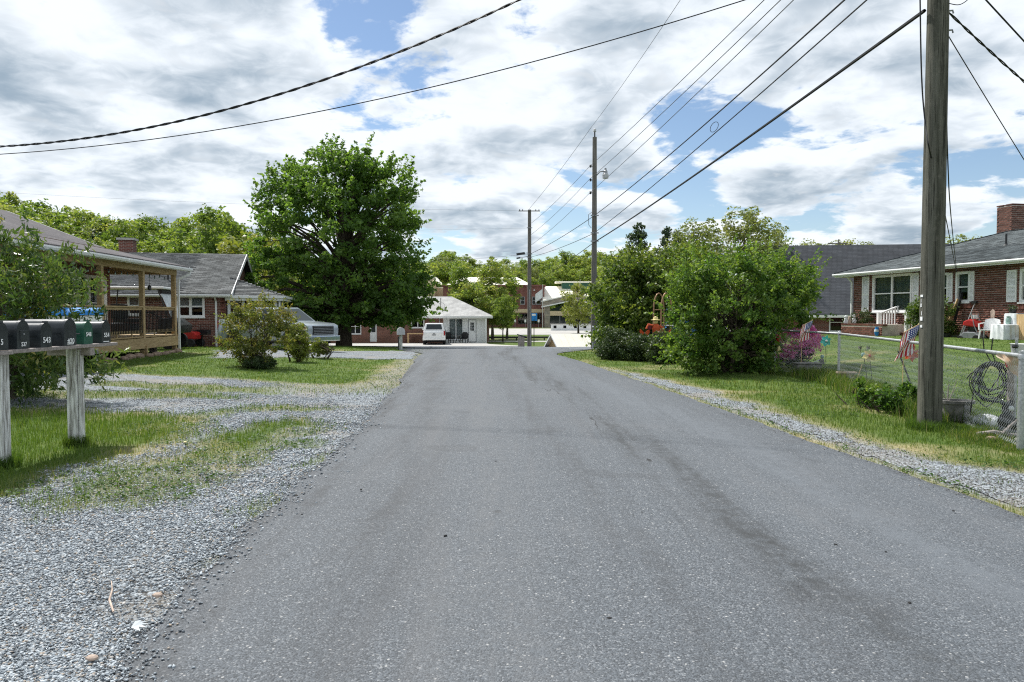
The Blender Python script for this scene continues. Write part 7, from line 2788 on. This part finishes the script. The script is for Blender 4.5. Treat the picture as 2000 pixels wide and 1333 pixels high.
def fence_rubbish():
    # floral cloth draped over the rail at the terminal post
    Y = 9.15
    p = at(1968, 700, Y)
    R = thing('draped_cloth', 'tan floral cloth draped over the fence rail at the end post', 'cloth', (p.x, Y, tz(p.x, Y)))
    o = Vector(R.location)
    V, F = [], []
    for i in range(13):
        for j in range(9):
            u, v = i / 12, j / 8
            q = at(1948 + 60 * u, 690 + 12 * u + v * (8 + 44 * u), Y - .3 * u) - o
            V.append((q.x, q.y + .05 * math.sin(u * 9 + v * 3) - .04 * (1 - v), q.z))
    for i in range(12):
        for j in range(8):
            a = i * 9 + j
            F.append((a, a + 1, a + 10, a + 9))
    MB().add(V, F).build('cloth', M['print'], R, smooth_=True, fix=False)
    # white sack on the ground
    g = at(1928, 826, 10.4)
    R = thing('white_sack', 'crumpled white plastic sack lying behind the fence', 'sack', (g.x, 10.5, tz(g.x, 10.5)), .2)
    mb = MB().ball((0, 0, .05), .24, 16, 10, (1.05, .75, .42))
    mb.v = [(x + .02 * math.sin(9 * y + 7 * x), y, max(-.02, z + .018 * math.sin(14 * x + 5 * y))) for x, y, z in mb.v]
    mb.build('sack', M['sack'], R, smooth_=True)
    # small dark statue with a driftwood log
    g = at(1977, 832, 9.5)
    R = thing('dark_statue', 'small weathered black garden statue beside the end post', 'statue', (g.x, 9.6, tz(g.x, 9.6)), 0)
    mb = MB().lathe([(.12, 0), (.13, .05), (.09, .10), (.11, .18), (.085, .26), (.05, .30), (.06, .34), (.065, .38), (.04, .43), (.01, .45)], 14)
    mb.v = [(x * (1 + .12 * math.sin(11 * z + x * 20)), y, z) for x, y, z in mb.v]
    mb.ball((-.10, -.03, .2), .04, 8, 6, (.8, .8, 1.8)).ball((.09, -.05, .17), .045, 8, 6, (.9, .9, 1.7)).ball((.05, .0, .44), .035).ball((-.05, .02, .43), .03)
    mb.build('figure', M['black'], R, smooth_=True)
    MB().ball((0, -.075, .37), .035, 8, 6).build('face', M['cloth'], R)
    g = at(1965, 842, 9.3)
    R = thing('driftwood_log', 'grey driftwood log at the foot of the dark statue', 'log', (g.x, 9.35, tz(g.x, 9.35)), -.25)
    MB().tube([(-.3, 0, .06), (-.1, .02, .08), (.1, -.01, .05), (.32, .03, .07)], [.02, .035, .03, .012], 9).tube([(.0, 0, .08), (.08, -.05, .20), (.14, -.05, .27)], [.03, .02, .006], 6).build('log', M['woodgrey'], R, smooth_=True)
    for i, (dx, dy, s) in enumerate(((-.25, -.15, .06), (.05, -.2, .05), (.28, -.1, .045))):
        R = thing('field_stone', ('brown field stone at the sack end of the driftwood log', 'small pale field stone below the driftwood log', 'brown field stone at the post end of the driftwood log')[i], 'stone', (g.x + dx, 9.35 + dy, tz(g.x + dx, 9.3)), i)
        MB().ball((0, 0, s * .4), s, 8, 6, (1.3, 1, .7)).build('stone', M['rock' if i != 1 else 'concrete'], R)
    # red can and white box on top of post zone
    g = at(1975, 705, 10.0)
    R = thing('red_bucket', 'red bucket on a short stand behind the end of the fence', 'bucket', (g.x, 10.0, tz(g.x, 10)), 0)
    zz = g.z - tz(g.x, 10)
    MB().lathe([(.06, zz - .09), (.085, zz + .06), (.09, zz + .065), (.08, zz + .06), (.05, zz - .08)], 14).build('pail', M['red'], R, smooth_=True)
    MB().box(-.03, .03, -.03, .03, 0, zz - .095).build('stand', M['woodgrey'], R)
    g = at(1994, 690, 10.4)
    R = thing('white_bucket', 'white plastic bucket on a stand behind the end post', 'bucket', (g.x, 10.4, tz(g.x, 10.4)), 0)
    zz = g.z - tz(g.x, 10.4)
    MB().lathe([(.10, zz - .14), (.13, zz + .12), (.14, zz + .13), (.12, zz + .12), (.09, zz - .12)], 16).build('pail', M['white'], R, smooth_=True)
    for a in range(4):
        MB().tube([(.08 * math.cos(a * PI / 2), .08 * math.sin(a * PI / 2), zz - .14), (.12 * math.cos(a * PI / 2), .12 * math.sin(a * PI / 2), 0)], .012, 5).build('leg', M['steel'], R)
    g = at(1986, 660, 9.9)
    R = thing('steel_stake', 'grey steel stake standing at the fence end', 'stake', (g.x, 9.9, tz(g.x, 9.9)), 0)
    MB().tube([(0, 0, -.1), (.0, 0, g.z - tz(g.x, 9.9))], .018, 8).build('stake', M['galv'], R)
    MB().lathe([(.03, 0), (.04, .02), (.03, .05)], 8, (-.02, 0, g.z - tz(g.x, 9.9) - .14)).build('collar', M['black'], R)


fence_rubbish()


# ------------------------------------------------------------------ things along the bungalow wall
def local_thing(name, label, cat, px, py_base, dy, rz=0.0):
    """stands in front of the bungalow wall by dy metres"""
    x = local_x(HR, px, -dy)
    a = HR.rotation_euler[2]
    w = Vector(HR.location) + Matrix.Rotation(a, 3, 'Z') @ Vector((x, -dy, 0))
    return thing(name, label, cat, (w.x, w.y, HR.location.z + .03), a + rz)


def plastic_chair():
    R = local_thing('plastic_chair', 'white moulded plastic armchair against the bungalow wall', 'chair', 1934, 672, .65, math.radians(35))
    w = 'carwhite'
    MB().prism([(-.25, -.25), (.25, -.25), (.23, .22), (-.23, .22)], .40, .43, 'XY').build('seat', M[w], R, bevel=.01)
    V, F = [], []
    for i in range(9):
        for j in range(5):
            u, v = i / 8 * 2 - 1, j / 4
            V.append((u * .25 * (1 - .12 * v), .22 + .10 * v + .05 * (1 - u * u), .43 + .38 * v - .05 * u * u * v))
    for i in range(8):
        for j in range(4):
            a = i * 5 + j
            F.append((a, a + 1, a + 6, a + 5))
    MB().add(V, F).build('backrest', M[w], R, smooth_=True, fix=False)
    for s in (-1, 1):
        MB().tube([(s * .24, .28, .66), (s * .28, .05, .64), (s * .29, -.2, .62), (s * .27, -.24, .42)], .024, 7).build('armrest', M[w], R, smooth_=True)
        MB().tube([(s * .24, -.23, .42), (s * .28, -.27, 0)], [.03, .02], 7).build('leg', M[w], R)
        MB().tube([(s * .22, .22, .42), (s * .26, .31, 0)], [.03, .02], 7).build('leg', M[w], R)


plastic_chair()


def cloth_table():
    R = local_thing('cloth_table', 'small table under a hanging white cloth with stacked boxes', 'table', 1962, 676, .75)
    V, F = [], []
    n = 40
    for k, (zz, gr) in enumerate(((.62, .0), (.60, .03), (.30, .05), (.02, .07))):
        for i in range(n):
            a = 2 * PI * i / n
            r_ = 1 / max(abs(math.cos(a)), abs(math.sin(a)))
            rr = .30 * min(r_, 1.28) + gr + (.018 * math.sin(i * 1.9) * (k > 0))
            V.append((rr * math.cos(a), rr * .8 * math.sin(a), zz))
    for k in range(3):
        for i in range(n):
            j = (i + 1) % n
            F.append((k * n + i, k * n + j, (k + 1) * n + j, (k + 1) * n + i))
    F.append(tuple(range(n)))
    MB().add(V, F).build('tablecloth', M['cloth'], R, smooth_=True, fix=False)
    for x in (-.22, .22):
        for y in (-.16, .16):
            MB().box(x - .02, x + .02, y - .02, y + .02, 0, .58).build('leg', M['steel'], R)
    R2 = local_thing('draped_stand', 'taller stand under white cloth behind the small table', 'stand', 1981, 672, .40)
    V, F = [], []
    for k, zz in enumerate((.98, .95, .5, .05)):
        for i in range(n):
            a = 2 * PI * i / n
            rr = .24 * min(1 / max(abs(math.cos(a)), abs(math.sin(a))), 1.28) + (.0, .015, .03, .045)[k] + (.015 * math.sin(i * 2.3) * (k > 0))
            V.append((rr * math.cos(a), rr * .7 * math.sin(a), zz))
    for k in range(3):
        for i in range(n):
            j = (i + 1) % n
            F.append((k * n + i, k * n + j, (k + 1) * n + j, (k + 1) * n + i))
    F.append(tuple(range(n)))
    MB().add(V, F).build('cloth', M['cloth'], R2, smooth_=True, fix=False)
    R3 = local_thing('dark_pot', 'dark pot of dried leaves on the draped stand', 'pot', 1977, 630, .40)
    R3.location.z += .98
    MB().lathe([(.09, 0), (.13, .12), (.14, .14), (.12, .13), (.08, .02)], 14).build('pot', M['black'], R3)
    V, F = leaf_quads(RNG.normal(size=(60, 3)) * [.09, .07, .05] + [0, 0, .18], .09, RNG, None, .4)
    np_mesh('dried_leaves', V, F, M['leaf_low'], R3, attrs={'var': ('FACE', RNG.random(60))})
    R4 = local_thing('glass_jar', 'pale green jar on the small cloth covered table', 'jar', 1969, 650, .62)
    R4.location.z += .625
    MB().lathe([(.06, 0), (.075, .03), (.075, .17), (.05, .21), (.055, .23), (.055, .26), (.01, .265)], 14).build('jar', M['glassball'], R4, smooth_=True)


cloth_table()


def push_mower():
    R = local_thing('push_mower', 'red walk behind mower folded against the bungalow wall', 'lawn mower', 1900, 670, .75, math.radians(20))
    MB().prism([(-.32, .10), (.32, .10), (.30, .24), (.18, .34), (-.18, .34), (-.30, .24)], -.24, .24).build('deck', M['steel'], R, bevel=.03)
    MB().prism([(-.26, .55), (.26, .50), (.22, .70), (-.05, .78), (-.22, .70)], -.2, .2).build('engine_cover', M['red'], R, bevel=.04)
    MB().lathe([(.12, .34), (.15, .42), (.14, .55)], 14).build('engine', M['black'], R, smooth_=True)
    for s in (-1, 1):
        MB().tube([(-.36, s * .2, .08), (-.18, s * .2, .56)], .02, 6).tube([(.34, s * .2, .12), (.15, s * .2, .55), (.05, s * .2, 1.0)], .016, 6).build('handle_tube', M['steel'], R)
        wheel(R, (-.28, s * .27, .10), .10, .03, n=12)
        wheel(R, (.26, s * .27, .12), .12, .03, n=12)
    MB().tube([(.05, -.2, 1.0), (.05, .2, 1.0)], .018, 6).build('handle_bar', M['black'], R)
    MB().box(.0, .1, -.12, .12, .80, .93).build('white_guard', M['white'], R)


push_mower()
R_ = local_thing('garden_broom', 'long handled broom leaning on the bungalow wall above the mower', 'broom', 1892, 668, .25)
MB().tube([(-.12, -.25, 0), (.08, .16, 1.35)], .014, 6).build('handle', M['mailgrey'], R_)
MB().box(-.02, .18, .10, .18, 1.33, 1.42).build('head', M['black'], R_)
R_ = local_thing('spade', 'upturned spade with tan blade leaning on the bungalow wall', 'spade', 1936, 668, .15)
MB().tube([(-.15, -.1, 0), (.0, .05, .85)], .013, 6).build('handle', M['woodgrey'], R_)
MB().prism([(-.08, .82), (.08, .82), (.10, 1.05), (.0, 1.14), (-.10, 1.05)], .04, .05).build('blade', M['terracotta'], R_)
R_ = local_thing('wood_plank', 'tan plank leaning on the wall between the narrow windows', 'plank', 1862, 668, .2)
MB().bar((-.1, -.15, .5), (.12, .1, 1.5), .03, .16, (0, 1, 0)).build('plank', M['tanwood'], R_)
MB().bar((.1, -.1, .5), (.26, .1, 1.7), .03, .10, (0, 1, 0)).build('dark_batten', M['black'], R_)
R_ = local_thing('black_pot', 'black plant pots clustered under the tangled shrub', 'pot', 1848, 672, .95)
for i, (x, y, s) in enumerate(((0, 0, 1), (.32, .1, .8), (-.3, .05, .9))):
    MB().lathe([(.10 * s, 0), (.15 * s, .24 * s), (.16 * s, .26 * s), (.14 * s, .25 * s), (.09 * s, .05)], 14, (x, y, 0)).build('pot', M['black'], R_)
R_ = local_thing('wood_planter', 'tan wooden planter box beside the draped stand', 'planter', 1999, 668, .35)
for i in range(5):
    MB().box(-.2 + .085 * i, -.12 + .085 * i, -.2, -.17, 0, .95).build('slat', M['tanwood'], R_)
MB().box(-.2, .22, -.165, .2, 0, .9).build('box', M['dark'], R_)
# ornaments in the planter and by the steps
for px, py, lab, mt, s in ((1655, 632, 'small pale stone animal ornament on the brick planter', 'cloth', 1.0), (1665, 630, 'pale figurine beside the stone animal on the planter', 'terracotta', .9), (1674, 626, 'white lantern ornament at the planter end by the downspout', 'white', 1.1)):
    p = at(px, 628, 31.4)
    base = tz(at(1643, 655, 31.5).x, 31.5) + .51
    R_ = thing('planter_ornament', lab, 'ornament', (p.x, 31.45 + (.25 if s != 1 else .1), base), 0)
    MB().lathe([(.07 * s, 0), (.09 * s, .06), (.06 * s, .16), (.07 * s, .2), (.03 * s, .24)], 12).ball((0, -.01, .28 * s), .065 * s).ball((.05 * s, -.03, .12), .045 * s).build('figure', M[mt], R_, smooth_=True)
p = at(1708, 650, 29.4)
R_ = thing('blue_pot', 'blue and white glazed pot at the stair foot', 'pot', (p.x, 29.2, tz(p.x, 29.2)), 0)
MB().lathe([(.06, 0), (.09, .10), (.10, .22), (.06, .32), (.07, .35), (.06, .34), (.04, .25)], 16).build('pot', M['blue'], R_, smooth_=True)
MB().lathe([(.101, .16), (.103, .21), (.09, .25)], 16).build('glaze_band', M['cloth'], R_, smooth_=True)


# ------------------------------------------------------------------ garden arch, scarecrow and truck glimpse in the hedge gap
def arch():
    Y = 26.5
    g = at(1294, 700, Y)
    R = thing('garden_arch', 'tall copper coloured garden arch in the hedge gap', 'arch', (g.x, Y, tz(g.x, Y)), math.radians(25))
    H = at(1294, 573, Y).z - tz(g.x, Y)
    w = .22
    for y in (-.2, .25):
        pts = [(-w - .02, y, 0), (-w, y, H - .55)]
        for i in range(1, 12):
            a = PI - PI * i / 12
            pts.append((w * math.cos(a), y, H - .55 + .55 * math.sin(a)))
        pts += [(w, y, H - .55), (w + .02, y, 0)]
        MB().tube(pts, .026, 8).build('hoop', M['copper'], R, smooth_=True)
    for z in (.5, .9, 1.3, H - .6, H - .35):
        for s in (-1, 1):
            MB().tube([(s * w * (.97 if z < H - .5 else .85), -.2, z), (s * w * (.97 if z < H - .5 else .85), .25, z)], .010, 5).build('rung', M['copper'], R)


arch()


def scarecrow():
    Y = 25.8
    g = at(1280, 700, Y)
    R = thing('scarecrow', 'scarecrow figure with straw hat and red shirt above the fence', 'scarecrow', (g.x, Y, tz(g.x, Y)), 0)
    z = lambda py: at(1280, py, Y).z - tz(g.x, Y)
    MB().tube([(0, 0, 0), (0, 0, z(632))], .02, 6).build('pole', M['woodgrey'], R)
    zs = z(640)
    mb = MB().lathe([(.10, zs - .22), (.13, zs - .1), (.14, zs), (.09, zs + .10), (.04, zs + .13)], 12, (0.02, 0, 0), 'Z', 1, .7)
    mb.tube([(-.1, 0, zs + .06), (-.26, -.02, zs + .10), (-.33, -.02, zs - .05)], [.05, .045, .04], 7).tube([(.13, 0, zs + .06), (.24, -.02, zs - .02), (.30, -.03, zs - .14)], [.05, .045, .04], 7)
    mb.build('shirt', M['orange'], R, smooth_=True)
    MB().ball((0, 0, zs + .20), .085, 12, 8).build('head', M['yellow'], R, smooth_=True)
    MB().lathe([(.17, zs + .25), (.18, zs + .265), (.09, zs + .28), (.075, zs + .36), (.02, zs + .385)], 14, (0, 0, 0)).build('straw_hat', M['yellow'], R, smooth_=True)
    MB().ball((-.22, 0, zs + .02), .09, 8, 6, (1, .6, 1.4)).build('scarf', M['purplecloth'], R, smooth_=True)


scarecrow()
Y = 26.2
for px, lab in ((1259, 'orange butterfly ornament on the fence left of the scarecrow'), (1302, 'rust butterfly ornament on the fence right of the scarecrow')):
    p = at(px, 648, Y)
    R_ = thing('butterfly_ornament', lab, 'ornament', (p.x, Y, tz(p.x, Y)), 0)
    zz = p.z - tz(p.x, Y)
    MB().tube([(0, 0, 0), (0, 0, zz)], .008, 5).build('stake', M['black'], R_)
    for s in (-1, 1):
        MB().add([(0, 0, zz - .05), (s * .16, -.03, zz + .10), (s * .18, -.03, zz - .02), (s * .10, -.02, zz - .14), (0, .012, zz - .05), (s * .16, -.018, zz + .10), (s * .18, -.018, zz - .02), (s * .10, -.008, zz - .14)], [(0, 1, 2, 3), (7, 6, 5, 4), (0, 4, 5, 1), (1, 5, 6, 2), (2, 6, 7, 3), (3, 7, 4, 0)]).build('wing', M['orange'], R_)
g = Vector((at(1318, 660, 34).x, 34.0, tz(7.5, 34)))
car('blue_pickup', 'dark blue vehicle glimpsed through the garden arch', 'pickup truck', g, math.radians(92), 'blue', False, .95)

# ------------------------------------------------------------------ litter on the gravel
p = gnd(218, 1192)
R_ = thing('twig', 'pale bent twig lying on the gravel', 'twig', (p.x, p.y, p.z + .03), 0)
a, b, c = gnd(222, 1212) - p, gnd(214, 1190) - p, gnd(218, 1150) - p
MB().tube([(a.x, a.y, .012), (b.x, b.y, .018), ((b.x + c.x) / 2 + .01, (b.y + c.y) / 2, .014), (c.x, c.y, .01)], [.005, .006, .004, .002], 6).build('stick', M['terracotta'], R_, smooth_=True)
p = gnd(256, 1244)
R_ = thing('dry_leaf', 'bleached white dry leaf on the gravel at the asphalt edge', 'leaf', (p.x, p.y, p.z + .045), .4)
for i in range(5):
    a = -1.0 + i * .5
    MB().add([(0, 0, 0), (.05 * math.cos(a + .25), .05 * math.sin(a + .25), .012), (.085 * math.cos(a), .085 * math.sin(a), .004), (.05 * math.cos(a - .25), .05 * math.sin(a - .25), .012)], [(0, 1, 2, 3)]).build('lobe', M['cloth'], R_, fix=False)
for px, py, lab in ((308, 1181, 'rusty orange stone on the gravel above the dry leaf'), (180, 1304, 'rusty orange stone on the gravel below the dry leaf')):
    p = gnd(px, py)
    R_ = thing('orange_stone', lab, 'stone', (p.x, p.y, p.z + .035), 0)
    MB().ball((0, 0, 0), .022, 7, 5, (1.4, .9, .6)).build('stone', M['terracotta'], R_)
p = gnd(362, 877)
R_ = thing('dandelion', 'single yellow dandelion in the worn grass strip', 'flower', (p.x, p.y, p.z), 0)
MB().tube([(0, 0, 0), (0, 0, .07)], .003, 5).build('stem', M['leaf_bush'], R_)
MB().lathe([(.004, .065), (.022, .075), (.018, .085), (.002, .09)], 10).build('flower_head', M['yellow'], R_)
for i, (px, py) in enumerate(((1190, 1230), (1776, 1200), (1632, 1082), (1730, 1094), (870, 1062), (705, 968), (968, 912), (1254, 1015), (1862, 1012), (1412, 1130), (590, 1020), (1035, 826))):
    p = gnd(px, py)
    R_ = thing('tar_crumb', 'small black crumb of tar lying on the asphalt', 'tar crumb', (p.x, p.y, p.z + .045), i, 'tar crumbs on the lane')
    MB().ball((0, 0, .004), random.uniform(.007, .013), 6, 4, (1.4, .9, .6)).build('crumb', M['rubber'], R_)
